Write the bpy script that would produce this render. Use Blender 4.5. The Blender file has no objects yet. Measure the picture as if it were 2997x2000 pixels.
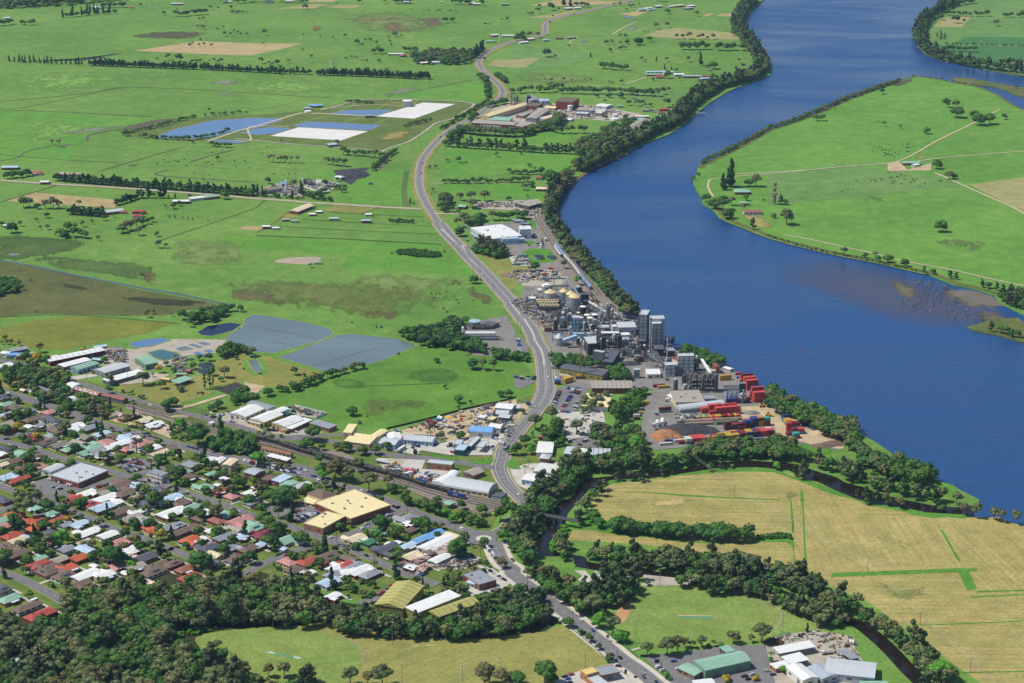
import bpy,math,random
import numpy as np
from mathutils import Vector
from mathutils.geometry import tessellate_polygon
R=math.radians
rnd=random.Random(7)
scene=bpy.context.scene
C=scene.collection
# ---------------------------------------------------------------- camera, sky, sun, exposure
CAMH,LENS=650.0,70.0
PITCH=math.atan(1855/5827.5)
cam=bpy.data.objects.new("camera",bpy.data.cameras.new("camera"));C.objects.link(cam)
cam.data.lens=LENS;cam.data.sensor_width=36;cam.data.clip_start=5;cam.data.clip_end=40000
cam.location=(0,0,CAMH);cam.rotation_euler=(R(90)-PITCH,0,0)
scene.camera=cam
SUN_EL,SUN_AZ=57.0,-89.0     # sun stands to the left of the view
world=bpy.data.worlds.new("World");scene.world=world;world.use_nodes=True
wn=world.node_tree.nodes;wl=world.node_tree.links
bg=wn["Background"];sky=wn.new("ShaderNodeTexSky");sky.sky_type='NISHITA';sky.sun_disc=False
sky.sun_elevation=R(SUN_EL);sky.sun_rotation=R(SUN_AZ);sky.air_density=1.0;sky.dust_density=0.35;sky.ozone_density=2.2
bg.inputs[1].default_value=0.105
wl.new(sky.outputs[0],bg.inputs[0])
sl=bpy.data.lights.new("sun",'SUN');sl.energy=4.7;sl.angle=R(0.5);sl.color=(1.0,0.955,0.88)
so=bpy.data.objects.new("sun",sl);C.objects.link(so)
sd=Vector((math.sin(R(SUN_AZ))*math.cos(R(SUN_EL)),math.cos(R(SUN_AZ))*math.cos(R(SUN_EL)),math.sin(R(SUN_EL))))
so.rotation_euler=sd.to_track_quat('Z','Y').to_euler();so.location=(-2000,2000,3000)
scene.view_settings.view_transform='Standard';scene.view_settings.look='None'
scene.view_settings.exposure=0.0;scene.view_settings.gamma=1
scene.view_settings.use_curve_mapping=False
scene.cycles.max_bounces=5;scene.cycles.diffuse_bounces=2;scene.cycles.glossy_bounces=2
scene.cycles.transparent_max_bounces=8;scene.cycles.volume_bounces=0
# ---------------------------------------------------------------- pixel -> place
TILES={'G':(0,0,0.78412),'P':(0,0,1.0),
 'A0':(0,0,3.1333),'A1':(750,0,3.1333),'A2':(1500,0,3.1333),'A3':(2247,0,3.1333),
 'B0':(0,500,3.1333),'B1':(750,500,3.1333),'B2':(1500,500,3.1333),'B3':(2247,500,3.1333),
 'C0':(0,1000,4.7),'C1':(500,1000,4.7),'C2':(1000,1000,4.7),'C3':(1500,1000,4.7),'C4':(2000,1000,4.7),
 'D0':(0,1333,4.694),'D1':(500,1333,4.694),'D2':(1000,1333,4.694),'D3':(1500,1333,4.694),'D4':(2000,1333,4.694),'D5':(2497,1333,4.694),
 'E0':(0,1667,4.7),'E1':(500,1667,4.7),'E2':(1000,1667,4.7),'E3':(1500,1667,4.7),'E4':(2000,1667,4.7),'E5':(2497,1667,4.7),
 'F1':(1500,780,6.714),'F2':(1700,880,3.837),'F3':(1900,1000,3.837),'F4':(1300,240,2.2383),'F5':(1350,600,3.355)}
FPX=2997*LENS/36.0
cp,sp=math.cos(PITCH),math.sin(PITCH)
def full(t,x,y):
    a,b,s=TILES[t];return (a+x/s,b+y/s)
def W(px,py,z=0.0):
    u=(px-1498.5)/FPX;v=(py-1000)/FPX
    dy=cp-v*sp;dz=-sp-v*cp
    t=(z-CAMH)/dz
    return (u*t,dy*t)
def proj(x,y,z=0.0):
    f=y*cp-(z-CAMH)*sp;up=y*sp+(z-CAMH)*cp
    return (1498.5+FPX*x/f,1000-FPX*up/f)
def mpp(px,py):          # photo pixels per metre on the ground there
    x,y=W(px,py);return FPX/(y*cp+CAMH*sp)
def pts(s,z=0.0):
    """'A0 10,20 30,40 B1 5,5' -> list of ground points"""
    t='P';out=[]
    for w in s.split():
        if ',' in w:
            a=w.split(',');out.append(W(*full(t,float(a[0]),float(a[1])),z))
        elif w[0]=='Z':z=float(w[1:])
        else:t=w
    return out
def nums(s,n):
    """'C0 1,2,r 3,4,b' -> [(fullx, fully, rest...)]"""
    t='P';out=[]
    for w in s.split():
        if ',' in w:
            a=w.split(',');out.append(full(t,float(a[0]),float(a[1]))+tuple(a[2:])+(TILES[t][2],))
        else:t=w
    return out
# ---------------------------------------------------------------- materials
MATS={}
HAZE=2.1e-5
GK=0.8      # sunlit picture colours -> base colours
def srgb(h):
    v=[int(h[i:i+2],16)/255 for i in (0,2,4)]
    return tuple(((c+0.055)/1.055)**2.4 if c>0.04045 else c/12.92 for c in v)
def new_mat(name):
    m=bpy.data.materials.new(name);m.use_nodes=True
    n=m.node_tree.nodes;p=n["Principled BSDF"]
    return m,n,m.node_tree.links,p
def M(name,col,rough=0.75,var=0.18,scale=0.25,metal=0.0,spec=0.3):
    """plain material with wear: brightness wanders over two noise scales"""
    if name in MATS:return MATS[name]
    if isinstance(col,str):col=srgb(col)
    m,n,l,p=new_mat(name)
    g=n.new("ShaderNodeNewGeometry")
    a=n.new("ShaderNodeTexNoise");a.inputs['Scale'].default_value=scale;a.inputs['Detail'].default_value=5
    mr=n.new("ShaderNodeMapRange");mr.inputs[1].default_value=0.3;mr.inputs[2].default_value=0.7
    mr.inputs[3].default_value=1-var;mr.inputs[4].default_value=1+var
    mu=n.new("ShaderNodeVectorMath");mu.operation='SCALE';mu.inputs[0].default_value=col
    l.new(g.outputs['Position'],a.inputs['Vector']);l.new(a.outputs[0],mr.inputs[0])
    l.new(mr.outputs[0],mu.inputs['Scale']);l.new(mu.outputs[0],p.inputs['Base Color'])
    p.inputs['Roughness'].default_value=rough;p.inputs['Metallic'].default_value=metal
    p.inputs['Specular IOR Level'].default_value=spec
    MATS[name]=m;return m
def ground_mat(name,c1,c2,c3=None,s1=0.006,s2=0.05,stripe=None,fine=0.3,amt3=0.65):
    """grass/soil: two greens over a broad noise, third colour in patches, fine tufts, optional mowing lines"""
    if name in MATS:return MATS[name]
    def cal(h):
        c=srgb(h);L=0.3*c[0]+0.6*c[1]+0.1*c[2]
        return tuple(GK*(L*0.12+k*0.88)*f for k,f in zip(c,(1.0,1.0,0.8)))
    c1,c2=cal(c1),cal(c2);c3=cal(c3) if c3 else c2
    m,n,l,p=new_mat(name)
    g=n.new("ShaderNodeNewGeometry")
    def noise(sc,det=4,rough=0.6):
        a=n.new("ShaderNodeTexNoise");a.inputs['Scale'].default_value=sc;a.inputs['Detail'].default_value=det
        a.inputs['Roughness'].default_value=rough;l.new(g.outputs['Position'],a.inputs['Vector']);return a.outputs[0]
    def rng(src,lo,hi,a=0.0,b=1.0):
        r=n.new("ShaderNodeMapRange");r.inputs[1].default_value=lo;r.inputs[2].default_value=hi
        r.inputs[3].default_value=a;r.inputs[4].default_value=b;l.new(src,r.inputs[0]);return r.outputs[0]
    def mix(f,a,b):
        x=n.new("ShaderNodeMix");x.data_type='RGBA'
        l.new(f,x.inputs[0])
        for i,c in ((6,a),(7,b)):
            if isinstance(c,tuple):x.inputs[i].default_value=(*c,1)
            else:l.new(c,x.inputs[i])
        return x.outputs[2]
    col=mix(rng(noise(s1),0.35,0.65),c1,c2)
    col=mix(rng(noise(s2,6,0.7),0.52,0.72,0,amt3),col,c3)
    if stripe:
        ang,per,st=stripe
        mp=n.new("ShaderNodeMapping");mp.vector_type='TEXTURE';mp.inputs['Rotation'].default_value=(0,0,R(-ang));mp.inputs['Scale'].default_value=(per,per*40,1)
        l.new(g.outputs['Position'],mp.inputs['Vector'])
        w=n.new("ShaderNodeTexNoise");w.inputs['Scale'].default_value=1.0;w.inputs['Detail'].default_value=3
        l.new(mp.outputs[0],w.inputs['Vector'])
        col=mix(rng(w.outputs[0],0.35,0.65,0,st),col,c3)
    f0=rng(noise(0.35,4,0.75),0.3,0.7,1-fine,1+fine);f1=rng(noise(0.045,7,0.75),0.32,0.68,0.8,1.2)
    fm=n.new("ShaderNodeMath");fm.operation='MULTIPLY';l.new(f0,fm.inputs[0]);l.new(f1,fm.inputs[1]);f=fm.outputs[0]
    mu=n.new("ShaderNodeVectorMath");mu.operation='SCALE';l.new(col,mu.inputs[0]);l.new(f,mu.inputs['Scale'])
    l.new(mu.outputs[0],p.inputs['Base Color'])
    p.inputs['Roughness'].default_value=0.95;p.inputs['Specular IOR Level'].default_value=0.1
    MATS[name]=m;return m
def patch_mat(name,c1,c2,thr=0.5,scale=0.03):
    """ragged patch of other vegetation: thins out by noise towards its border"""
    if name in MATS:return MATS[name]
    m=ground_mat(name,c1,c2,None,0.02,0.2)
    n,l=m.node_tree.nodes,m.node_tree.links;p=n["Principled BSDF"]
    at=n.new("ShaderNodeAttribute");at.attribute_name="inner"
    g=n.new("ShaderNodeNewGeometry")
    a=n.new("ShaderNodeTexNoise");a.inputs['Scale'].default_value=scale;a.inputs['Detail'].default_value=8;a.inputs['Roughness'].default_value=0.75
    mp=n.new("ShaderNodeMapping");mp.inputs['Scale'].default_value=(1,0.45,1)
    l.new(g.outputs['Position'],mp.inputs[0]);l.new(mp.outputs[0],a.inputs['Vector'])
    ad=n.new("ShaderNodeMath");ad.operation='ADD';l.new(at.outputs['Fac'],ad.inputs[0]);l.new(a.outputs[0],ad.inputs[1])
    r=n.new("ShaderNodeMapRange");r.inputs[1].default_value=thr+0.33;r.inputs[2].default_value=thr+0.5;l.new(ad.outputs[0],r.inputs[0])
    l.new(r.outputs[0],p.inputs['Alpha'])
    return m
def water_mat(name,base,rough=0.12,bump=0.25,scale=0.12,var=0.1):
    if name in MATS:return MATS[name]
    m,n,l,p=new_mat(name)
    g=n.new("ShaderNodeNewGeometry")
    mp=n.new("ShaderNodeMapping");mp.inputs['Scale'].default_value=(0.35,1,1);l.new(g.outputs['Position'],mp.inputs[0])
    a=n.new("ShaderNodeTexNoise");a.inputs['Scale'].default_value=scale;a.inputs['Detail'].default_value=7;a.inputs['Roughness'].default_value=0.65
    l.new(mp.outputs[0],a.inputs['Vector'])
    b=n.new("ShaderNodeBump");b.inputs['Strength'].default_value=bump;b.inputs['Distance'].default_value=1.0
    l.new(a.outputs[0],b.inputs['Height']);l.new(b.outputs[0],p.inputs['Normal'])
    mp2=n.new("ShaderNodeMapping");mp2.inputs['Scale'].default_value=(0.35,1.0,1);mp2.inputs['Rotation'].default_value=(0,0,R(12));l.new(g.outputs['Position'],mp2.inputs[0])
    c=n.new("ShaderNodeTexNoise");c.inputs['Scale'].default_value=0.0045;c.inputs['Detail'].default_value=8;c.inputs['Roughness'].default_value=0.6;c.inputs['Distortion'].default_value=1.2
    l.new(mp2.outputs[0],c.inputs['Vector'])
    r=n.new("ShaderNodeMapRange");r.inputs[1].default_value=0.35;r.inputs[2].default_value=0.65
    r.inputs[3].default_value=rough;r.inputs[4].default_value=rough+var;l.new(c.outputs[0],r.inputs[0]);l.new(r.outputs[0],p.inputs['Roughness'])
    x=n.new("ShaderNodeMix");x.data_type='RGBA';x.inputs[6].default_value=(*[k*0.6 for k in base],1);x.inputs[7].default_value=(*[k*1.5 for k in base],1)  # lighter sheen of wind streaks painted into the base colour, following the roughness noise
    l.new(c.outputs[0],x.inputs[0]);l.new(x.outputs[2],p.inputs['Base Color'])
    p.inputs['IOR'].default_value=1.33
    MATS[name]=m;return m
def foliage(name,ca,cb,cc,attr):
    key=name+attr
    if key in MATS:return MATS[key]
    ca,cb,cc=srgb(ca),srgb(cb),srgb(cc)
    m,n,l,p=new_mat(key)
    if attr=='a':
        t=n.new("ShaderNodeAttribute");t.attribute_name="tint";tint=t.outputs['Fac']
    else:
        t=n.new("ShaderNodeObjectInfo");tint=t.outputs['Random']
    r=n.new("ShaderNodeValToRGB");r.color_ramp.elements[0].color=(*ca,1);r.color_ramp.elements[1].color=(*cc,1)
    e=r.color_ramp.elements.new(0.5);e.color=(*cb,1);l.new(tint,r.inputs[0])
    g=n.new("ShaderNodeNewGeometry");a=n.new("ShaderNodeTexNoise");a.inputs['Scale'].default_value=0.7;a.inputs['Detail'].default_value=3
    l.new(g.outputs['Position'],a.inputs['Vector'])
    mr=n.new("ShaderNodeMapRange");mr.inputs[1].default_value=0.3;mr.inputs[2].default_value=0.7;mr.inputs[3].default_value=0.6;mr.inputs[4].default_value=1.45
    l.new(a.outputs[0],mr.inputs[0])
    mu=n.new("ShaderNodeVectorMath");mu.operation='SCALE';l.new(r.outputs[0],mu.inputs[0]);l.new(mr.outputs[0],mu.inputs['Scale'])
    l.new(mu.outputs[0],p.inputs['Base Color']);p.inputs['Roughness'].default_value=0.75;p.inputs['Specular IOR Level'].default_value=0.105
    MATS[key]=m;return m
# ---------------------------------------------------------------- mesh helpers
def link(o,parent=None):
    C.objects.link(o)
    if parent is not None:o.parent=parent
    return o
def mesh_np(name,v,tri,mats,mi=None,attr=None):
    me=bpy.data.meshes.new(name);v=np.asarray(v,dtype=np.float32);tri=np.asarray(tri,dtype=np.int32)
    me.vertices.add(len(v));me.vertices.foreach_set('co',v.ravel())
    me.loops.add(tri.size);me.loops.foreach_set('vertex_index',tri.ravel())
    me.polygons.add(len(tri));me.polygons.foreach_set('loop_start',np.arange(0,tri.size,3,dtype=np.int32))
    me.polygons.foreach_set('loop_total',np.full(len(tri),3,dtype=np.int32))
    for m in mats:me.materials.append(m)
    if mi is not None:me.polygons.foreach_set('material_index',np.asarray(mi,dtype=np.int32))
    me.update(calc_edges=True)
    for k,a in (attr or {}).items():
        at=me.attributes.new(k,'FLOAT','POINT');at.data.foreach_set('value',np.asarray(a,dtype=np.float32))
    return me
class MB:
    def __init__(s):s.v=[];s.f=[];s.m=[]
    def quadface(s,p,m=0):
        i=len(s.v);s.v+=[tuple(q) for q in p];s.f.append(tuple(range(i,i+len(p))));s.m.append(m)
    def box(s,cx,cy,z0,sx,sy,sz,m=0,ang=0):
        c,n=math.cos(ang),math.sin(ang);i=len(s.v)
        for z in (z0,z0+sz):
            for a,b in ((-1,-1),(1,-1),(1,1),(-1,1)):
                x,y=a*sx/2,b*sy/2;s.v.append((cx+x*c-y*n,cy+x*n+y*c,z))
        for f in ((3,2,1,0),(4,5,6,7),(0,1,5,4),(1,2,6,5),(2,3,7,6),(3,0,4,7)):s.f.append(tuple(i+k for k in f));s.m.append(m)
        return s
    def bar(s,p,q,w,h=None,m=0):
        p,q=Vector(p),Vector(q);d=q-p
        if d.length<1e-4:return s
        d.normalize();h=h or w
        up=Vector((0,0,1)) if abs(d.z)<0.95 else Vector((0,1,0))
        a=d.cross(up).normalized()*w/2;b=a.normalized().cross(d)*h/2;i=len(s.v)
        for c in (p,q):s.v+=[tuple(c-a-b),tuple(c+a-b),tuple(c+a+b),tuple(c-a+b)]
        for f in ((3,2,1,0),(4,5,6,7),(0,1,5,4),(1,2,6,5),(2,3,7,6),(3,0,4,7)):s.f.append(tuple(i+k for k in f));s.m.append(m)
        return s
    def tube(s,p,q,r,r2=None,n=10,m=0,caps=True,mtop=None):
        p,q=Vector(p),Vector(q);d=(q-p).normalized();r2=r if r2 is None else r2
        up=Vector((0,0,1)) if abs(d.z)<0.95 else Vector((1,0,0))
        a=d.cross(up).normalized();b=a.cross(d);i=len(s.v)
        for c,rr in ((p,r),(q,r2)):
            for k in range(n):
                t=2*math.pi*k/n;s.v.append(tuple(c+a*(rr*math.cos(t))+b*(rr*math.sin(t))))
        for k in range(n):
            j=(k+1) % n;s.f.append((i+j,i+k,i+n+k,i+n+j));s.m.append(m)
        if caps:
            s.f.append(tuple(i+k for k in range(n)));s.m.append(m)
            s.f.append(tuple(i+n+k for k in reversed(range(n))));s.m.append(m if mtop is None else mtop)
        return s
    def lathe(s,prof,n=16,cx=0,cy=0,m=0):
        i=len(s.v)
        for r,z in prof:
            for k in range(n):
                t=2*math.pi*k/n;s.v.append((cx+r*math.cos(t),cy+r*math.sin(t),z))
        for a in range(len(prof)-1):
            for k in range(n):
                j=(k+1) % n;s.f.append((i+a*n+k,i+a*n+j,i+(a+1)*n+j,i+(a+1)*n+k));s.m.append(m)
        s.f.append(tuple(i+k for k in reversed(range(n))));s.m.append(m)
        s.f.append(tuple(i+(len(prof)-1)*n+k for k in range(n)));s.m.append(m)
        return s
    def mesh(s,name,mats):
        me=bpy.data.meshes.new(name);me.from_pydata(s.v,[],s.f)
        if not isinstance(mats,(list,tuple)):mats=[mats]
        for x in mats:me.materials.append(x)
        if len(mats)>1:me.polygons.foreach_set('material_index',s.m)
        me.update();return me
    def obj(s,name,mats,parent=None):
        return link(bpy.data.objects.new(name,s.mesh(name,mats)),parent)
THINGS=[]
def props(o,desc,cat,group=None,auto=True):
    o['label']=desc;o['category']=cat
    if group:o['group']=group
    THINGS.append((o,desc,auto));return o
def thing(name,desc,cat,x,y,rot=0.0,group=None,auto=True,z=0.0):
    o=bpy.data.objects.new(name,None);C.objects.link(o);o.empty_display_size=1
    o.location=(x,y,z);o.rotation_euler=(0,0,rot)
    return props(o,desc,cat,group,auto)
def override(o,mats):
    for i,m in enumerate(mats):
        if m is not None and i<len(o.material_slots):
            o.material_slots[i].link='OBJECT';o.material_slots[i].material=m
def copy_tree(src,x,y,rot,desc,group,mats=None,scale=None,auto=True,z=0.0):
    r=src.copy();C.objects.link(r);r.location=(x,y,z);r.rotation_euler=(0,0,rot)
    if scale is not None:r.scale=scale
    if group:r['group']=group
    stack=[(src,r)]
    while stack:
        a,b=stack.pop()
        for ch in a.children:
            c=ch.copy();C.objects.link(c);c.parent=b;stack.append((ch,c))
            if mats and ch.name.split('.')[0] in mats:override(c,[mats[ch.name.split('.')[0]]])
    r['label']=desc;THINGS.append((r,desc,auto));return r
# ---------------------------------------------------------------- sheets and ribbons (the setting)
GX0,GY0,GS=-1500.0,1150.0,2.5
occ=np.zeros((1560,1200),dtype=np.uint8)       # what already stands on the ground: 1 road/yard, 2 building, 4 water
def mark(poly,bit,grow=0.0):
    P_=np.array(poly);x0,y0=P_.min(0)-grow;x1,y1=P_.max(0)+grow
    i0,i1=max(0,int((x0-GX0)/GS)),min(occ.shape[1]-1,int((x1-GX0)/GS)+1)
    j0,j1=max(0,int((y0-GY0)/GS)),min(occ.shape[0]-1,int((y1-GY0)/GS)+1)
    if i1 <= i0 or j1 <= j0:return
    X,Y=np.meshgrid(GX0+(np.arange(i0,i1)+.5)*GS,GY0+(np.arange(j0,j1)+.5)*GS)
    occ[j0:j1,i0:i1][inpoly(X,Y,poly)] |= bit
def inpoly(X,Y,poly):
    ins=np.zeros(np.shape(X),dtype=bool);n=len(poly)
    for k in range(n):
        xa,ya=poly[k];xb,yb=poly[(k+1) % n]
        if ya==yb:continue
        c=((ya>Y) != (yb>Y)) & (X<(xb-xa)*(Y-ya)/(yb-ya)+xa);ins ^= c
    return ins
def at(x,y):
    i,j=int((x-GX0)/GS),int((y-GY0)/GS)
    if 0 <= i<occ.shape[1] and 0 <= j<occ.shape[0]:return int(occ[j,i])
    return 0
def smooth(p,k=4,closed=False):
    n=len(p);out=[]
    idx=range(n) if closed else range(n-1)
    for i in idx:
        if closed:a,b,c,d=p[i-1],p[i],p[(i+1) % n],p[(i+2) % n]
        else:a,b,c,d=p[max(i-1,0)],p[i],p[i+1],p[min(i+2,n-1)]
        for s in range(k):
            t=s/k
            out.append(tuple(0.5*((2*b[q])+(-a[q]+c[q])*t+(2*a[q]-5*b[q]+4*c[q]-d[q])*t*t+(-a[q]+3*b[q]-3*c[q]+d[q])*t**3) for q in (0,1)))
    if not closed:out.append(p[-1])
    return out
LV=[0]
def sheet(name,s,mat,z,bit=0,sm=False,kind='structure',skirt=0.0,subdiv=None):
    p=pts(s) if isinstance(s,str) else s
    if sm:p=smooth(p,4,True)
    if bit:mark(p,bit)
    LV[0]+=1;z=z+(LV[0] % 23)*0.002
    tri=tessellate_polygon([[Vector((a,b,0)) for a,b in p]])
    v=[(a,b,z) for a,b in p];f=[]
    for t in tri:
        a,b,c=(v[k] for k in t)
        f.append(t if (b[0]-a[0])*(c[1]-a[1])-(b[1]-a[1])*(c[0]-a[0])>0 else (t[0],t[2],t[1]))
    n=len(v)
    if skirt:
        cen=np.array(p).mean(0)
        v+=[(a,b,z-skirt) for a,b in p]
        for k in range(n):
            j=(k+1) % n;f.append((k,j,n+j,n+k))
    me=bpy.data.meshes.new(name);me.from_pydata(v,[],f);me.materials.append(mat);me.update()
    o=link(bpy.data.objects.new(name,me));o['kind']=kind;return o
def patch(name,s,mat,z,rings=4):
    """sheet with a vertex value falling from the middle to the border, for ragged natural edges"""
    p=smooth(pts(s) if isinstance(s,str) else s,3,True);c=np.array(p).mean(0);n=len(p)
    LV[0]+=1;z=z+(LV[0] % 23)*0.002
    v=[];at_=[];f=[]
    for r in range(rings+1):
        k=1-r/rings*0.97
        for a in p:v.append((c[0]+(a[0]-c[0])*k,c[1]+(a[1]-c[1])*k,z));at_.append((0,.22,.38,.45,.5)[r] if rings==4 else r/rings*.5)
    for r in range(rings):
        for k in range(n):
            j=(k+1) % n;f.append((r*n+k,r*n+j,(r+1)*n+j));f.append((r*n+k,(r+1)*n+j,(r+1)*n+k))
    me=mesh_np(name,v,f,[mat],None,{'inner':at_});o=link(bpy.data.objects.new(name,me));o['kind']='structure';return o
def offset(p,d):
    out=[]
    for i in range(len(p)):
        a=p[max(i-1,0)];b=p[min(i+1,len(p)-1)];dx,dy=b[0]-a[0],b[1]-a[1];L=math.hypot(dx,dy) or 1
        out.append((p[i][0]-dy/L*d,p[i][1]+dx/L*d))
    return out
def ribbon(name,p,w,mat,z,bit=1,off=0.0,kind='structure',link_it=True):
    ws=w if isinstance(w,(list,tuple)) else None
    if ws:ws=np.interp(np.linspace(0,1,len(p)),np.linspace(0,1,len(ws)),ws)
    a,b=[],[]
    for i,q in enumerate(p):
        h=(ws[i] if ws is not None else w)/2
        pa=offset(p,off+h)[i] if ws is not None else None
    if ws is not None:
        a=[offset(p,off+ws[i]/2)[i] for i in range(len(p))];b=[offset(p,off-ws[i]/2)[i] for i in range(len(p))]
    else:a,b=offset(p,off+w/2),offset(p,off-w/2)
    if bit:
        for i in range(len(p)-1):mark([a[i],a[i+1],b[i+1],b[i]],bit)
    LV[0]+=1;z=z+(LV[0] % 23)*0.002
    v=[(x,y,z) for x,y in a]+[(x,y,z) for x,y in b];n=len(p)
    f=[(i+n,i+n+1,i+1,i) for i in range(n-1)]
    me=bpy.data.meshes.new(name);me.from_pydata(v,[],f);me.materials.append(mat);me.update()
    o=link(bpy.data.objects.new(name,me));o['kind']=kind;return o
def dashes(name,p,on,gap,w,mat,z,off=0.0):
    q=offset(p,off);d=0.0;v=[];f=[];LV[0]+=1;z+=(LV[0] % 23)*0.002
    for i in range(len(q)-1):
        x0,y0=q[i];x1,y1=q[i+1];L=math.hypot(x1-x0,y1-y0)
        if L<1e-3:continue
        ux,uy=(x1-x0)/L,(y1-y0)/L;t=0.0
        while t<L:
            ph=d % (on+gap) if gap else 0
            if gap==0:e=L
            else:e=min(L,t+max(0.02,on-ph if ph<on else on+gap-ph))
            if gap==0 or ph<on:
                k=len(v)
                for s_,c in ((t,1),(e,1),(e,-1),(t,-1)):v.append((x0+ux*s_-uy*c*w/2,y0+uy*s_+ux*c*w/2,z))
                f.append((k+3,k+2,k+1,k))
            d+=e-t;t=e if e>t else L
    me=bpy.data.meshes.new(name);me.from_pydata(v,[],f);me.materials.append(mat);me.update()
    o=link(bpy.data.objects.new(name,me));o['kind']='structure';return o
# ================================================================ THE SETTING
m_river=water_mat('river_water',(0.012,0.054,0.160),0.10,0.5,0.16,0.35)
m_creek=water_mat('creek_water',(0.012,0.009,0.006),0.04,0.12,0.2,0.02)
m_pondg=water_mat('pond_grey',(0.12,0.16,0.165),0.14,0.1,0.3,0.05)
m_pondb=water_mat('pond_blue',(0.08,0.16,0.30),0.12,0.12,0.3,0.05)
m_pondt=water_mat('pond_teal',(0.05,0.12,0.14),0.1,0.1,0.3,0.05)
m_grass=ground_mat('grass','5f8c34','729c40','88a050',0.004,0.03)
m_isle=ground_mat('grass_island','5c9230','6ca03a','86a24c',0.005,0.04)
m_farr=ground_mat('grass_far','5f8c44','70984e','80985a',0.004,0.03)
m_bright=ground_mat('grass_bright','58942a','689e30','7c9038',0.006,0.05)
m_meadow=ground_mat('grass_meadow','558826','669630','74763e',0.012,0.05)
m_lawn=ground_mat('lawn','58762e','748638','9a9456',0.02,0.06)
m_dark=ground_mat('wetland_green','4f7034','5f7c3c','6c7044',0.01,0.06)
m_marsh=ground_mat('marsh','5a6238','6a6e40','4c5034',0.008,0.06)
m_khaki=ground_mat('dry_grass','82883e','9a9250','6c8038',0.015,0.05)
m_crop=ground_mat('crop','6a7c26','7e8a30','8a8030',0.01,0.06,(60,3,.35))
m_hay=ground_mat('mown_hay','b09c62','bca870','90924e',0.008,0.03,(92,4,.75))
m_hay2=ground_mat('mown_hay_rows','b09a60','c0aa72','8e924e',0.008,0.03,(-5,4,.75));m_hay3=ground_mat('mown_hay_slant','b09a60','c0aa72','8e924e',0.008,0.03,(-12,4,.75))
m_field=ground_mat('sports_field','868e48','949650','a09656',0.012,0.05,(48,4,.8))
m_oval=ground_mat('oval_grass','70923e','809e46','8e9c52',0.012,0.05,(91,5,.5))
m_ovalc=ground_mat('oval_grass_cut','74943e','849e48','929a54',0.02,0.05,(80,4,.5))
m_tanf=ground_mat('tan_field','b29c74','bca882','a4905e',0.01,0.05,(10,8,.3))
m_pinkf=ground_mat('dry_pasture','9c9c68','a8a070','8a9458',0.01,0.05)
m_brownf=ground_mat('ploughed','5e5444','6e6450','7a6a50',0.01,0.05,(70,8,.4))
m_greenstrip=ground_mat('lush_strip','4e8c1e','5c9628','447a20',0.02,0.1)
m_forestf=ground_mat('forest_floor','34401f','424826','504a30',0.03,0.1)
m_bank=ground_mat('bank','566a30','70743e','8a7c5c',0.02,0.08)
m_sand=ground_mat('sand_bank','9c8f74','a89a7e','7c7452',0.03,0.12)
m_asph=M('asphalt','716f6e',.9,.1,.15);m_asphd=M('asphalt_dark','6c696a',.9,.1,.12)
m_conc=M('concrete','b4afa4',.85,.12,.12);m_grav=M('gravel','a39a8a',.95,.16,.1)
m_dirt=M('dirt','b09c7c',.95,.2,.08);m_ball=M('ballast','80766a',.95,.16,.2)
m_yard=M('factory_yard','7c7872',.9,.22,.08);m_track=M('farm_track','b8aa8c',.95,.15,.1)
m_white=M('road_paint','d8d6d0',.7,.08,.5);m_liner=M('pond_liner','d4d0c8',.6,.07,.05)
m_mud=M('mud','5a544e',.8,.3,.03);m_foot=M('footpath','bdb5a6',.9,.1,.2)
WEST=("P 2234,0 2198,34 2180,62 2178,88 2203,120 2229,149 2250,176 2260,192 2250,222 2218,234 2154,258 2132,268 2074,303 2027,342 1998,368 1953,396 1883,421 "
 "1835,447 1787,469 1743,486 1717,502 1688,522 1652,553 1640,575 1632,614 1624,640 1628,672 1640,704 1656,738 1684,778 1724,806 1750,832 1768,850 1778,870 1808,896 1826,918 "
 "1846,944 1880,980 1935,1010 1965,1035 2010,1060 2070,1085 2117,1100 2160,1112 2215,1130 2245,1150 2290,1170 2320,1190 2366,1208 2404,1222 2440,1245 2500,1262 2560,1292 2600,1320 2650,1350 2700,1380 "
 "2742,1408 2790,1420 2812,1436 2846,1452 2868,1464 2860,1480 2838,1490 2835,1512 2900,1524 2997,1545 3400,1640 3400,2160 -500,2160 -500,-170 2420,-170 2300,-60")
sheet('river',[(-9000,900),(9000,900),(9000,14000),(-9000,14000)],m_river,-1.3)
sheet('ground',WEST,m_grass,0.0,skirt=3.0)
ISLE=("P 2678,222 2630,236 2582,252 2540,268 2486,287 2407,322 2327,354 2247,380 2186,415 2122,447 2058,479 2042,491 2039,510 2027,522 2030,540 2042,563 2053,577 2057,598 2084,612 2106,637 2138,653 2186,672 2250,697 "
 "2343,722 2451,747 2566,769 2646,788 2719,804 2790,833 2853,846 2911,865 2924,884 2997,922 3300,1010 3500,500 3400,420 3100,350 2997,322 2965,306 2933,284 2901,268 2853,252 2805,244 2742,231")
isl=sheet('ground',ISLE,m_isle,0.0,skirt=3.0)
sheet('ground','P 2786,228 2837,229 2885,238 2997,257 3200,300 3200,330 2997,286 2965,275 2917,256 2853,249 2805,243',m_bank,0.0,skirt=3)
sheet('ground','P 2800,-40 2783,6 2758,26 2710,61 2695,73 2689,112 2684,134 2707,157 2758,178 2869,200 2965,218 2997,224 3400,300 3500,-170 2900,-170',m_farr,0.0,skirt=3)
sheet('ground','B3 1830,1430 1950,1400 2050,1360 2300,1350 2350,1400 2600,1600 2350,1575 2100,1505 1900,1470',m_bank,0.0,skirt=3)
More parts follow.
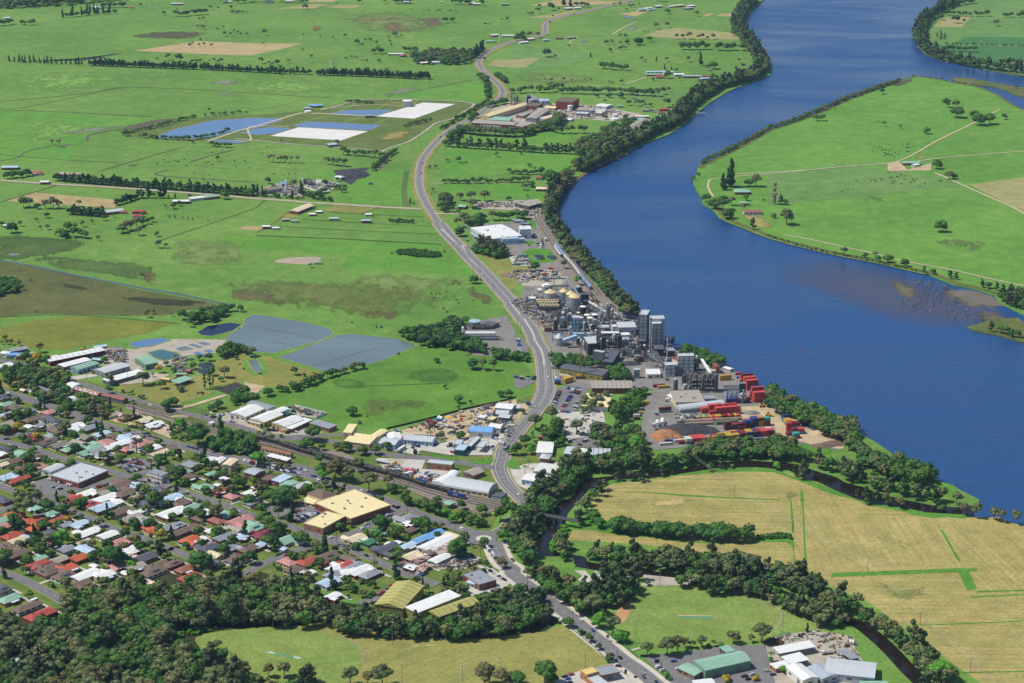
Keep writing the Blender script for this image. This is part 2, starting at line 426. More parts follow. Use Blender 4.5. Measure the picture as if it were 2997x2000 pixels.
sheet('mud_flat','B3 1680,1100 1780,1080 1900,1095 2080,1150 2120,1200 2180,1230 2050,1230 1900,1205 1760,1160',M('mud_flat','6a6254',.5,.15,.05),-1.22)
CREEK1=("D5 1700,650 1600,700 1400,715 1100,690 740,620 600,590 320,510 150,440 D4 2220,375 2100,300 1800,210 1550,120 1200,90 900,70 600,90 300,110 0,190 D3 1900,200 1500,240 1350,290 1000,320 900,410 850,560 690,620 560,720 600,830 440,850 480,1000 390,1080 280,1160 260,1300 340,1390 620,1390 830,1400 850,1500 "
 "1050,1500 1000,1400 700,1350 500,1300 520,1180 640,1030 720,960 760,800 900,640 1050,480 1350,340 1600,330 1950,310 D4 0,260 450,190 700,180 1100,170 1450,210 1700,330 1850,370 2100,490 D5 0,590 200,640 430,690 760,740 1000,790 1300,810 1620,850")
sheet('creek',CREEK1,m_creek,0.10,4);cq=pts(CREEK1)
for i in range(len(cq)):a,b=offset([cq[i-1],cq[i]],4),offset([cq[i-1],cq[i]],-4);mark([a[0],a[1],b[1],b[0]],4)
cr2=smooth(pts('P 1690,1650 1760,1662 1850,1676 1950,1686 2050,1694 2150,1706 2240,1724 2320,1752 2400,1788 2470,1812 2520,1832 2565,1866 2610,1908 2660,1962 2710,2012 2790,2100'),5)
ribbon('creek',cr2,13,m_creek,0.10,4)
Z1,Z2,Z3=0.03,0.12,0.28
sheet('town_ground','G -20,790 0,800 130,855 310,905 470,940 570,925 640,990 780,995 860,1000 980,990 1100,950 1225,905 1240,930 1200,1010 1330,1060 1290,1110 1230,1160 1180,1130 1100,1150 1140,1190 1110,1240 1190,1290 1260,1350 1270,1400 900,1400 700,1340 400,1320 250,1400 60,1430 -30,1420',m_lawn,Z1)
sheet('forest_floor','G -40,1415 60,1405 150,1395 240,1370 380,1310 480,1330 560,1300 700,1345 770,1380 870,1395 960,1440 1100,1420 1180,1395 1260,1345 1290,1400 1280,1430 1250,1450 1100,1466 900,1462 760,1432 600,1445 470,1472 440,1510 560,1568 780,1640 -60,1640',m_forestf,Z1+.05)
sheet('dry_field','G 1300,1240 1320,1212 1400,1225 1360,1180 1360,1145 1400,1112 1550,1092 1700,1083 1800,1084 1900,1108 2000,1158 2150,1185 2350,1205 2660,1250 2700,1640 2250,1568 2100,1460 1990,1380 1850,1320 1560,1262 1480,1250',m_hay,Z1)
sheet('dry_field','D4 1530,640 1560,470 1700,420 2000,580 2347,800 D5 300,850 900,870 1400,870 1450,1470 0,1560 D4 1700,1560 1530,1500 1520,900',m_hay2,Z1+.06)
sheet('dry_field','D5 1230,1020 1560,860 2000,850 2600,1100 2900,1900 2350,1900 1750,1890 1480,1450',m_hay3,Z1+.06)
g=m_greenstrip
for s in ('D4 1462,612 1480,608 1500,740 1524,1065 1496,1070 1470,740','D4 1618,450 1632,450 1655,560 1652,640 1694,1480 1664,1500 1636,760 1604,600','D3 1370,498 1900,508 2347,540 D4 600,575 1330,610 1330,620 600,592 0,565 D3 1900,522',
  'D4 930,1200 1050,1130 1300,1050 1480,1070 1520,1210 1525,1340 1540,1500 1520,1500 1500,1250 1400,1195','E5 -300,50 0,38 700,15 1420,-15 1700,-12 1700,30 1450,42 700,68 0,96 -300,110','D5 1196,1030 1228,1028 1480,1460 1445,1465',
  'E5 1430,20 1590,20 1640,130 1702,268 1640,290 1560,285 1500,160','E5 1700,295 2350,283 2350,300 1710,320','E5 1600,395 1640,372 2350,335 2350,350','E5 620,770 1500,742 2350,703 2350,716 1500,756 640,784','E5 1440,1412 2350,1396 2350,1412 1470,1428',
  'D3 760,880 1180,880 1600,930 D4 0,1180 940,1200 1000,1210 400,1215 0,1200 D3 1900,1130 1500,1100 1150,1030 850,1020','D3 1050,500 1350,340 1600,330 1950,310 D4 0,250 450,180 1000,165 1300,200 1500,290 1800,360 2100,490 2347,590 2347,610 2000,520 1500,320 1200,225 800,205 400,225 0,275 D3 1950,320 1400,380 1130,500 1090,600'):
    sheet('grass_strip',s,g,Z2)
sheet('grass_strip','D5 0,600 200,690 450,730 700,780 800,820 1100,865 1300,850 1600,840 1560,815 1300,805 1000,785 760,735 430,690 200,640 0,588',g,Z2)
sheet('grass_strip','D5 200,200 500,230 900,320 1150,340 1450,470 1500,580 1400,620 1100,480 700,370 300,290',m_bright,Z2)
for s in ('G 600,915 730,862 850,838 975,797 1080,800 1200,832 1225,860 1228,902 1100,935 960,965 880,982 770,987 700,960 640,930',):sheet('meadow',s,m_meadow,Z1)
patch('dry_patch','C2 0,700 500,680 1000,720 1500,830 1200,1000 700,1100 100,1150',patch_mat('p_weedy','5e7636','6c7c3e',.52),Z2)
sheet('oval','G 1392,1395 1440,1350 1520,1343 1620,1343 1760,1348 1830,1375 1915,1440 1900,1460 1800,1452 1700,1482 1560,1486 1460,1475 1410,1440',m_oval,Z2)
ov=[W(*full('E4',-330+1090*math.cos(t*.157)*(1.0),500+420*math.sin(t*.157))) for t in range(40)]
infield=sheet('infield_dirt','E3 1425,610 1500,500 1640,418 1625,560 1585,660 1512,742 1440,700',M('infield','b48a5e',.95,.12,.1),Z3,sm=True)
ring=smooth(pts('E4 800,260 1000,380 1180,450 1300,550 1345,650 1325,760 1250,835'),4);ribbon('worn_track',ring,1.6,m_sand,Z3,0)
ribbon('worn_track',offset(ring,-6),1.2,m_sand,Z3,0)
sheet('cricket_pitch','E4 -70,628 410,640 405,652 -70,645',m_dirt,Z3);sheet('cricket_pitch','E4 -70,648 405,655 395,690 -60,672',M('synthetic_green','5c8a5e',.9,.1,.3),Z3)
sheet('sports_field','G 452,1476 480,1456 600,1440 760,1430 900,1460 1100,1466 1250,1450 1292,1432 1380,1500 1440,1600 1440,1680 480,1680 600,1560 560,1530',m_field,Z2)
cc=[(330,960),(700,850),(1300,800),(1800,810),(2200,900),(2500,1010),(2640,1150),(2600,1380),(2300,1640),(1500,1700),(1000,1500),(600,1250)]
sheet('cricket_oval','E1 '+' '.join('%d,%d' % q for q in cc),m_ovalc,Z2+.06,sm=True)
ribbon('worn_track',smooth(pts('E2 0,930 120,980 230,1060 285,1180 285,1300'),4),1.6,m_sand,Z3,0)
sheet('cricket_pitch','E1 1325,1152 1352,1133 1800,1215 1765,1240',M('synthetic_green','5c8a5e',.9,.1,.3),Z3)
for s in ('E1 1325,1152 1352,1133 1445,1152 1415,1172','E1 1675,1220 1705,1198 1800,1215 1765,1240'):sheet('pitch_paint',s,M('faded_paint','a8b49c',.8,.1,.4),Z3+.05)
for s in ('E2 972,1052 1078,1048 1078,1072 972,1076','E2 1165,1040 1274,1035 1274,1055 1167,1058'):sheet('sand_pit',s,m_tanf,Z3)
for nm,s,mt in (
 ('dry_field','A0 1230,467 1800,380 2350,400 A1 200,400 430,400 280,440 150,470 0,500 A0 2300,512 1800,495 1500,480',M('tan_paddock','a89468',.95,.1,.02)),
 ('dry_field','A2 150,50 400,0 980,10 900,40 500,55',m_tanf),('dry_field','A2 960,130 1150,105 1240,115 1120,150',m_tanf),
 ('dry_field','A2 1190,335 1330,280 1500,255 2000,300 2110,365 1600,362',m_pinkf),('dry_field','A2 1740,150 1800,122 1850,125 1800,150',m_tanf),('dry_field','A2 1870,150 1920,125 2080,128 2060,153',m_tanf),
 ('dry_field','A1 2110,600 2200,550 2350,550 A2 260,530 120,620 A1 2350,625',m_pinkf),('dry_field','A1 490,0 800,-20 700,20 480,20',m_tanf),
 ('dry_field','A1 180,82 480,40 680,40 520,82',m_pinkf),('dry_field','A1 620,70 780,45 1000,50 880,80',m_pinkf),('dry_field','A2 130,165 600,95 500,160 330,170',m_pinkf),
 ('dry_field','B0 55,278 320,202 1110,270 1050,345',m_tanf),('dry_field','B1 160,430 290,380 480,372 340,432',m_khaki),('dry_field','B1 610,372 720,315 1100,340 960,392',m_khaki),
 ('dry_field','B0 2180,535 2250,505 2350,510 B1 140,515 0,552 B0 2350,550',m_tanf),
 ('paddock','B1 -300,600 100,600 900,620 1640,660 1960,900 1950,960 1200,910 750,900 880,770 400,745 -300,720',m_bright),('paddock','B1 550,0 720,0 1370,0 1460,300 1400,335 860,300 720,290 820,190 870,130 1060,40 1120,0 680,60 540,200',m_bright),
 ('paddock','A1 880,-10 1400,-10',None),('paddock','A1 1200,880 1560,820 2040,740 2110,900 2000,940 1700,920',m_bright),('paddock','A0 0,1010 1500,1090 900,1200 800,1300 600,1480 0,1480',m_bright),
 ('paddock','F4 130,345 500,360 700,320 980,340 850,380 700,410 100,385',m_bright),('paddock','F4 0,440 700,465 900,480 1000,470 980,520 780,590 0,620',m_bright),('paddock','F4 0,670 500,670 700,700 660,775 400,770 0,740',m_bright),
 ('paddock','A2 0,400 800,500 400,640 0,640',m_farr),('paddock','A2 700,830 1700,810 1500,930 700,900',m_farr),
 ('marsh','B0 -200,790 400,905 900,1010 1300,1095 1700,1165 2130,1255 1700,1280 1500,1330 1000,1330 500,1310 200,1320 0,1350 -300,1400',m_marsh),
 ('crop','B0 0,1440 300,1372 700,1332 1600,1402 1300,1500 900,1567 C0 1430,0 900,120 600,110 0,5 -300,-60',m_crop),
 ('dry_grass','C1 600,270 900,180 1300,200 2130,440 1950,490 1600,630 1300,620 1000,560 700,600 500,640 0,760 -100,640 0,470 400,470',m_khaki),
 ('dry_grass','C0 1650,600 2350,560 C1 600,700 0,900 C0 2200,860 1600,680',m_khaki),
 ('dry_grass','F5 160,470 240,480 450,520 520,600 310,625',m_khaki),('dry_grass','F5 320,640 560,600 700,620 560,780 480,830',m_khaki),
 ('paddock','B3 1850,130 2350,60 2700,200 2700,480 2350,380 2050,230',m_pinkf),('paddock','B3 0,40 700,-60 1650,60 1790,140 1100,215 0,320',m_farr),
 ('paddock','A3 1500,250 1870,150 2350,160 2350,350 1500,380',m_farr),('paddock','A3 1820,340 2350,345 2350,420 1700,400',M('crop_green','3f6e38',.95,.1,.05)),('paddock','A3 1530,415 2350,430 2350,560 2000,570 1700,500',M('crop_green','3f6e38',.95,.1,.05)),
 ('paddock','A3 1520,245 1620,160 1870,150 1780,250',m_pinkf),
 ('ploughed_field','A1 1200,290 1340,190 1650,165 1720,230 1400,290',m_brownf),('grass_verge','B1 1350,0 1400,0 1380,200 1420,330 1340,330 1330,180',m_dark),
 ):
    if mt:sheet(nm,s,mt,Z2-.05 if nm=='paddock' else Z2)
m_shw=water_mat('tinted_shallows',(0.10,0.085,0.11),0.1,0.4,0.16,0.3);sn,sk=m_shw.node_tree.nodes,m_shw.node_tree.links;sa=sn.new('ShaderNodeAttribute');sa.attribute_name='inner';sr=sn.new('ShaderNodeMapRange');sr.inputs[1].default_value=0.04;sr.inputs[2].default_value=0.45;sr.inputs[4].default_value=0.5;sk.new(sa.outputs['Fac'],sr.inputs[0]);sk.new(sr.outputs[0],sn['Principled BSDF'].inputs['Alpha'])
patch('shallows','B3 300,760 1000,860 1500,990 2350,1330 2500,1500 1800,1480 1100,1380 500,1150 0,950',m_shw,-1.29)
MUDP=patch_mat('p_shallow','6a6456','7a7266',.5,.03)
for s in ('B3 1400,980 1650,1010 1900,1060 2100,1140 2250,1250 2300,1330 2000,1330 1700,1240 1450,1150','B3 1750,1260 2000,1250 2250,1300 2200,1400 1900,1380','B3 1000,960 1400,1000 1500,1200 1200,1180'):patch('shallows',s,MUDP,-1.26)
pm=lambda k,a,b,t=.5,sc=.07:patch_mat(k,a,b,t,sc)
for s,mt in (
 ('B0 1500,1000 2350,900 B1 600,960 1500,1000 2100,1150 1900,1330 1300,1440 600,1330 0,1250 B0 2100,1200',pm('p_brush','667a3c','707c40',.46,.05)),('B0 100,740 900,800 1500,860 1540,1060 900,960 300,870',pm('p_wet','526c36','5e7a3c',.4)),('B0 -100,600 250,585 820,635 750,720 420,800 -100,830',pm('p_wet2','4a6432','587238',.28)),('A0 -100,600 1300,640 1400,720 1000,800 300,900 -100,920',pm('p_lime','78a844','84b04c',.5)),('A1 -300,700 1000,730 900,860 200,900 -400,850',pm('p_lime','78a844','84b04c',.5)),('A0 100,1050 1200,1150 800,1250 100,1400',pm('p_lime','78a844','84b04c',.46)),('B1 750,900 1900,960 1900,1100 1200,1250 700,1010',pm('p_olive','748c48','7e9450',.45)),('B0 1500,600 2350,640 2300,900 1500,900',pm('p_olive','748c48','7e9450',.45)),('A2 0,640 900,700 700,800 0,760',pm('p_olive','748c48','7e9450',.45)),('A1 750,100 1400,90 1900,300 900,330',pm('p_olive','748c48','7e9450',.5)),('C2 700,380 1500,330 1900,560 900,600',pm('p_dkm','487828','54842e',.45,.05)),('C2 -200,480 400,520 500,680 -200,640',pm('p_dkm','487828','54842e',.45,.05)),
 ('A0 1080,345 1350,290 1700,278 1980,300 1800,365 1400,362',pm('p_marsh','56583c','625e42',.38)),
 ('A1 1120,210 1330,180 1400,300 1180,305',pm('p_weed2','7a6c4c','86764e',.45)),('A1 640,165 1000,175 1400,160 1500,185 1000,195 700,185',pm('p_weed2','7a6c4c','86764e',.45)),('A1 520,230 620,225 580,290 500,300',pm('p_weed2','7a6c4c','86764e',.45)),
 ('B1 -100,1030 800,1020 1350,1100 1300,1200 900,1260 400,1280 -100,1260',pm('p_brown','6c6044','786a4c',.52,.05)),('B1 850,1250 1300,1230 1400,1400 900,1380',pm('p_brown','6c6044','786a4c',.52,.05)),('B1 1800,950 2250,1180 2250,1260 2100,1260 1700,1000',pm('p_brown','6c6044','786a4c',.5,.05)),
 ('B0 820,860 1400,900 1520,960 1500,1100 1350,1050 1300,930',pm('p_brown2','6c6448','7a6c50',.46,.05)),('B0 1900,1080 2350,1060 B1 500,1100 300,1240 B0 2200,1230',pm('p_brown2','6c6448','7a6c50',.46,.05)),
 ('B0 560,1020 820,1080 800,1100 570,1070',pm('p_dark','3c4030','464634',.35)),('B0 970,1160 1300,1160 1950,1200 1850,1240 1500,1250',pm('p_dark','3c4030','464634',.42)),
 ('B3 1400,600 2100,620 2150,800 1500,700',pm('p_isl','667a44','74804c',.55,.06)),('B3 850,200 1200,240 1100,330 800,280',pm('p_isl','667a44','74804c',.55,.06)),
 ('B2 2050,380 2350,400 B3 60,560 -150,520',pm('p_isld','9c9258','a89c62',.42,.04)),('A3 1090,1500 1250,1490 1270,1570 1100,1570',pm('p_isld','9c9258','a89c62',.35,.04)),('A3 1320,1425 1440,1425 1440,1470 1330,1460',pm('p_isld','9c9258','a89c62',.4,.04)),
 ('A3 1080,790 1200,730 1350,700 1330,750 1200,800',pm('p_dark2','5a5c44','66604a',.35)),
 ('A1 1050,1300 1250,1200 1480,1190 1350,1290',pm('p_dry','96884e','a29458',.42)),('A1 1100,930 1300,940 1500,930 1300,960',pm('p_dry','96884e','a29458',.42)),
 ('A1 1050,890 1350,800 1560,790 1500,820 1200,885',pm('p_pudd','7c8078','8a8c84',.45)),('A0 350,1240 900,1160 1300,1130 1000,1200 650,1235',pm('p_pudd','7c8078','8a8c84',.46)),('A0 1960,860 2130,845 2230,870 2000,878',pm('p_pudd','7c8078','8a8c84',.38)),
 ('A0 1800,750 2300,730 2100,800',pm('p_pudd','7c8078','8a8c84',.5)),('A1 180,700 430,700 300,715',pm('p_pudd','7c8078','8a8c84',.42)),
 ('A0 1000,1200 1300,1120 1500,1080 1700,1085 1500,1120 1200,1220',pm('p_mud','605a54','6c665e',.36)),('A0 0,580 400,575 850,540 1250,470 1150,495 800,560',pm('p_mud','605a54','6c665e',.46)),('A0 450,1345 600,1325 720,1325 560,1345',pm('p_mud','605a54','6c665e',.36)),
 ('A0 1130,1535 1200,1500 1310,1500 1250,1530',pm('p_brown2','6c6448','7a6c50',.36,.05)),
 ('D4 1300,500 1600,420 1700,600 1350,700',pm('p_hayg','7e8850','8a8e58',.58,.04)),('D3 1900,620 D4 300,560 D3 2347,720 1800,700',pm('p_haylt','b8a068','c2aa74',.46,.04)),
 ('E5 0,50 600,250 1300,200 1100,500 300,550',pm('p_hayg2','84904e','8e9656',.58,.04)),('D5 0,1000 700,950 1100,1300 400,1500',pm('p_hayg2','84904e','8e9656',.58,.04)),
 ('C2 1650,180 1800,150 1820,200 1700,215',pm('p_brown','6c6044','786a4c',.4,.05)),('C0 0,480 350,560 330,650 0,690',pm('p_dry','96884e','a29458',.35)),
 ('C4 1560,1370 2050,1420 2100,1565 1500,1565',pm('p_lush','4c8420','58902a',.35)),
 ):patch('patch',s,mt,Z2+.1)
for (cx,cy,r0,n,st) in (('A1',0,0,0,0),):
    c0=W(*full('A1',-200,800));
    for r in (90,150,205,250,300,345):
        ribbon('wheel_track',[(c0[0]+r*math.cos(a),c0[1]+r*math.sin(a)*1.6) for a in np.linspace(-1.9,1.9,40)],3.2,pm('p_ring','6c9834','7aa23c',-.2),Z2+.1,0)
    c0=W(*full('A0',900,700))
    for r in (120,200):ribbon('wheel_track',[(c0[0]+r*math.cos(a),c0[1]+r*math.sin(a)*1.4) for a in np.linspace(-1.9,1.9,40)],3.2,MATS.get('p_ring') or m_farr,Z2+.1,0)
m_emb=ground_mat('embankment','5e7434','6c7e3c','80784a',0.02,0.08)
sheet('embankment','A0 1110,1240 1500,1130 2000,1060 A1 0,1060 250,1035 600,1000 900,912 1500,915 1960,940 1995,965 1800,1085 1560,1190 1400,1290 1150,1375 600,1340 0,1290 A0 1900,1300 1300,1265',m_emb,Z2+.05)
for s,mt in (('A0 1400,1270 1560,1200 1930,1110 2350,1082 A1 200,1090 250,1105 0,1180 A0 2150,1210 2000,1250 1800,1275',m_pondb),('A0 1940,1302 1970,1285 2290,1295 2180,1320',m_pondb),('A0 2190,1222 2350,1185 A1 0,1185 120,1168 330,1182 180,1228 0,1240 A0 2350,1240',m_pondb),
 ('A1 330,1162 470,1115 1150,1150 1040,1200 400,1170',m_pondb),('A1 660,1047 800,1015 1270,1005 1100,1066 800,1062',m_pondb),
 ('G 558,745 560,735 578,723 604,724 700,740 755,754 768,767 740,782 628,812 590,810 540,790 512,778',m_pondg),('G 774,770 802,767 900,776 953,790 956,796 870,832 755,857 700,840 634,820 646,818',m_pondg),
 ('G 450,764 475,749 530,741 558,745 553,756 487,773 460,770',water_mat('pond_dark',(.006,.012,.04),.05,.1)),('G 292,790 330,780 380,776 392,782 350,795 310,800',m_pondb),('G 340,810 370,803 410,812 417,820 378,829 350,822',m_pondt),
 ('G 567,828 590,825 598,838 606,852 590,858 578,850',m_pondg),('B0 85,770 100,763 165,765 170,775 120,782',m_pondb),('A2 630,370 690,365 680,383 635,383',m_pondt),
 ('A2 1060,275 1100,250 1130,252 1090,280',m_pondb),('A2 1270,1018 1380,1018 1375,1035 1290,1032',m_pondt),('A2 1000,150 1050,150 1130,170 1110,175 1020,160',m_pondb)):
    p=pts(s);p=[((1-f)*p[i][0]+f*p[(i+1) % len(p)][0],(1-f)*p[i][1]+f*p[(i+1) % len(p)][1]) for i in range(len(p)) for f in (.08,.5,.92)];cl=p+[p[0]]
    big=s.startswith('G');ribbon('pond_bank',cl,12 if big else 7,m_bright if big else m_emb,Z3-.05,4)
    sheet('pond',p,mt,Z3+.13,4)
    ribbon('pond_edge',cl,2.6 if big else 2.4,m_bright if big else m_sand,Z3+.18,4)
    ribbon('pond_edge',cl,1.0,m_sand,Z3+.23,4)
for q in ('B1 0,1437 300,1490 560,1548','C1 1360,-2 1680,62','C1 1930,352 2350,225','C2 0,225 500,90'):ribbon('pond_boom',pts(q),.9,m_mud,Z3+.24,0)
sheet('pond_cover','A1 130,1250 390,1172 1025,1208 780,1292',m_liner,Z3+.3,4,skirt=.5);sheet('pond_cover','A1 1100,1070 1530,945 1825,958 1450,1092',m_liner,Z3+.3,4,skirt=.5)
sheet('dirt_pan','B1 165,840 300,800 590,798 520,852 430,862',M('clay_pan','a0927e',.9,.08,.05),Z3,sm=True)
dr=smooth(pts('B0 -60,820 60,835 120,840 200,858 400,895 600,940 900,1000 1300,1078 1560,1120 1800,1165 2000,1212 2150,1240'),3)
ribbon('drain',dr,5,ground_mat('drain_bank','4a5030','5c5c3c','7a7050',.03,.1),Z3-.06,0);ribbon('drain',dr,1.8,m_pondb,Z3+.02,0)
for s,w_ in (('A0 0,935 500,890 900,840 1080,808 1500,810 2350,858 A1 400,885 700,900',2.2),('A0 0,990 200,992 1080,810',2),('A0 0,1012 600,1030 1400,1075',2.5),('A0 930,1567 1500,1400 1700,1350',2),('A1 1200,890 1560,820 1980,735',2.2),('A0 0,1420 600,1470 1080,1495',2),('B0 0,290 540,130',2.2),
 ('B0 1480,640 1560,610 2350,340 B1 60,240',1.5),('B1 0,598 800,630 1700,680',1.5),('B0 0,335 60,1345',.1),('B0 0,1345 400,1325 800,1330 1500,1390 1640,1405',1.6),('A2 740,330 1000,332',1.5),('C2 0,625 800,600 1500,570',1.2),('B0 1420,40 1500,60 2350,110 B1 -900,-60',.1)):
    if w_>.5:ribbon('drain',smooth(pts(s),2),w_,M('ditch','44502e',.95,.25,.1),Z2+.2,0)
# ---------------------------------------------------------------- roads
Z4,Z5=0.5,0.56
def road(s,w,mat=m_asph,verge=None,name='road',lines=None,shoulder=1.0,k=5):
    p=smooth(pts(s),k)
    if verge:ribbon('verge',p,w+2*verge[0],verge[1],Z4-.13,0)
    if shoulder:ribbon('road_shoulder',p,w+2*shoulder,m_grav if w>7 else m_track,Z4-.07,0)
    ribbon(name,p,w,mat,Z4)
    if lines=='main':
        dashes('road_marking',p,200,0,.22,m_white,Z5,w*.32);dashes('road_marking',p,200,0,.22,m_white,Z5,-w*.32);dashes('road_marking',p,4,8,.2,m_white,Z5)
    elif lines=='mid':dashes('road_marking',p,3,9,.18,m_white,Z5)
    elif lines=='wide':
        for o_ in (-.42,.42):dashes('road_marking',p,200,0,.25,m_white,Z5,w*o_)
        for o_ in (-.22,.22):dashes('road_marking',p,3,6,.22,m_white,Z5,w*o_)
        dashes('road_marking',p,200,0,.25,m_white,Z5,.9);dashes('road_marking',p,200,0,.25,m_white,Z5,-.9)
    return p
HW1='A2 1150,-15 1110,0 900,50 650,112 480,150 370,180 312,212 295,250 300,290 260,325 150,358 0,383 A1 2230,428 2120,480 2055,535 2043,590 2080,650 2140,705 2215,770 2260,835 2245,890 2180,945 2110,1000 2050,1050 1950,1105 1840,1155 1740,1222 1650,1305 1580,1385 1520,1475 B1 1497,0 1490,80 1505,180 1545,280 1605,380 1670,480'
hw1=road(HW1,9.5,m_asph,(7,m_khaki),'road','main',1.5)
HW2='B1 1670,480 1760,590 1860,695 1960,805 2060,905 2160,1010 2250,1110 2340,1210 B2 0,1245 90,1360 170,1460 C3 330,20 400,130 435,260 450,400 462,560 462,660 430,770 370,890'
hw2=road(HW2,17,m_asph,(3,m_khaki),'road','wide',1.2)
HW3='C3 370,890 320,960 240,1060 120,1180 0,1340 C2 2290,1410 2230,1500 D2 2200,60 2170,150 2190,260 2260,390 2347,490 D3 80,560 170,650'
hw3=road(HW3,12.5,m_asph,(3,m_khaki),'road','main',1.5)
road('D3 170,650 150,800 D2 2330,900 2250,1000 2110,1075',10,m_asph,None,'road')
for s in ('B1 1700,540 1770,605 1825,655','F1 -60,700 60,840 150,950','C3 322,0 390,120 425,240 432,330','F1 230,1030 330,1200 400,1330 440,1480'):ribbon('traffic_island',smooth(pts(s),3),1.8,m_conc,Z5+.03,0)
for s in ('B1 1720,560 1830,680','B1 1950,810 2020,880'):
    a,b=pts(s);
    for t in np.linspace(0,1,9):
        c=(a[0]+(b[0]-a[0])*t,a[1]+(b[1]-a[1])*t);sheet('road_marking',[(c[0]-1.6,c[1]-.5),(c[0]+1.6,c[1]+.9),(c[0]+1.6,c[1]+1.7),(c[0]-1.6,c[1]+.3)],m_white,Z5+.05)
sheet('road','B1 1830,650 1880,690 2000,690 2010,650 1960,560 1880,490 1920,500 2030,640 2040,690 1970,720 1940,790 1990,830 1900,780 1850,700',m_asph,Z4+.02,1);sheet('traffic_island','B1 1880,690 1945,683 1900,700 1935,755 1900,720',m_conc,Z5)
RS='D2 2100,1195 2130,1300 2180,1410 2250,1500 2347,1567 E3 0,62 100,140 200,220 400,360 560,480 760,630 900,745 1100,910 1300,1070 1500,1235 1700,1370 1950,1567 2100,1700'
rs=road(RS,12,m_asph,(4.5,m_foot),'road','mid',.8)
sheet('road','D2 1600,1010 1750,1030 1900,1040 2100,1055 2130,1100 2125,1190 2150,1300 2060,1330 1990,1260 1880,1235 1750,1210 1700,1150 1720,1110',m_asph,Z4+.03,1,sm=True)
c0=W(*full('D2',1952,1152))
def disc(name,c,r,mat,z,n=28):return sheet(name,[(c[0]+r*math.cos(k*2*math.pi/n),c[1]+r*math.sin(k*2*math.pi/n)) for k in range(n)],mat,z)
disc('roundabout_kerb',c0,6.6,m_conc,Z5+.08);disc('roundabout_apron',c0,4.8,m_foot,Z5+.13);disc('roundabout_bed',c0,3.2,m_greenstrip,Z5+.2)
R3='C0 -80,655 0,682 300,772 620,880 900,960 1170,1055 1400,1140 1650,1215 1900,1272 2150,1350 2350,1405 C1 100,1425 400,1500 600,1560 D1 850,45 1100,110 1400,180 1700,245 1950,300 2150,375 2347,440 D2 60,445 200,480 400,540 600,620 760,690 1000,790 1250,880 1560,985 1760,1060'
ribbon('footpath',smooth(pts(R3),4),18,m_lawn,Z4-.25,1)
r3=road(R3,11,m_asphd,None,'road','mid',.5)
TR=[('D0 640,-10 680,0 900,60 1150,125 1500,222 1750,290 1950,335 2347,440 D1 0,440 60,460 370,570 700,670 1000,790 1300,880 1600,965 1800,1045 2000,1115 2150,1170 2347,1235 D2 0,1262 200,1335 400,1420 600,1512 D2 750,1570 E2 850,55 1100,145 1330,215',8),
 ('C0 -60,1345 0,1362 200,1410 400,1462 680,1560 D0 720,20',7.5),('D0 -80,405 0,430 200,500 400,570 600,610 760,680 960,762 1200,860 1400,950 1700,1060 2000,1160 2200,1240 2347,1292 D1 0,1290 150,1360 300,1420 380,1460',8),
 ('E0 -150,-40 0,30 200,100 450,210 600,290 750,370 900,470',8),('D0 2420,120 2347,150 2000,240 1750,300 1400,380 1100,460 900,540 600,600 400,640 200,700 0,775 -100,810',8),
 ('D2 760,700 620,830 500,900 350,990 200,1060 0,1128 D1 2100,1180 1900,1250 1600,1360 1400,1440 1150,1550 E1 1050,50 860,80',8),('C0 -50,1335 0,1322 300,1282 600,1220 750,1170 1000,1110 1150,1075',7),
 ('C0 -80,238 0,262 300,312 500,370 900,520 1200,612 1450,690 1700,770 1900,822 2200,905 C1 0,945 180,985 400,1040 600,1092 900,1162 1100,1222 1300,1280 1500,1340',8),
 ('C1 1500,1340 1900,1340 2350,1410 C2 0,1430 300,1520 700,1567 D2 900,30 1300,55 1700,115 2000,160 2170,190',9),('C2 850,1567 1300,1480 1500,1400 1700,1540',.5),('C1 1540,1320 1700,1310 2000,1300 2350,1285 C2 200,1290',6)]
for s,w_ in TR:
    if w_>1:
        ribbon('footpath',smooth(pts(s),4),w_+7,m_lawn,Z4-.2-(.004*TR.index((s,w_))),1);road(s,w_,m_asphd,None,'road','mid' if w_>7.6 else None,.35)
road('B0 -100,85 0,90 500,125 1000,152 1500,188 1850,215 2100,235 B1 0,258 350,282 430,292 800,312 1200,338 1510,352',6.5,m_grav,(2.5,m_khaki),'road',None,.6)
road('A1 590,1010 740,975 900,932 1100,912 1700,925 1940,943 1992,970 1900,1030 1800,1090 1650,1132 1550,1205 1400,1300 1250,1352 1160,1390 1200,1430 1210,1460 1100,1567',4.5,m_grav,None,'track',None,0)
road('A1 -200,1270 0,1292 400,1330 700,1350 1000,1372 1150,1385',4,m_grav,None,'track',None,0)
for s,w_ in (('A0 1900,1300 2150,1215 2350,1160 A1 100,1130 400,1045 500,1040 1100,1070',5),('A0 2150,1290 2300,1290 A1 -60,1165 300,1165',3),('A1 600,1000 1050,965 1350,975',3)):road('%s' % s,w_,m_track,None,'track',None,0)
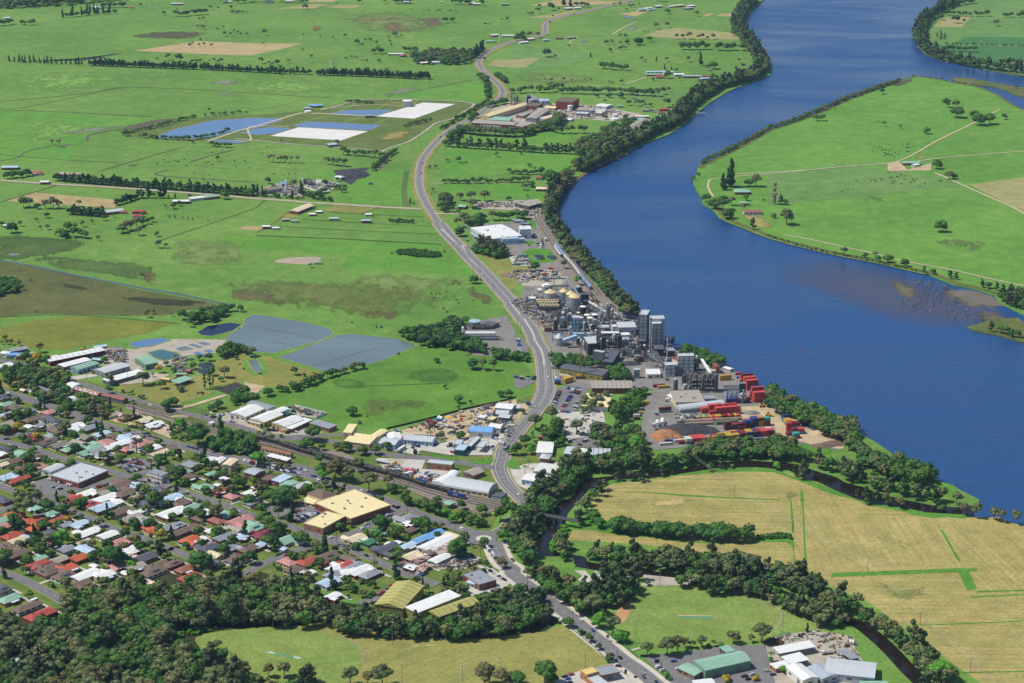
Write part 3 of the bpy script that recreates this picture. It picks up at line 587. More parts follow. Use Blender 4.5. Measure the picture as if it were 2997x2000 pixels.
for s,w_ in (('A3 -300,1600 330,1565 700,1530 1100,1500 1200,1480 1350,1412 1520,1312 1700,1222 1880,1135 2060,1040 2130,1000',3.2),('A3 1380,1480 1700,1440 2350,1390 2900,1340',3.2),('B2 1840,240 1800,170 1798,115 1840,78 2100,50 2350,32 B3 350,0',3),('B3 1530,20 1680,85 1790,135 2000,230 2250,340 2400,430',3.6),('B3 150,590 400,635 640,690 1000,770 1300,842 1700,915 2000,985 2350,1060',3),
 ('A2 1030,778 1200,720 1300,705',3.5),('A2 915,320 1000,265 1060,235 1140,203',3.5),('A2 520,390 600,340',3),('A2 520,390 560,405 700,410 1100,420',2.5),('A0 0,1480 160,1445 250,1390 460,1345',2.5),('A0 1740,1490 1900,1440 2150,1375',3),('A0 800,1290 810,1250 900,1220 1100,1190',4),('B0 1420,40 1440,20 1550,-10',2.5),('B0 1430,42 1700,68 2350,108',2.2),('B1 1640,395 1900,395',5),('C2 1700,1180',0),('B1 1640,120 2350,118',3)):
    if w_:road(s,w_,m_track if 'A0' not in s[:3] and 'B0' not in s[:3] else m_mud,None,'track',None,0)
road('C1 40,940 300,880 560,800 760,740',6,m_dirt,None,'track',None,0)
sheet('driveway','C1 -300,600',m_conc,Z4) if False else None
# ---------------------------------------------------------------- yards and car parks
for nm,s,mt in (
 ('factory_yard','G 1190,690 1215,640 1225,600 1190,560 1200,540 1225,500 1240,470 1252,500 1285,560 1352,640 1450,735 1560,805 1690,855 1760,930 1800,960 1880,970 1935,1015 1928,1035 1840,1018 1700,1012 1500,1035 1470,1000 1480,920 1500,895 1400,900 1265,880 1268,840 1265,800 1230,750',m_yard),
 ('gravel_yard','C2 820,1230 1500,1010 2100,850 2400,800 C3 60,860 320,840 200,1000 C2 2330,1330 1900,1400 1500,1400 1300,1300 850,1270',m_dirt),
 ('gravel_yard','C4 1200,880 1400,1020 1650,1080 1950,1240 2220,1400 2200,1480 1850,1450 1500,1340 1300,1300 1250,1180 1000,1080 800,1060 800,900',m_dirt),
 ('car_park','C3 600,640 930,610 1050,640 900,940 850,1000 620,960 540,880',m_asph),('concrete_yard','C3 600,980 1250,960 1300,1250 1050,1330 720,1330 620,1150',m_conc),('car_park','C3 740,1340 1200,1300 1450,1400 1200,1480 850,1450',m_asph),('car_park','C3 30,510 320,520 320,560 130,650 40,640 20,570',m_asph),
 ('car_park','F1 -330,1400 60,1400 260,1440 330,1567 300,1700 -300,1700',m_asph),
 ('concrete_yard','C2 420,1440 880,1250 1400,1400 1520,1360 2350,1250 C3 0,1180 C2 2200,1567 1500,1567 1100,1500 1000,1560 700,1500',m_conc),
 ('car_park','D0 400,395 680,310 1080,440 690,556 560,540',m_asph),('car_park','D0 1560,110 1750,50 2200,60 2050,180 1720,232',m_asph),
 ('car_park','D1 1290,720 1700,640 2060,690 2200,800 1830,940 1430,850',m_asph),('car_park','D1 900,20 1300,0 1500,60 1980,180 2200,330 1900,300 1500,220 1000,110',m_asphd),
 ('concrete_yard','D2 480,40 700,50 900,60 1160,60 1100,190 1650,230 1300,420 1000,340 600,230',m_conc),('gravel_yard','D2 640,60 900,65 800,160 500,130',m_grav),
 ('rail_yard','C0 1740,850 2350,990 C1 0,1060 500,1170 1100,1280 1500,1390 2350,1520 D2 500,190 1400,470 2250,640 2200,760 1900,800 1400,690 900,480 300,250 C1 1200,1400 700,1310 0,1180 C0 2350,1100 1730,930',m_ball),
 ('gravel_yard','D2 800,1400 1150,1240 1700,1330 1990,1440 1700,1567 850,1567',m_dirt),('concrete_yard','D2 560,1420 850,1310 900,1330 640,1445',m_conc),
 ('car_park','D2 660,830 760,760 850,800 760,880 660,900',m_asph),('car_park','E2 180,480 660,240 960,140 1060,200 700,440 440,470',m_asph),('concrete_yard','E2 1600,290 1850,220 2250,300 2220,290 2000,430 1850,400',m_conc),('car_park','E2 1850,-60 2060,-20 2330,170 2230,300 1900,340 2120,190',m_conc),
 ('concrete_yard','E3 560,1600 640,1500 930,1400 1460,1280 1560,1360 1850,1600',m_conc),('grass_verge','E3 1480,1400 1560,1375 1680,1470 1620,1490',m_greenstrip),
 ('car_park','E3 1830,1240 2000,1170 2350,1180 E4 0,1140 700,1050 1130,1050 1220,1000 1300,1567 1300,1700 E3 2300,1700 2000,1400',m_asph),('concrete_yard','E4 1130,1050 1180,960 1400,900 1760,850 2200,900 2350,950 E5 30,1100 300,1500 0,1700 E4 1300,1700',m_grav),
 ('car_park','E3 1800,75 2350,130 E4 110,150 110,210 0,222 E3 2350,225 1770,235',m_grav),('boat_ramp','E3 900,150 960,90 850,20 1000,20 1060,90 1400,130 1350,180 960,180',m_conc),
 ('dairy_yard','F5 180,390 230,190 480,170 740,150 790,280 830,400 700,420 640,440 690,600 520,610 455,500',m_yard),('concrete_pad','F5 470,515 640,490 685,600 515,610',m_conc),
 ('lawn','F5 590,380 700,355 745,375 660,398',m_greenstrip),('lawn','F5 600,460 700,430 880,440 930,560 700,580 640,500',m_greenstrip),('lawn','F5 640,160 730,155 740,250 700,230',m_greenstrip),
 ('rail_yard','B2 215,440 262,440 330,600 430,700 620,900 780,1070 900,1230 1040,1370 1080,1460 930,1350 780,1230 600,1080 430,870 330,720 240,540',m_ball),
 ('gravel_yard','F5 540,690 700,630 900,640 1000,680 1050,720 1000,780 700,800 600,800',m_grav),('gravel_yard','B1 -30,190 200,115 400,140 450,185 420,245 -30,215',m_grav),('gravel_yard','B1 430,150 560,80 780,120 650,205 500,180',m_conc),('coal_yard','B1 700,0 1040,-30 870,130 790,95',M('coal','3c3c40',.95,.2,.1)),
 ('factory_yard','F4 170,310 230,215 430,130 880,150 1060,165 1300,215 1240,240 1100,260 960,250 1000,235 800,250 600,310 520,335',m_grav),('gravel_yard','F4 190,790 420,780 620,770 640,800 600,895 540,895 560,850 200,830',m_grav),('gravel_yard','F5 420,-20 760,0 740,130 680,130 700,80',m_grav),
 ('gravel_yard','C0 1430,80 1700,100 2350,130 C1 0,330 C0 2100,400 1900,380 2000,420 2350,460 2100,560 1650,600 1400,320',m_grav),('gravel_yard','C0 1750,60 2350,-30 C1 800,-20 640,160 200,200 60,330 C0 2150,170',m_grav),
 ('concrete_yard','C0 930,490 1250,450 1400,470 1060,530',m_conc),('gravel_yard','C0 1450,1000 1900,1150 2350,1170 2350,1340 2100,1240 1500,1080',m_dirt),('gravel_yard','C1 600,1060 800,960 1050,1090 1300,1250 1000,1200',m_grav),('gravel_yard','C1 1330,1200 1900,1190 2100,1260 1700,1310 1400,1270',m_grav),
 ('gravel_yard','C1 1590,920 1700,890 2150,1010 2000,1060 1750,1020',m_grav),('compost_bed','C1 600,660 900,560 1060,640 830,740',M('compost','3a3a34',.95,.2,.1)),('dirt_patch','C1 1060,660 1000,560 1300,620 1150,740',m_dirt),
 ('sedimentation_pond','C1 60,95 200,65 330,110 140,135',m_pondg),('sedimentation_pond','C1 230,50 300,30 440,75 390,100',m_pondg),('sedimentation_pond','C1 350,20 450,5 560,40 470,60',m_pondg),('sedimentation_pond','C1 300,165 370,140 480,190 440,215',m_pondb),('sedimentation_pond','C1 440,130 530,110 600,150 520,160',m_pondb),
 ('gravel_yard','B1 1830,1480 1950,1400 2300,1330 2420,1567 2400,1700 2000,1700 1850,1567',m_yard),('concrete_yard','D3 -300,100 0,180 200,120 700,100 860,40 700,120 250,500 80,420 -60,200',m_conc),
 ('farm_yard','A3 1100,1500 1200,1480 1280,1560 1500,1500 1500,1567 1100,1570',m_dirt),('footpath','E3 1600,1115 1750,1075 1780,1090 1640,1125',m_conc)):
    sheet(nm,s,mt,Z3+(.11 if nm in ('lawn','concrete_pad') else .06),1)
sheet('traffic_verge','D2 1215,5 1560,40 1620,75 1560,80 1250,30',m_greenstrip,Z4+.1);sheet('traffic_verge','D2 1745,95 2000,60 2090,50 2080,100 1980,128 1850,125',m_greenstrip,Z4+.1);sheet('traffic_verge','D2 2240,150 2347,30 D3 120,200 D2 2347,195',m_greenstrip,Z4+.1)
for s,n_ in (('F5 755,30 765,130 860,290 950,420 1100,600 1290,830 1342,896',3),('C0 1500,780 2350,1010 C1 500,1190 1150,1345 1500,1430 D2 450,210 1000,400 1450,540 1750,610 2150,700',4)):
    p=smooth(pts(s),4)
    for k in range(n_):
        o_=(k-(n_-1)/2)*4.6
        for e in (-.72,.72):ribbon('railway_track',offset(p,o_+e),.16,M('rail_steel','6e6258',.5,.1,.5),Z4+.08,0)
        dashes('railway_sleepers',p,.28,.4,2.2,M('sleeper','5c544a',.95,.2,.5),Z4+.02,o_)
def shore(s,w_,mat,off=0.0,z=Z3):
    ribbon('bank',smooth(pts(s),2),w_,mat,z,0,off)
shore('P 2678,222 2582,253 2486,288 2407,323 2327,355 2247,381 2186,416 2122,448 2058,480 2042,491',10,m_bank,4)
shore('P 2042,492 2039,510 2028,523 2031,541 2043,564 2053,578 2058,598 2085,613 2107,638 2139,654 2187,673 2251,698 2343,723 2451,748 2566,770 2646,789 2719,805',5,m_sand,2.6,-.4)
shore('P 2058,600 2085,613 2107,638 2139,654 2187,673 2251,698 2343,723 2451,748 2566,770 2646,789 2719,805 2790,834 2853,847 2911,866',9,m_bank,8)
shore('P 2997,322 2965,306 2933,284 2901,268 2853,252 2805,244 2742,231 2680,222',6,m_bank,3)
shore('P 2684,134 2707,157 2758,178 2869,200 2965,218 3100,245',10,m_bank,5)
shore('P 1717,502 1688,522 1652,553',5,M('red_bank','7c5c48',.95,.2,.1),2,-.4);shore('P 1835,447 1787,469 1743,486 1717,502',5,M('red_bank','7c5c48',.95,.2,.1),2,-.4)
def mound(name,desc,t,x,y,rx,ry,h,mat,rot=0,cat='heap'):
    X,Y=W(*full(t,x,y));m_=MB();n=22;rr=random.Random(int(x+y))
    prof=[(1,0),(.86,.22),(.68,.5),(.45,.78),(.2,.96),(.03,1)]
    i=0
    for a,b in prof:
        for k in range(n):
            q=a*(1+rr.uniform(-.08,.08));m_.v.append((rx*q*math.cos(k*2*math.pi/n),ry*q*math.sin(k*2*math.pi/n),h*b*(1+rr.uniform(-.06,.06))))
    for a in range(len(prof)-1):
        for k in range(n):j=(k+1) % n;m_.f.append((a*n+k,a*n+j,(a+1)*n+j,(a+1)*n+k));m_.m.append(0)
    m_.f.append(tuple((len(prof)-1)*n+k for k in range(n)));m_.m.append(0)
    o=m_.obj(name,mat);o.location=(X,Y,0.3);o.rotation_euler.z=rot;mark([(X-rx,Y-ry),(X+rx,Y-ry),(X+rx,Y+ry),(X-rx,Y+ry)],1)
    return props(o,desc,cat,None,True)
mwc=M('woodchip','a0704a',.95,.2,.2);mco=M('coal','3c3c40',.95,.2,.1)
# ---------------------------------------------------------------- the air
hz=MB().box(0,6950,-4.5,18400,14500,720);hm=bpy.data.materials.new('haze');hm.use_nodes=True;hn=hm.node_tree.nodes;hn.remove(hn['Principled BSDF'])
pv=hn.new('ShaderNodeVolumePrincipled');pv.inputs['Color'].default_value=(0.45,0.68,1.0,1);pv.inputs['Density'].default_value=HAZE;pv.inputs['Anisotropy'].default_value=0.0
hm.node_tree.links.new(pv.outputs[0],hn['Material Output'].inputs['Volume']);ho=hz.obj('haze',hm);ho['kind']='stuff'
# ================================================================ BUILDINGS
ROOFC=dict(w='d6d6d2',l='a9bccb',g='8c8f94',d='53565e',b='6e5c50',r='a24c40',o='b85c3c',m='7c3440',p='b48078',e='84a892',E='3f7a58',t='cfc0a0',y='cdb574',Y='a9a35a',c='d8c898',k='3f3d40',u='6f9ccc',v='8c5c4c',s='b4b8ba',G='7a7a66',q='9c9488',T='2f8a8c',B='8a5a48',z='9ea7b0')
def RM(c):
    if c=='x':return rust_mat()
    return M('roof_'+c,ROOFC[c],.55 if c in 'wlgsz' else .8,.07,.3,0.0,.35)
def rust_mat():
    if 'rust_roof' in MATS:return MATS['rust_roof']
    m,n,l,p=new_mat('rust_roof');g=n.new("ShaderNodeNewGeometry");a=n.new("ShaderNodeTexNoise");a.inputs['Scale'].default_value=.35;a.inputs['Detail'].default_value=6
    l.new(g.outputs['Position'],a.inputs['Vector']);r=n.new("ShaderNodeValToRGB");r.color_ramp.elements[0].position=.45;r.color_ramp.elements[1].position=.55
    r.color_ramp.elements[0].color=(*srgb('b8b0a8'),1);r.color_ramp.elements[1].color=(*srgb('8c5644'),1);l.new(a.outputs[0],r.inputs[0]);l.new(r.outputs[0],p.inputs['Base Color']);p.inputs['Roughness'].default_value=.8
    MATS['rust_roof']=m;return m
WALLC=dict(r='8a4a38',b='9a6a50',w='c8ccd0',c='cdb894',y='d0b060',g='8f9396',d='64676a',k='46484c',l='b4cce0',o='c47a48',e='6f8f78',h='d8d2c4',Y='8c8648',T='2a6066',m='6e2c30',z='a9b2b8')
def WM(c):return M('wall_'+c,WALLC[c],.8,.1,.5)
m_glass=M('window_glass','2c3640',.15,.1,1,0,.6);m_door=M('door_paint','4a4440',.6,.1,1);m_roller=M('roller_door','6a6e72',.5,.1,1)
m_steel=M('steel','8e9498',.45,.2,.6,.35);m_dsteel=M('dark_steel','585856',.6,.3,.5,.1);m_trim=M('trim','c8c4bc',.6,.1,1)
def roof_mb(m,L,Wd,h,rt,ridge,rh,ov=.4,split=1):
    """roof solid standing on z=h; ridge 'u' along local x, 'v' along local y"""
    if ridge=='v':a,b=Wd/2+ov,L/2+ov
    else:a,b=L/2+ov,Wd/2+ov
    def P(x,y,z):return (x,y,z) if ridge != 'v' else (-y,x,z)
    t=.25
    if rt=='gable':
        for s in range(split):
            y0=-b+2*b*s/split;y1=-b+2*b*(s+1)/split;ym=(y0+y1)/2
            v=[P(-a,y0,h),P(a,y0,h),P(a,y1,h),P(-a,y1,h),P(-a,ym,h+rh),P(a,ym,h+rh)]
            i=len(m.v);m.v+=v
            for f in ((0,3,2,1),(0,1,5,4),(2,3,4,5),(1,2,5),(3,0,4)):m.f.append(tuple(i+k for k in f));m.m.append(0 if len(f)==4 else 0)
    elif rt=='hip':
        k=min(a,b)*.95;i=len(m.v)
        m.v+=[P(-a,-b,h),P(a,-b,h),P(a,b,h),P(-a,b,h),P(-(a-k),0,h+rh),P(a-k,0,h+rh)] if a >= b else [P(-a,-b,h),P(a,-b,h),P(a,b,h),P(-a,b,h),P(0,-(b-k),h+rh),P(0,b-k,h+rh)]
        if a >= b:F=((0,3,2,1),(0,1,5,4),(2,3,4,5),(1,2,5),(3,0,4))
        else:F=((0,3,2,1),(1,2,5,4),(3,0,4,5),(0,1,4),(2,3,5))
        for f in F:m.f.append(tuple(i+q for q in f));m.m.append(0)
    elif rt=='skill':
        i=len(m.v);m.v+=[P(-a,-b,h),P(a,-b,h),P(a,b,h),P(-a,b,h),P(-a,-b,h+t),P(a,-b,h+t),P(a,b,h+rh),P(-a,b,h+rh)]
        for f in ((0,3,2,1),(4,5,6,7),(0,1,5,4),(1,2,6,5),(2,3,7,6),(3,0,4,7)):m.f.append(tuple(i+q for q in f));m.m.append(0)
    elif rt=='arch':
        n=10;i=len(m.v)
        for x in (-a,a):
            for k in range(n+1):
                th=math.pi*k/n;m.v.append(P(x,-b*math.cos(th),h+rh*math.sin(th)))
        for k in range(n):m.f.append((i+k,i+n+1+k,i+n+2+k,i+k+1));m.m.append(0)
        m.f.append(tuple(i+k for k in range(n+1)));m.f.append(tuple(i+n+1+k for k in reversed(range(n+1))));m.m+=[0,0]
        m.f.append((i,i+n,i+2*n+1,i+n+1));m.m.append(0)
    elif rt=='saw':
        for s in range(split):
            x0=-a+2*a*s/split;x1=-a+2*a*(s+1)/split;i=len(m.v)
            m.v+=[P(x0,-b,h),P(x1,-b,h),P(x1,b,h),P(x0,b,h),P(x0+.3,-b,h+rh),P(x0+.3,b,h+rh)]
            for f in ((0,3,2,1),(4,1,2,5),(0,4,5,3),(0,1,4),(2,3,5)):m.f.append(tuple(i+q for q in f));m.m.append(0)
    else:   # flat deck with a low parapet
        m.box(0,0,h,2*(L/2+ov*.3),2*(Wd/2+ov*.3),.35)
        for x,y,sx,sy in ((0,Wd/2,L+.3,.3),(0,-Wd/2,L+.3,.3),(L/2,0,.3,Wd-.3),(-L/2,0,.3,Wd-.3)):m.box(x,y,h+.352,sx,sy,.45)
NOISE=random.Random(11)
def bframe(A,B,Cc):
    ax,ay=A;bx,by=B;L=math.hypot(bx-ax,by-ay);ux,uy=(bx-ax)/L,(by-ay)/L;vx,vy=-uy,ux
    w=(Cc[0]-bx)*vx+(Cc[1]-by)*vy
    cx,cy=ax+ux*L/2+vx*w/2,ay+uy*L/2+vy*w/2
    return cx,cy,L,abs(w),math.atan2(uy,ux)
def facade(par,L,Wd,h,rot,nwin=4,ndoor=1,band=0):
    """windows and roller doors on the sides that face the viewer"""
    for side,(nx,ny,ln,dist) in enumerate(((0,-1,L,Wd/2),(0,1,L,Wd/2),(1,0,Wd,L/2),(-1,0,Wd,L/2))):
        wy=nx*math.sin(rot)+ny*math.cos(rot)
        if wy>-.25:continue
        k=max(1,int(nwin*ln/max(L,Wd))) if nwin else 0;d=ndoor if ln >= .6*max(L,Wd) or side>1 else 0
        slots=k+d
        if not slots:continue
        wdt=min(3.6,ln/(slots*1.7))
        for q in range(slots):
            t=(q+.5)/slots*ln-ln/2;isd=(q % max(1,slots//max(d,1))==0 and d>0 and q//max(1,slots//max(d,1))<d)
            px,py=(t,ny*(dist+.03)) if ny else (nx*(dist+.03),t)
            m=MB();hh=min(h*.7,4.2) if isd else 1.3;z0=0 if isd else max(.9,h*.45);
            m.box(px,py,z0,(wdt if ny else .12),(.12 if ny else wdt),hh)
            m.obj('roller_door' if isd else 'window',m_roller if isd else m_glass,par)
def bld(name,desc,t,pt,h,roof,wall,rt='gable',ridge='u',rh=2.0,win=4,door=1,cat='building',split=1,extra='',ov=.4,auto=True):
    n=[float(q) for q in pt.replace(',',' ').split()]
    A,B,Cc=(W(*full(t,n[2*i],n[2*i+1]),h) for i in range(3))
    cx,cy,L,Wd,rot=bframe(A,B,Cc)
    Wd=max(Wd,3)
    o=thing(name,desc,cat,cx,cy,rot,None,auto)
    c,s=math.cos(rot),math.sin(rot)
    mark([(cx+c*a*(L/2+2)-s*b*(Wd/2+2),cy+s*a*(L/2+2)+c*b*(Wd/2+2)) for a,b in ((-1,-1),(1,-1),(1,1),(-1,1))],2)
    open_='open' in extra
    m=MB()
    if open_:
        for x in np.linspace(-L/2+.5,L/2-.5,max(2,int(L/7)+1)):
            for y in (-Wd/2+.5,Wd/2-.5):q=MB().box(x,y,0,.35,.35,h);q.obj('post',m_steel,o)
    else:
        m.box(0,0,0,L,Wd,h)
        if rt=='gable' and ridge=='v' and split==1 and 'wing' in extra:pass
        m.obj('wall',WM(wall),o)
    r=MB();roof_mb(r,L,Wd,h+.02,rt,ridge,rh,ov,split);ro=r.obj('roof',RM(roof),o)
    if not open_:facade(o,L,Wd,h,rot,win,door)
    rr=random.Random(int(cx*3+cy))
    if 'vent' in extra or (rt=='flat' and L*Wd>250):
        for k in range(min(7,2+int(L*Wd/500))):
            MB().box(rr.uniform(-.4,.4)*L,rr.uniform(-.35,.35)*Wd,h+.35,rr.uniform(1,2.6),rr.uniform(1,2.2),rr.uniform(.6,1.4)).obj('roof_vent',m_steel,ro)
    if 'rib' in extra:      # dark skylight ribs across the roof
        N=int(extra.split('rib')[1].split()[0]) if extra.split('rib')[1][:1].isdigit() else 6
        for k in range(N):
            q=MB();a=L if ridge=='u' else Wd;b=Wd if ridge=='u' else L;x=(k+.5)/N*a-a/2;sl=math.hypot(b/2,rh)
            for sgn in (-1,1):
                p0=(x,sgn*(b/2+.1),h+.12);p1=(x,sgn*.3,h+rh+.1)
                if ridge=='v':p0,p1=(-p0[1],p0[0],p0[2]),(-p1[1],p1[0],p1[2])
                q.bar(p0,p1,.5,.14)
            q.obj('roof_rib',M('rib_grey','77777a',.7,.1,1),ro)
    if 'grid' in extra:
        q=MB()
        for nx,ny,ln,ds in ((0,-1,L,Wd/2+.12),(1,0,Wd,L/2+.12),(-1,0,Wd,L/2+.12)):
            k_=max(2,int(ln/5));P_=lambda t,z:(t,ny*ds,z) if ny else (nx*ds,t,z)
            for i in range(k_+1):q.bar(P_(-ln/2+ln*i/k_,0),P_(-ln/2+ln*i/k_,h),.45)
            for z in np.arange(4,h+.1,4):q.bar(P_(-ln/2,z),P_(ln/2,z),.35)
            for i in range(k_):q.bar(P_(-ln/2+ln*i/k_,h*.5),P_(-ln/2+ln*(i+1)/k_,h*.8),.25)
        q.obj('steel_frame',m_dsteel,o)
    if 'flue' in extra:
        for k in range(3):MB().tube((L*(.1+.13*k),0,h),(L*(.1+.13*k),0,h+rh+2.5),.35).obj('flue',m_steel,ro)
    return o
def tank(name,desc,t,x,y,wpx,h,mat,cone=0,top=None,cat='tank',ladder=True,base=0,n=20):
    """x,y: centre of the top rim; wpx: its width in tile pixels"""
    fx,fy=full(t,x,y);X,Y=W(fx,fy,h+base);f=Y*cp-(h+base-CAMH)*sp
    r=wpx/TILES[t][2]/2*f/FPX
    o=thing(name,desc,cat,X,Y,0)
    mark([(X-r-1,Y-r-1),(X+r+1,Y-r-1),(X+r+1,Y+r+1),(X-r-1,Y+r+1)],2)
    if base:
        for a in range(4):MB().tube((r*.75*math.cos(a*1.57+.8),r*.75*math.sin(a*1.57+.8),0),(r*.75*math.cos(a*1.57+.8),r*.75*math.sin(a*1.57+.8),base),.25,n=6).obj('leg',m_dsteel,o)
    prof=[(r,base),(r,base+h*.33),(r*1.008,base+h*.335),(r,base+h*.34),(r,base+h*.66),(r*1.008,base+h*.665),(r,base+h*.67),(r,base+h)]
    MB().lathe(prof,n).obj('shell',mat,o)
    topm=top or mat
    m=MB();m.lathe([(r*1.015,base+h+.002),(r*1.015,base+h+.15),(r*.12,base+h+.16+cone),(r*.12,base+h+.5+cone)] if cone else [(r*1.01,base+h+.002),(r*1.01,base+h+.2),(r*.97,base+h+.26),(.3,base+h+.5)],n);m.obj('lid',topm,o)
    if ladder and r>1.5:
        q=MB();q.bar((r*.7,-r*.72-.15,base),(r*.7,-r*.72-.15,base+h+.8),.5,.12);q.obj('ladder',m_steel,o)
    return o
m_alu=M('galvanised','9ea4a6',.45,.15,.4,.4);m_cream=M('silo_roof','cbb98a',.6,.15,.3);m_wh=M('white_paint','dcdcd8',.5,.08,.3);m_brn=M('brown_tank','3c302c',.6,.2,.3);m_rstk=M('rusty_tank','8a5a3c',.8,.2,.3)
m_blk=M('black_tank','2c2c30',.6,.2,.3);m_bluew=M('pale_blue_steel','9fb4c6',.5,.12,.3)
for x,y,w_,c_,d in ((745,508,240,m_cream,'grey steel grain silo with cream cone roof, front left of the silo group'),(1010,490,190,m_cream,'grey steel grain silo with cream cone roof in the middle of the silo group'),(1150,540,200,m_cream,'cream topped grain silo half hidden behind the largest silo'),(1225,595,250,m_cream,'largest front silo of corrugated grey steel with pale cone'),(680,378,220,m_wh,'white coned grain silo at the back left of the silo group')):
    tank('grain_silo',d,'F1',x,y,w_,13.5,m_alu,3.6,c_,'silo',n=28)
def cooler(i,x0,y0,x1,y1,desc):
    A,B=W(*full('F1',x0,y0),7),W(*full('F1',x1,y1),7);L=math.hypot(B[0]-A[0],B[1]-A[1]);rot=math.atan2(B[1]-A[1],B[0]-A[0])
    cx,cy=(A[0]+B[0])/2-math.sin(rot)*4,(A[1]+B[1])/2+math.cos(rot)*4
    o=thing('cooling_tower',desc,'cooling tower',cx,cy,rot);mark([(cx-L/2,cy-5),(cx+L/2,cy-5),(cx+L/2,cy+5),(cx-L/2,cy+5)],2)
    MB().box(0,0,2.2,L,8,4.8).obj('casing',M('cooler_grey','6a675f',.8,.2,.4),o)
    for k in range(9):MB().box(-L/2+.4+(L-.8)*k/8,-3.6,0,.5,.5,7.1).obj('leg',m_trim,o)
    for k in range(7):f=MB();f.lathe([(1.6,7.002),(1.35,7.5),(1.45,8.4)],14,-L/2+L*(k+.5)/7,0);f.obj('fan_stack',m_cream,o)
for i,a in enumerate(((470,695,860,690,'rearmost row of fan stacks in the cooling tower bank by the silos'),(500,735,900,730,'middle row of fan stacks in the cooling tower bank'),(530,785,920,790,'front row of fan stacks in the cooling tower bank by the gate'))):cooler(i,*a)
for a in ((1385,790,130,9,m_brn,m_wh,'tall brown tank with white lid in front of the largest silo'),(1295,912,75,7,m_brn,m_wh,'small brown tank with white lid beside the tall brown one'),(1490,900,80,5,m_brn,m_brn,'low dark brown tank right of the tall brown one'),(1470,952,135,6,m_brn,m_wh,'white lidded storage tank, left one of the back pair'),
 (1616,945,138,7,m_brn,m_wh,'white lidded storage tank, right one of the back pair'),(1350,1005,90,6,m_alu,m_wh,'white lidded storage tank beside the pale blue tower'),(1525,1008,132,6,m_alu,m_wh,'white lidded storage tank at the front of the tank group'),(1618,1045,112,11,m_alu,m_alu,'tall grey steel tank right of the white lidded tanks'),
 (850,1062,92,12,m_brn,m_brn,'brown cylinder standing beside the dark canopy near the gate'),(1410,1100,50,10,m_bluew,m_wh,'slim pale tank right of the pale blue tower'),(1450,1330,90,7,m_alu,m_alu,'grey tank in front of the pale blue tower'),(1555,1150,70,6,m_alu,m_wh,'small pale tank between the pipe racks'),(1530,1312,150,9,m_alu,m_alu,'wide grey tank with low cone in mid plant'),
 (1960,1072,62,7,m_alu,m_alu,'leftmost of four grey tanks in a row'),(2035,1066,62,7,m_alu,m_alu,'second of four grey tanks in a row'),(2110,1060,66,7,m_alu,m_alu,'third of four grey tanks in a row'),(2182,1056,60,7,M('tan_tank','8a7868',.7,.15,.3),None,'rightmost tan tank of four in a row'),
 (1300,1400,90,5,m_wh,m_wh,'low white tank at the end of the inclined gallery'),(1100,820,70,4,m_wh,m_wh,'small white tank at the foot of the largest silo')):
    tank('storage_tank',a[6],'F1',a[0],a[1],a[2],a[3],a[4],1.2 if a[2]>100 else .5,a[5])
tank('storage_tank','large pale tank with wide cone roof beside the highway fence','F1',930,1385,250,9,m_alu,4,m_alu)
for x,y,w_,h,d in ((1862,742,48,15,'tallest slim silo by the rail line'),(1918,728,44,15,'slim steel silo behind the rail loading bins'),(1900,825,52,10,'left round bin of the rail loading pair'),(1955,852,56,11,'right round bin of the rail loading pair')):tank('loading_silo',d,'F1',x,y,w_,h,m_alu,1.4,m_alu,'silo')
def stack(desc,t,x,ytop,ybase,r,mat,cat='chimney',name='stack'):
    X,Y=W(*full(t,x,ybase));s=mpp(*full(t,x,ybase));h=(ybase-ytop)/TILES[t][2]/s/.93
    o=thing(name,desc,cat,X,Y);MB().lathe([(r*1.25,0),(r*1.05,h*.12),(r,h*.5),(r*.92,h)],14).obj('shaft',mat,o)
    MB().lathe([(r*1.08,h+.002),(r*1.08,h+.6)],14).obj('rim',m_dsteel,o);MB().lathe([(r*1.5,h*.62),(r*1.5,h*.62+.25)],12).obj('gallery',m_steel,o);return o
stack('tall bright steel stack standing left of the white tower','F2',778,215,590,1.25,m_alu);stack('thin grey stack in front of the conveyors','F2',630,420,600,.5,m_steel);stack('thin pale mast behind the white lattice building','F2',968,425,660,.55,m_trim);stack('dark stack rising from the cone roofed tank by the highway','F1',903,1295,1470,1.0,m_dsteel);stack('short stack on the river side of the white lattice building','F3',385,92,190,.5,m_steel)
stack('tall pale concrete chimney of the old brick works','F4',439,62,152,2.2,M('chimney_concrete','a8a090',.9,.1,.3))
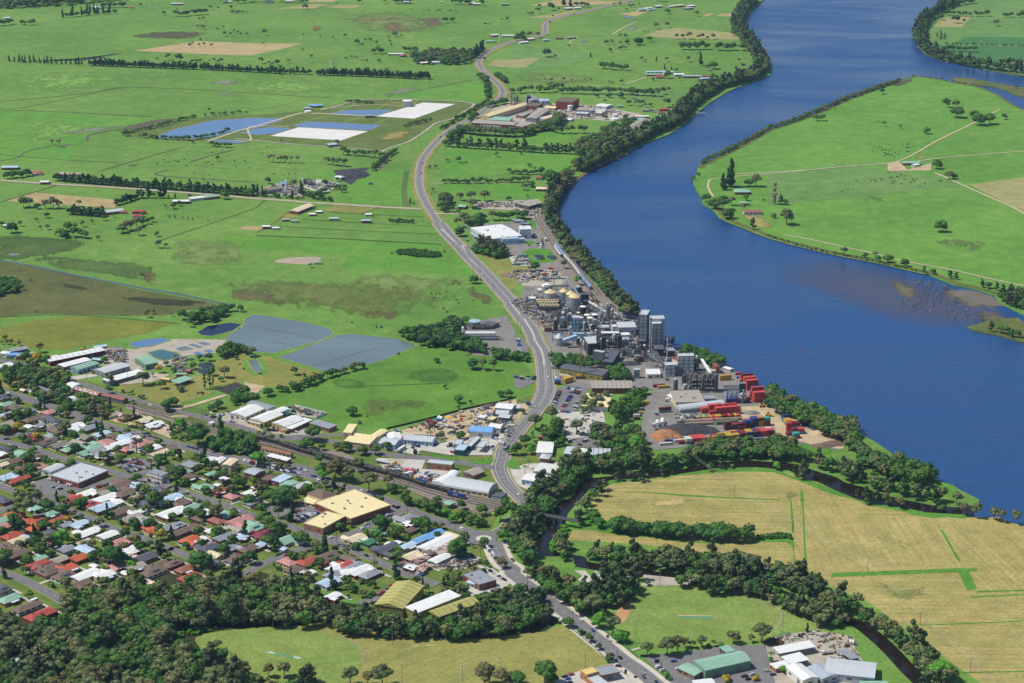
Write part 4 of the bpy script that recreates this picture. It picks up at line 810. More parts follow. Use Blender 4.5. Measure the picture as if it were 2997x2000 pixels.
BL=[
 ('dark open canopy shed at the works gate','F1','800,990 930,992 890,885',8,'k','d','skill','u',.8,0,0,'open'),
 ('tall pale blue clad tower in mid plant','F1','1172,1020 1316,1020 1312,972',19,'s','l','flat','u',1,0,0,'grid'),
 ('low pale annex at the foot of the blue clad tower','F1','1103,1212 1180,1212 1176,1172',6,'s','l','flat','u',1,2,0,''),
 ('wide light blue hall in front of the blue clad tower','F1','1170,1330 1400,1335 1398,1312',9,'l','l','flat','u',1,4,0,''),
 ('white roofed hall with dark blue front in mid plant','F1','1745,1325 2095,1325 2090,1288',9,'w','d','flat','u',1,5,1,''),
 ('brown brick pump house beside the highway lawn','F1','630,1225 770,1222 765,1188',4,'b','r','flat','u',1,3,0,''),
 ('grey roofed store behind the tank farm','F1','1480,1520 1640,1522 1610,1375',8,'s','d','flat','u',1,0,0,''),
 ('dark blue shed beside the silos at the rail line','F1','1345,568 1505,565 1495,520',9,'d','k','flat','u',1,0,1,''),('small dark gabled shed behind the silo conveyor','F1','1280,425 1368,420 1340,378',7,'g','k','gable','v',1.5,0,1,''),
 ('broad grey hall with curved front beside the twin towers','F2','425,302 620,298 612,236',10,'s','z','gable','u',1.2,4,0,''),
 ('large pale roofed process hall left of the curved front','F2','232,378 430,376 425,354',8,'w','d','flat','u',1,4,1,''),
 ('dark clad block with grey roof in the middle of the works','F2','82,490 182,485 154,408',13,'s','k','flat','u',1,0,0,'grid'),
 ('narrow black tower in the middle of the works','F2','235,420 285,418 282,406',17,'d','k','flat','u',1,0,0,''),('second black tower, right of the narrow one','F2','418,408 463,406 460,394',16,'d','k','flat','u',1,0,0,''),
 ('low grey building between the black towers and the curved hall','F2','465,447 552,443 545,412',8,'s','g','flat','u',1,3,0,''),('dark box building at the foot of the twin towers','F2','655,465 736,463 734,428',9,'d','k','flat','u',1,0,0,''),
 ('tall silver tower, left one of the twin towers by the river','F2','655,162 744,168 716,110',33,'s','z','flat','u',1,0,0,'grid'),
 ('tall silver tower, rear right one of the twin towers','F2','792,214 944,210 932,172',33,'s','z','flat','u',1,0,0,''),('glassy grey front block of the right river tower','F2','808,264 904,261 892,222',30,'w','z','flat','u',1,0,0,'grid'),
 ('dark shed with pitched roof right of the steel stack','F2','832,546 932,545 912,494',9,'d','k','gable','u',1.5,0,0,''),('dark flat building near the river trees','F2','970,572 1056,570 1048,530',8,'g','k','flat','u',1,0,0,''),('dark low roof against the foot of the river tower','F2','765,425 905,430 880,378',12,'b','k','skill','u',2,0,0,''),
 ('white clad lattice building with steel frame front','F2','1100,632 1276,627 1270,596',20,'s','w','flat','u',1,0,0,'grid'),('lower white block left of the lattice building','F2','955,733 1062,729 1050,696',12,'s','w','flat','u',1,0,0,'grid'),('brownish block behind the lattice building','F2','1000,640 1094,688 1090,615',14,'B','h','flat','u',1,2,0,''),
 ('pale two deck building beside the conveyor foot','F2','598,785 662,784 658,764',9,'s','g','flat','u',1,3,0,''),('low white roof at the foot of the conveyors','F2','745,836 898,834 880,772',4,'w','h','flat','u',1,2,1,''),
 ('fan shaped dark roofed store in front of the works','F2','250,690 352,698 512,572',8,'d','k','skill','v',.6,0,1,''),('plain dark cube building beside the dark roofed store','F2','140,572 255,588 260,572',15,'s','d','flat','u',1,0,0,''),
 ('long dark roofed workshop with olive walls and open bays','C3','650,362 1235,472 1335,412',7,'d','Y','gable','u',1.8,2,4,'flue'),('sawtooth roofed brick workshop in front of the works','C3','1092,640 1650,640 1725,538',6,'q','r','gable','u',1.2,7,2,'rib9'),('long cream roofed shed behind tall gum trees','C3','955,885 1310,905 1500,745',5,'c','h','skill','u',.8,0,0,''),
 ('broad grey brown warehouse behind the container yard','F3','300,692 628,682 592,546',6,'q','c','flat','u',1,4,2,''),('smaller grey warehouse joined to the broad one','F3','625,652 748,648 735,600',5,'g','g','flat','u',1,0,1,''),('long silver arch roofed shed along the container yard','F3','350,782 845,722 835,676',3.5,'s','g','arch','u',4,0,0,''),
 ('white cabin on the road by the river','F3','905,318 950,305 920,268',3,'w','h','gable','v',.8,2,0,''),('white lean-to beside the broad warehouse','F3','205,600 262,640 265,600',4,'w','h','skill','u',.6,0,1,''),
 ('flat white office near the vessel column','F3','680,335 745,335 740,322',3.5,'w','w','flat','u',.5,2,0,''),
 ('huge white roofed dairy factory beside the highway','F5','285,335 592,300 480,180',8,'w','w','gable','u',1.2,8,2,'vent'),('white cube cold store at the right end of the dairy','F5','575,245 687,243 655,208',12,'w','w','flat','u',1,0,1,''),('blue fronted wing of the dairy factory','F5','405,342 566,332 545,302',7,'l','l','flat','u',1,6,0,''),('low grey roofed corner of the dairy','F5','290,352 398,350 380,315',5,'s','z','flat','u',1,3,1,''),('small blue annex with red band beside the dairy wing','F5','568,342 625,340 620,325',5,'l','l','flat','u',1,2,0,''),
 ('long cream roofed hall of the old brick works','F4','242,222 292,228 532,150',9,'c','c','gable','v',2.5,2,0,''),('pale green roofed shed in front of the cream hall','F4','285,250 425,256 482,236',6,'e','c','skill','u',.8,0,0,''),('long brick fronted mill building with many windows','F4','178,268 458,284 492,264',7,'q','r','gable','u',1.5,14,0,''),('white block attached to the brick mill front','F4','240,284 370,292 376,284',4,'w','w','flat','u',1,6,0,''),('squat brick building at the right end of the mill','F4','450,286 540,298 596,268',6,'q','r','gable','u',1.2,4,0,''),
 ('long grey roofed shed through the middle of the old works','F4','532,238 600,242 735,182',7,'q','g','gable','v',2,0,1,''),('pale roofed shed beside the long grey one','F4','615,238 655,244 732,214',5,'t','w','gable','v',1,0,0,''),('red brick tower block of the old works','F4','730,130 840,137 824,106',13,'b','r','flat','u',1,5,0,''),('brick shed behind the cream hall','F4','525,158 608,164 612,140',6,'b','r','flat','u',1,4,0,''),('grey pitched hall behind the old works','F4','562,124 622,122 652,88',8,'g','g','gable','v',2,0,0,''),('small blue grey hall next to the pitched one','F4','635,128 692,126 682,110',6,'l','l','flat','u',1,3,0,''),('dark narrow boiler house at the back of the works','F4','540,98 566,98 562,90',12,'d','k','flat','u',1,0,0,''),
 ('low grey shed right of the brick tower block','F4','860,186 972,192 990,172',5,'q','g','flat','u',1,0,1,''),('white shed at the far right of the old works','F4','988,156 1060,164 1096,148',5,'w','w','gable','u',1,0,1,''),('pale shed beside the bag stacks','F4','958,190 1052,194 1060,178',4,'s','w','gable','u',1,0,1,''),('small tan shed among the white bags','F4','985,205 1030,208 1040,196',5,'t','g','flat','u',1,0,1,''),('small white shed in the trees of the old works','F4','800,248 830,250 846,238',3,'w','w','gable','u',.6,0,0,''),
 ('very large grey gabled store on the river bank','A2','1005,1190 1150,1202 1312,1122',7,'q','d','gable','v',6,0,2,''),('grey hipped store hidden in river trees','A2','800,1318 868,1342 968,1302',5,'q','g','hip','u',3,0,1,''),
 ('brown roofed brick house by the long black train','B2','215,168 310,170 312,150',3.5,'t','r','hip','u',1.5,3,1,''),('red roofed farm shed under the belt of trees','B2','215,62 270,64 275,46',4,'r','h','gable','u',1.2,1,1,''),('long flat grey depot roof near the rail curve','B2','20,300 150,330 225,280',5,'q','k','flat','u',1,0,2,''),('green roofed brick house by the highway trees','B1','1845,330 1915,334 1912,310',3.5,'e','r','hip','u',1.4,3,1,''),
 ('grey low shed row behind the cream hall','F4','600,182 660,186 672,172',4,'g','g','gable','u',1,0,1,''),('cream low shed in front of the brick tower','F4','655,170 725,174 728,160',4,'c','c','gable','u',1,0,1,''),('brown flat shed left of the long grey one','F4','470,222 520,226 545,204',4,'q','b','flat','u',1,0,1,''),('dark brick shed beside the chimney','F4','455,140 500,142 505,130',5,'b','r','gable','u',1,0,1,''),('long pale shed below the waste heaps','F4','862,206 940,210 948,198',4,'s','g','gable','u',1,0,1,''),('small green roofed shed by the river store','F4','1255,245 1300,250 1312,236',4,'e','w','gable','u',1,0,1,''),
 ('grey roofed store in the upper works yard','F1','1050,700 1100,702 1096,680',4,'g','g','gable','u',1,0,1,''),('white office block by the cooling towers','F1','310,640 440,645 436,605',3.5,'w','w','flat','u',1,3,1,''),('low pale store above the cooling towers','F1','480,480 560,482 556,440',3.5,'w','h','flat','u',1,0,1,''),('dark roofed annex beside the rail shed','F1','1380,700 1500,700 1495,670',5,'d','k','flat','u',1,0,1,''),('grey workshop between tanks and twin towers','F1','1710,1200 1880,1205 1870,1150',5,'s','g','gable','u',1,3,1,''),('low brown office row by the works gate','F1','540,1130 640,1230 660,1180',3.2,'b','h','gable','u',1,4,1,''),('pale louvre topped block right of the white hall','F2','465,395 552,392 548,362',8,'w','z','flat','u',1,4,0,''),('small white plant room behind the white hall','F2','355,300 405,298 400,275',9,'w','w','flat','u',1,0,0,''),('brown roofed block at the foot of the right river tower','F2','735,430 790,430 785,400',7,'b','d','flat','u',1,0,0,''),
 ('olive roofed long barn beside the quarry yard','B1','-5,172 38,190 186,142',5,'G','g','gable','v',2,0,1,''),('small blue roofed workshop at the concrete plant','B1','205,108 232,120 264,104',5,'u','w','gable','v',1,2,1,''),('white shed beside the coal heap','B1','715,58 770,66 798,50',4,'w','w','gable','u',1,0,1,''),('long cream poultry shed with brown walls','B1','300,368 378,378 515,316',4,'t','r','gable','v',2,4,1,''),
 ('dark roofed shed at the gas plant','B1','2070,1405 2160,1425 2130,1375',4,'d','d','gable','u',1,0,1,''),
 ('long maroon walled warehouse with banded white roof','C0','688,278 1450,122 1400,82',5,'w','m','skill','u',.8,0,2,'rib10'),('white roofed workshop next to the long maroon one','C0','880,352 1252,256 1150,222',5,'w','r','gable','u',1,3,2,''),('pale green banded roof workshop with signboard front','C0','1072,388 1362,300 1252,268',5,'e','l','gable','u',1,3,3,'rib5'),('large grey roofed store with dark long wall','C0','1440,432 1786,336 1655,288',6,'s','g','gable','u',1.2,0,2,''),('brick office in front of the large grey store','C0','1262,402 1350,412 1330,380',4,'g','r','flat','u',1,2,1,''),('longest low white roofed shed by the road','C0','1510,560 2002,424 1920,382',4,'w','d','skill','u',.6,0,6,''),('green gabled steel shed beside the teal pond','C0','1850,228 2002,318 2142,268',6,'e','e','gable','v',2.5,0,2,''),
 ('rusty roofed goods shed, longer one by the tracks','C0','1010,652 1332,742 1402,708',4,'x','r','gable','u',1.4,0,3,''),('rust brown narrow goods shed by the tracks','C0','1390,738 1690,808 1742,776',4,'v','d','gable','u',1.4,0,0,''),('white curved roof shed behind the rusty ones','C0','900,610 1000,645 1130,605',4,'w','g','arch','u',2.5,0,0,''),('grey long gabled hall in the top left street','C0','155,140 392,96 372,58',5,'g','d','gable','u',1.5,0,2,''),('blue roofed building in the top left street','C0','90,190 250,180 270,150',4,'u','l','gable','u',1.2,3,2,''),('brick fronted shop with green roof in the top left street','C0','215,205 300,208 400,170',4,'e','o','gable','v',1.2,1,1,''),('white roofed unit at the left edge of the top street','C0','0,160 100,175 140,140',4,'w','h','gable','u',1,2,1,''),('pale green unit beside the dark tree in the top street','C0','400,170 470,160 495,135',4,'e','b','gable','u',1,1,1,''),
 ('yellow covered shed on the end of the maroon warehouse','C0','1310,90 1480,62 1472,42',4,'l','y','skill','u',.6,0,0,''),('small blue roofed store between the workshops','C0','1255,245 1370,262 1370,240',3.5,'l','k','skill','u',.5,0,1,''),
 ('open sided shed with pale green roof in the depot paddock','C1','0,548 112,578 318,512',4,'e','k','skill','v',.8,0,0,'open'),('low brick amenities block with green roof','C1','68,450 212,452 215,432',3,'e','r','gable','u',.8,2,1,''),('little green shed by the grey pond','C1','1088,192 1165,186 1155,172',3,'E','e','gable','u',.6,0,1,''),('yellow brick shelter near the depot lawn','C0','2205,512 2320,530 2328,505',3,'y','b','gable','u',.6,1,1,''),('brick cottage inside the treatment works','C1','190,408 265,412 262,388',3,'v','r','gable','u',1,1,1,''),
 ('grey roofed cream hall behind the row of sheds','C1','1042,852 1330,935 1500,908',6,'g','h','gable','u',1,4,1,''),('cream hall with maroon gable front and white roof','C1','808,985 1025,1036 1330,932',6,'w','h','gable','v',2.4,3,1,''),('yellow walled hall with plain white roof','C1','1090,1062 1280,1112 1572,1010',5,'w','y','gable','v',2.4,4,1,''),('second yellow walled hall, with vents on its white roof','C1','1388,1118 1560,1172 1822,1068',5,'w','y','gable','v',2.4,3,2,'vent'),('brick unit with low white roof right of the yellow halls','C1','1560,1180 1662,1205 1985,1092',4,'w','r','skill','v',.6,3,2,''),('grey roofed brick unit at the right end of the row','C1','1905,1122 2170,1200 2302,1162',4,'g','b','skill','u',.5,4,2,''),('yellow flat porch in front of the first yellow hall','C1','1045,1098 1222,1148 1266,1126',3,'s','y','flat','u',.4,3,0,''),('yellow corner porch of the brick unit','C1','1490,1205 1570,1235 1630,1215',3,'q','y','flat','u',.4,1,1,''),('white wing behind the first yellow hall','C1','1400,950 1500,975 1595,915',6,'w','l','gable','v',1,0,1,''),
 ('little white relay hut by the tracks','C1','510,1122 560,1135 580,1110',3,'w','h','flat','u',.4,0,1,''),('white flat roofed hut behind the fig tree','C1','550,1370 620,1380 640,1345',3,'w','h','flat','u',.4,0,1,''),
 ('long railway station building with red and blue roof','C1','1240,1468 1640,1560 1800,1565',4,'v','c','gable','u',1.5,5,2,''),
 ('beige tower block of the windowless hall','C2','22,1252 132,1258 166,1142',10,'c','c','skill','u',.5,0,0,''),('beige windowless hall with low pitched roof','C2','35,1372 378,1416 440,1318',6,'c','c','skill','u',2.0,1,1,''),('beige rear wing of the windowless hall','C2','470,1325 632,1226 560,1192',7,'c','c','gable','u',1,0,0,''),
 ('left wing of the pale blue tyre shop, white roof','C2','505,1396 730,1422 850,1338',5,'s','l','gable','u',1.5,2,1,''),('right wing of the pale blue tyre shop, grey roof','C2','850,1348 1245,1382 1322,1312',5,'s','l','gable','u',1.6,4,4,''),('rear white roofed part of the tyre shop','C2','640,1340 820,1330 800,1250',5,'w','l','gable','v',1.2,0,0,''),
 ('beige shed with arched dark blue roof','C2','1755,1238 2062,1258 2132,1188',6,'u','h','arch','u',2.2,0,1,''),('teal fronted single storey showroom','C2','1545,1492 1682,1506 1768,1432',5,'l','T','flat','u',.5,4,0,''),('grey block behind the teal showroom','C2','1532,1420 1640,1426 1732,1362',4,'s','g','flat','u',.5,0,1,''),('long narrow teal roofed wing of the showroom','C2','1700,1440 1780,1450 1940,1325',4,'s','T','flat','u',.5,0,0,''),('fuel canopy on posts beside the teal showroom','C2','1840,1452 1942,1464 2062,1380',5,'s','g','flat','u',.5,0,0,'open'),
 ('large white gabled shed at the edge of the meadow','C2','2105,908 2335,930 2390,862',6,'w','w','gable','u',1.2,5,1,''),('small shed with rust striped roof','C2','1982,972 2070,986 2098,940',4,'x','l','gable','u',.8,0,1,''),('low white site office on the gravel','C2','1856,1046 1962,1060 2000,1024',3,'w','w','flat','u',.3,3,1,''),('tan roofed hut next to the site office','C2','1992,1070 2082,1086 2120,1044',3,'t','Y','flat','u',.3,1,1,''),('arched pale shed behind the hut','C2','2120,1000 2290,1008 2345,962',4,'s','Y','arch','u',2,0,1,''),('grey workshop right of the tan hut','C2','2152,1040 2300,1056 2330,1012',4,'s','d','gable','u',1,1,1,''),('dark green shed by the meadow fence','C2','1955,895 2010,902 2020,876',3.5,'d','e','gable','u',.8,0,1,''),('white arched store behind the blue roofed shed','C2','2020,1180 2180,1200 2200,1150',5,'w','w','arch','u',2,0,1,''),
 ('white skillion roof workshop beside the dark trees','C3','330,1528 545,1534 622,1392',4,'w','h','skill','u',.6,2,1,''),('grey shed with lean-to in the creek yard','C3','705,1540 832,1550 888,1452',4,'s','d','gable','u',.8,0,2,''),('brown roofed brick house in the gum trees','C3','355,1310 425,1318 455,1275',3.5,'v','r','hip','u',1.5,2,1,''),('white roofed shed at the creek yard','C3','890,1560 1010,1566 1080,1485',5,'w','w','gable','v',1,0,1,''),('grey ribbed roof shed at the creek yard','C3','1080,1560 1340,1566 1400,1475',5,'s','w','gable','u',1,0,2,'rib4'),('grey office by the highway bend','C3','-20,915 100,918 112,872',4,'s','g','gable','u',1,3,1,''),('brick two storey house by the creek trees','D3','370,40 500,50 560,-10',6,'s','b','hip','u',1.5,4,1,''),
 ('upper white corrugated shed with stepped front by the creek','D3','280,215 620,262 728,145',5,'w','h','saw','v',1,0,1,''),('lower white flat shed with pale blue front by the creek','D3','125,330 470,380 560,290',5,'w','l','gable','u',1.2,4,2,'vent'),
 ('long arch roofed railway shed of silver iron','D2','1400,425 2012,528 2195,428',4,'s','c','arch','u',5,5,3,''),('small arched white shed behind the long one','D2','1240,385 1400,425 1500,310',4,'w','r','arch','v',3.5,0,0,''),('silver barrel roof link behind the arched shed','D2','1400,330 1540,345 1690,260',4,'w','w','arch','v',3,0,0,''),('brown brick shed with flat grey roof','D2','1165,105 1512,140 1550,95',6,'s','b','flat','u',.5,2,1,''),('brick goods office with grey gable roof','D2','1668,232 1808,280 1938,210',4,'q','b','gable','v',2.2,3,1,''),('pale green platform shelter','D2','1392,650 1482,684 1570,648',4,'e','c','gable','u',.8,0,0,'open'),('roofless end of the arched shed, grey wall','D2','2050,560 2190,590 2260,530',3.5,'d','g','flat','u',.3,0,0,''),
 ('main cream roofed block of the shopping centre','P','1027,1520 1143,1480 1019,1440',6,'c','r','flat','u',1,5,2,''),('long cream roofed wing of the shopping centre','P','889,1533 946,1548 1028,1517',6,'c','b','flat','u',1,2,1,''),('hipped dark roofed two storey hotel','D1','1868,522 2078,600 2232,520',7,'b','c','hip','u',3.5,6,1,''),('cream awning roof around the hotel','D1','1780,632 2062,696 2082,606',3.5,'c','c','skill','u',.8,4,0,''),
 ('flat pale roofed supermarket with brick band','D0','692,278 1080,388 1560,236',5,'s','r','flat','u',1,3,2,'vent'),('curved grey roofed wing of the supermarket','D0','562,206 700,244 925,168',4.5,'s','h','arch','v',2,2,0,''),('two storey cream office with stepped grey roof','D0','2010,236 2220,294 2332,252',7,'g','h','flat','u',1,8,1,''),
 ('brick flat roofed depot at the top of the back street','D1','102,128 275,182 420,128',4,'g','r','flat','u',1,2,1,''),('white roofed hall behind the brick depot','D1','560,95 660,110 800,45',5,'w','h','gable','v',1.2,2,0,''),('low white hall at the rear of the shops','D1','400,60 520,90 620,30',4,'w','h','gable','v',1.2,2,0,''),('tall cream parapet shop by the dry lot','D1','700,128 820,142 920,55',8,'t','c','gable','v',1,2,0,''),('large brick shop with blue grey roof','D1','1000,230 1150,272 1300,212',6,'z','r','gable','u',1.4,4,1,''),('flat brown roofed brick shop','D1','1215,330 1330,360 1455,290',4,'b','r','flat','u',1,2,1,''),('shop with blue white skillion roof','D1','1380,340 1505,375 1632,290',5,'l','r','skill','u',.8,2,1,''),('shop with broad pale green roof','D1','1490,395 1600,440 1745,365',4,'e','h','gable','u',1,2,1,''),('narrow parapet shop beside the hotel','D1','1662,430 1745,460 1905,375',6,'s','y','gable','v',1.2,2,1,''),('station house with white and red roof','D1','1320,10 1590,78 1735,70',4,'w','r','skill','u',.6,4,1,''),
 ('olive roofed half of the big twin warehouse','E2','452,482 838,540 1385,262',8,'Y','Y','gable','v',3,0,1,'rib7'),('white roofed half of the big twin warehouse','E2','880,528 1035,602 1598,348',8,'w','Y','skill','v',.8,0,0,''),('long olive roofed shed right of the twin warehouse','E2','1185,575 1330,655 1925,475',6,'Y','Y','gable','v',2.6,2,1,'rib7'),('L shaped brick building with grey roof by the car park','E2','1895,218 2125,152 1960,-10',5,'g','r','flat','u',1,3,1,'vent'),('low blue grey lean-to on the brick building','E2','1710,180 1830,208 1868,172',4,'l','h','skill','u',.4,1,1,''),
 ('orange walled service station shop with yellow roof','E3','932,1392 1025,1458 1185,1415',6,'y','o','flat','u',.5,2,1,''),('grey flat roofed annex of the service station','E3','1030,1500 1190,1620 1300,1560',4,'s','o','flat','u',.5,1,1,''),
 ('long pale green warehouse with dark green wall','E4','302,1390 925,1252 742,1126',7,'e','e','gable','u',2.6,0,2,''),('brick fronted end of the pale green warehouse','E4','150,1462 302,1392 152,1248',4,'e','b','gable','v',1,2,1,''),('small green open shed in the yard corner','E4','592,1145 706,1118 620,1046',4,'e','k','skill','u',.5,0,1,''),('white timber rack shed, longest in the yard','E4','1330,1158 1815,1066 1720,994',5,'w','k','skill','u',.8,0,0,'open'),('white pitched shed in the middle of the timber yard','E4','1480,1302 1725,1242 1600,1152',5,'w','k','skill','u',.8,0,0,'open'),('orange fronted office of the timber yard','E4','1270,1362 1480,1312 1402,1250',4,'w','o','gable','u',.6,2,1,''),('white two storey showroom of the timber yard','E4','1645,1528 1855,1482 1600,1302',6,'w','h','gable','v',1.6,1,1,''),('pale grey shed between showroom and big hall','E4','1908,1506 2132,1456 1895,1302',5,'z','z','gable','v',1.4,1,1,''),('big pale hall at the bottom edge beside the creek','E5','-390,1420 290,1492 70,1260',6,'s','z','gable','u',1.5,2,1,''),('grey rack shed by the creek trees','E4','2312,1240 2420,1210 2280,1080',4,'g','k','skill','v',.6,0,0,'open'),('white shed cut by the bottom edge','E4','180,1610 440,1580 370,1500',5,'w','w','gable','u',1,0,0,''),('pale roof poking in at the bottom by the creek','E5','110,1600 480,1600 420,1535',4,'e','h','gable','u',1,0,0,''),
]
for d,t,p_,h,rc,wc,rt,rg,rh,nw,nd,ex in BL:
    nm='warehouse' if any(k in d for k in ('warehouse','hall','shed','store','workshop')) else ('house' if 'house' in d and 'ware' not in d else ('tower_building' if 'tower' in d else 'building'))
    cat={'warehouse':'warehouse','house':'house','tower_building':'tower','building':'building'}[nm]
    bld(nm,d,t,p_,h,rc,wc,rt,rg,rh,nw,nd,cat,5 if rt=='saw' else 1,ex)
n_=[W(*full('E3',*q),5.5) for q in ((1122,1360),(1225,1462),(1462,1398))]
cx,cy,L,Wd,rot=bframe(*n_);o=thing('fuel_canopy','service station canopy with pale ribbed roof and red edge','canopy',cx,cy,rot)
MB().box(0,0,5,L,Wd,.5).obj('roof',RM('z'),o);
for x,y,sx,sy in ((0,-Wd/2-.1,L+.4,.2),(0,Wd/2+.1,L+.4,.2),(L/2+.1,0,.2,Wd),(-L/2-.1,0,.2,Wd)):MB().box(x,y,4.9,sx,sy,.8).obj('fascia',M('red_fascia','a83038',.5,.1,1),o)
for x in (-L/3,L/3):
    for y in (-Wd/4,Wd/4):MB().box(x,y,0,.4,.4,5).obj('post',m_trim,o);MB().box(x,y+1.3,.5,.7,.5,1.9).obj('pump',m_wh,o)
for k in range(6):MB().box(-L/2+L*(k+.5)/6,0,5.5,.25,Wd*.95,.15).obj('roof_rib',m_dsteel,o)
mark([(cx-14,cy-10),(cx+14,cy-10),(cx+14,cy+10),(cx-14,cy+10)],2)
def frame(m,L,Wd,h,n=2,fl=3,r=.28,brace=True):
    xs=[-L/2+L*i/n for i in range(n+1)];ys=(-Wd/2,Wd/2)
    for x in xs:
        for y in ys:m.bar((x,y,0),(x,y,h),r*1.4)
    for k in range(1,fl+1):
        z=h*k/fl
        for y in ys:m.bar((-L/2,y,z),(L/2,y,z),r)
        for x in xs:m.bar((x,-Wd/2,z),(x,Wd/2,z),r)
    if brace:
        for i in range(n):
            for k in range(fl):
                z0,z1=h*k/fl,h*(k+1)/fl;a,b=(xs[i],xs[i+1]) if (i+k) % 2 else (xs[i+1],xs[i])
                m.bar((a,-Wd/2,z0),(b,-Wd/2,z1),r*.7)
def plant(name,desc,t,x,y,L,Wd,h,seed,rot=0,dark=True,nves=2,cat='plant'):
    X,Y=W(*full(t,x,y));Y+=Wd/2;rr=random.Random(seed)
    o=thing(name,desc,cat,X,Y,rot);mark([(X-L/2-2,Y-Wd/2-2),(X+L/2+2,Y-Wd/2-2),(X+L/2+2,Y+Wd/2+2),(X-L/2-2,Y+Wd/2+2)],2)
    m=MB();frame(m,L,Wd,h,max(1,int(L/5)),max(2,int(h/4)));m.obj('frame',m_dsteel if dark else m_steel,o)
    for k in range(nves):
        r=rr.uniform(.9,min(2.2,Wd*.35));px=-L/2+L*(k+.5)/nves;z0=rr.uniform(0,h*.3);z1=rr.uniform(h*.7,h*1.08)
        MB().lathe([(r*.4,z0),(r,z0+r*.5),(r,z1-r*.5),(r*.4,z1)],12,px,rr.uniform(-.2,.2)*Wd).obj('vessel',rr.choice([m_dsteel,m_alu,m_steel,m_brn,m_wh]),o)
    m=MB()
    for k in range(6):
        z=rr.uniform(2,h);y_=rr.uniform(-.5,.5)*Wd;m.tube((-L/2,y_,z),(L/2+rr.uniform(0,3),y_,z),.16,n=6,caps=False);m.tube((rr.uniform(-.5,.5)*L,y_,z),(rr.uniform(-.5,.5)*L,y_,max(.5,z-rr.uniform(2,6))),.16,n=6,caps=False)
    m.obj('pipework',m_alu if seed % 2 else m_steel,o)
    for k in range(1,max(2,int(h/4))):MB().box(rr.uniform(-.1,.1)*L,0,h*k/max(2,int(h/4))+.02,L*.9,Wd*.9,.12).obj('platform',M('grating','5a5a58',.8,.2,.6),o)
    return o
PLn=[('F3',505,556,13,7,17,'left dark evaporator frame with round vessels on top'),('F3',665,562,15,7,18,'right dark evaporator frame with cross bracing'),('F3',430,590,8,6,9,'light steel platform beside the evaporators'),('F3',415,510,8,6,14,'pale pipe tower at the left of the evaporators'),
 ('F2',1005,800,14,5,14,'steel lattice stair frame in front of the lower white block'),('F2',1180,800,26,4,15,'wide steel lattice frame in front of the white lattice building'),('F2',1285,790,7,6,17,'pipe tower on the right of the white lattice building'),
 ('F2',690,375,8,6,24,'open steel stair tower between the twin river towers'),('F2',735,395,7,6,18,'coiled duct frame at the foot of the twin towers'),('F1',960,1120,9,7,14,'pipe tower beside the brown cylinder'),('F1',1000,1290,8,8,16,'dark distillation frame left of the pale blue tower'),('F1',1085,1130,8,7,12,'dense pipe frame behind the pale blue annex'),('F1',1060,1000,9,7,11,'pipe frame behind the dark canopy'),('F1',985,880,5,5,14,'slim steel mast frame at the right end of the cooling towers'),
 ('F1',1700,1420,9,6,9,'pipe frame in front of the grey roofed store'),('F1',1440,1240,8,6,10,'pipe frame right of the blue tower foot'),('F1',1640,1280,9,6,8,'low pipe frame behind the white roofed hall'),('F1',1780,1180,12,6,6,'low pipe frame beside the four grey tanks'),('F1',2030,1270,9,5,7,'duct frame left of the curved front hall'),
 ('F2',340,545,11,7,12,'dark pipe frame right of the narrow black tower'),('F2',395,540,6,5,15,'vessel frame between the two black towers'),('F2',500,520,14,6,9,'dark pipe frame in front of the low grey building'),('F2',585,560,9,6,8,'pipe rack behind the pale yard'),('F2',640,610,5,4,10,'small vessel frame by the thin grey stack'),('F2',690,590,7,5,9,'vessel frame left of the bright steel stack'),('F2',820,480,8,5,10,'frame at the foot of the white river tower'),('F2',885,520,6,5,9,'dark frame right of the bright steel stack'),('F2',1000,490,9,5,9,'dark frame near the river trees'),('F2',210,470,10,6,9,'frame left of the narrow black tower'),('F2',100,330,9,6,9,'frame left of the large pale process hall'),('F2',60,560,9,6,10,'frame behind the plain dark cube'),
 ('F2',205,545,6,6,9,'stacked dark vessel frame by the dark cube'),('F1',1250,1420,12,6,8,'frame under the inclined white gallery'),('F1',880,1500,10,6,7,'white pipe manifold by the highway fence'),('F1',1400,1480,9,7,9,'dark block of vessels beside the grey roofed store'),('F1',1550,1230,8,5,8,'frame behind the wide grey tank'),('F1',2170,1350,9,6,6,'vent frame right of the white roofed hall'),
 ('F3',320,395,12,4,12,'bracing frame along the white clad wall'),('F3',1050,700,5,5,13,'steel frame tower carrying the dark hopper box'),('B1',2040,1460,22,6,6,'long green pipe rack at the gas plant'),('B1',2130,1560,26,5,4,'low pipe skid in front of the gas tank'),('B1',500,140,12,8,8,'dark batching frame at the concrete plant'),('F4',470,128,9,6,9,'pipe frame beside the old works chimney')]
for k,(t,x,y,L,Wd,h,d) in enumerate(PLn):plant('process_frame',d,t,x,y,L,Wd,h,k+3,0,k % 3 != 1,2+(k % 3),'plant')
fpoly=pts('F1 1050,900 1250,880 1500,760 1900,1000 2300,1080 F2 620,240 640,470 1060,560 1060,640 960,700 560,700 420,560 100,600 60,560 F1 1250,1500 1050,1300')
frr=random.Random(21);tries=0;made=0
xs_=[q[0] for q in fpoly];ys_=[q[1] for q in fpoly]
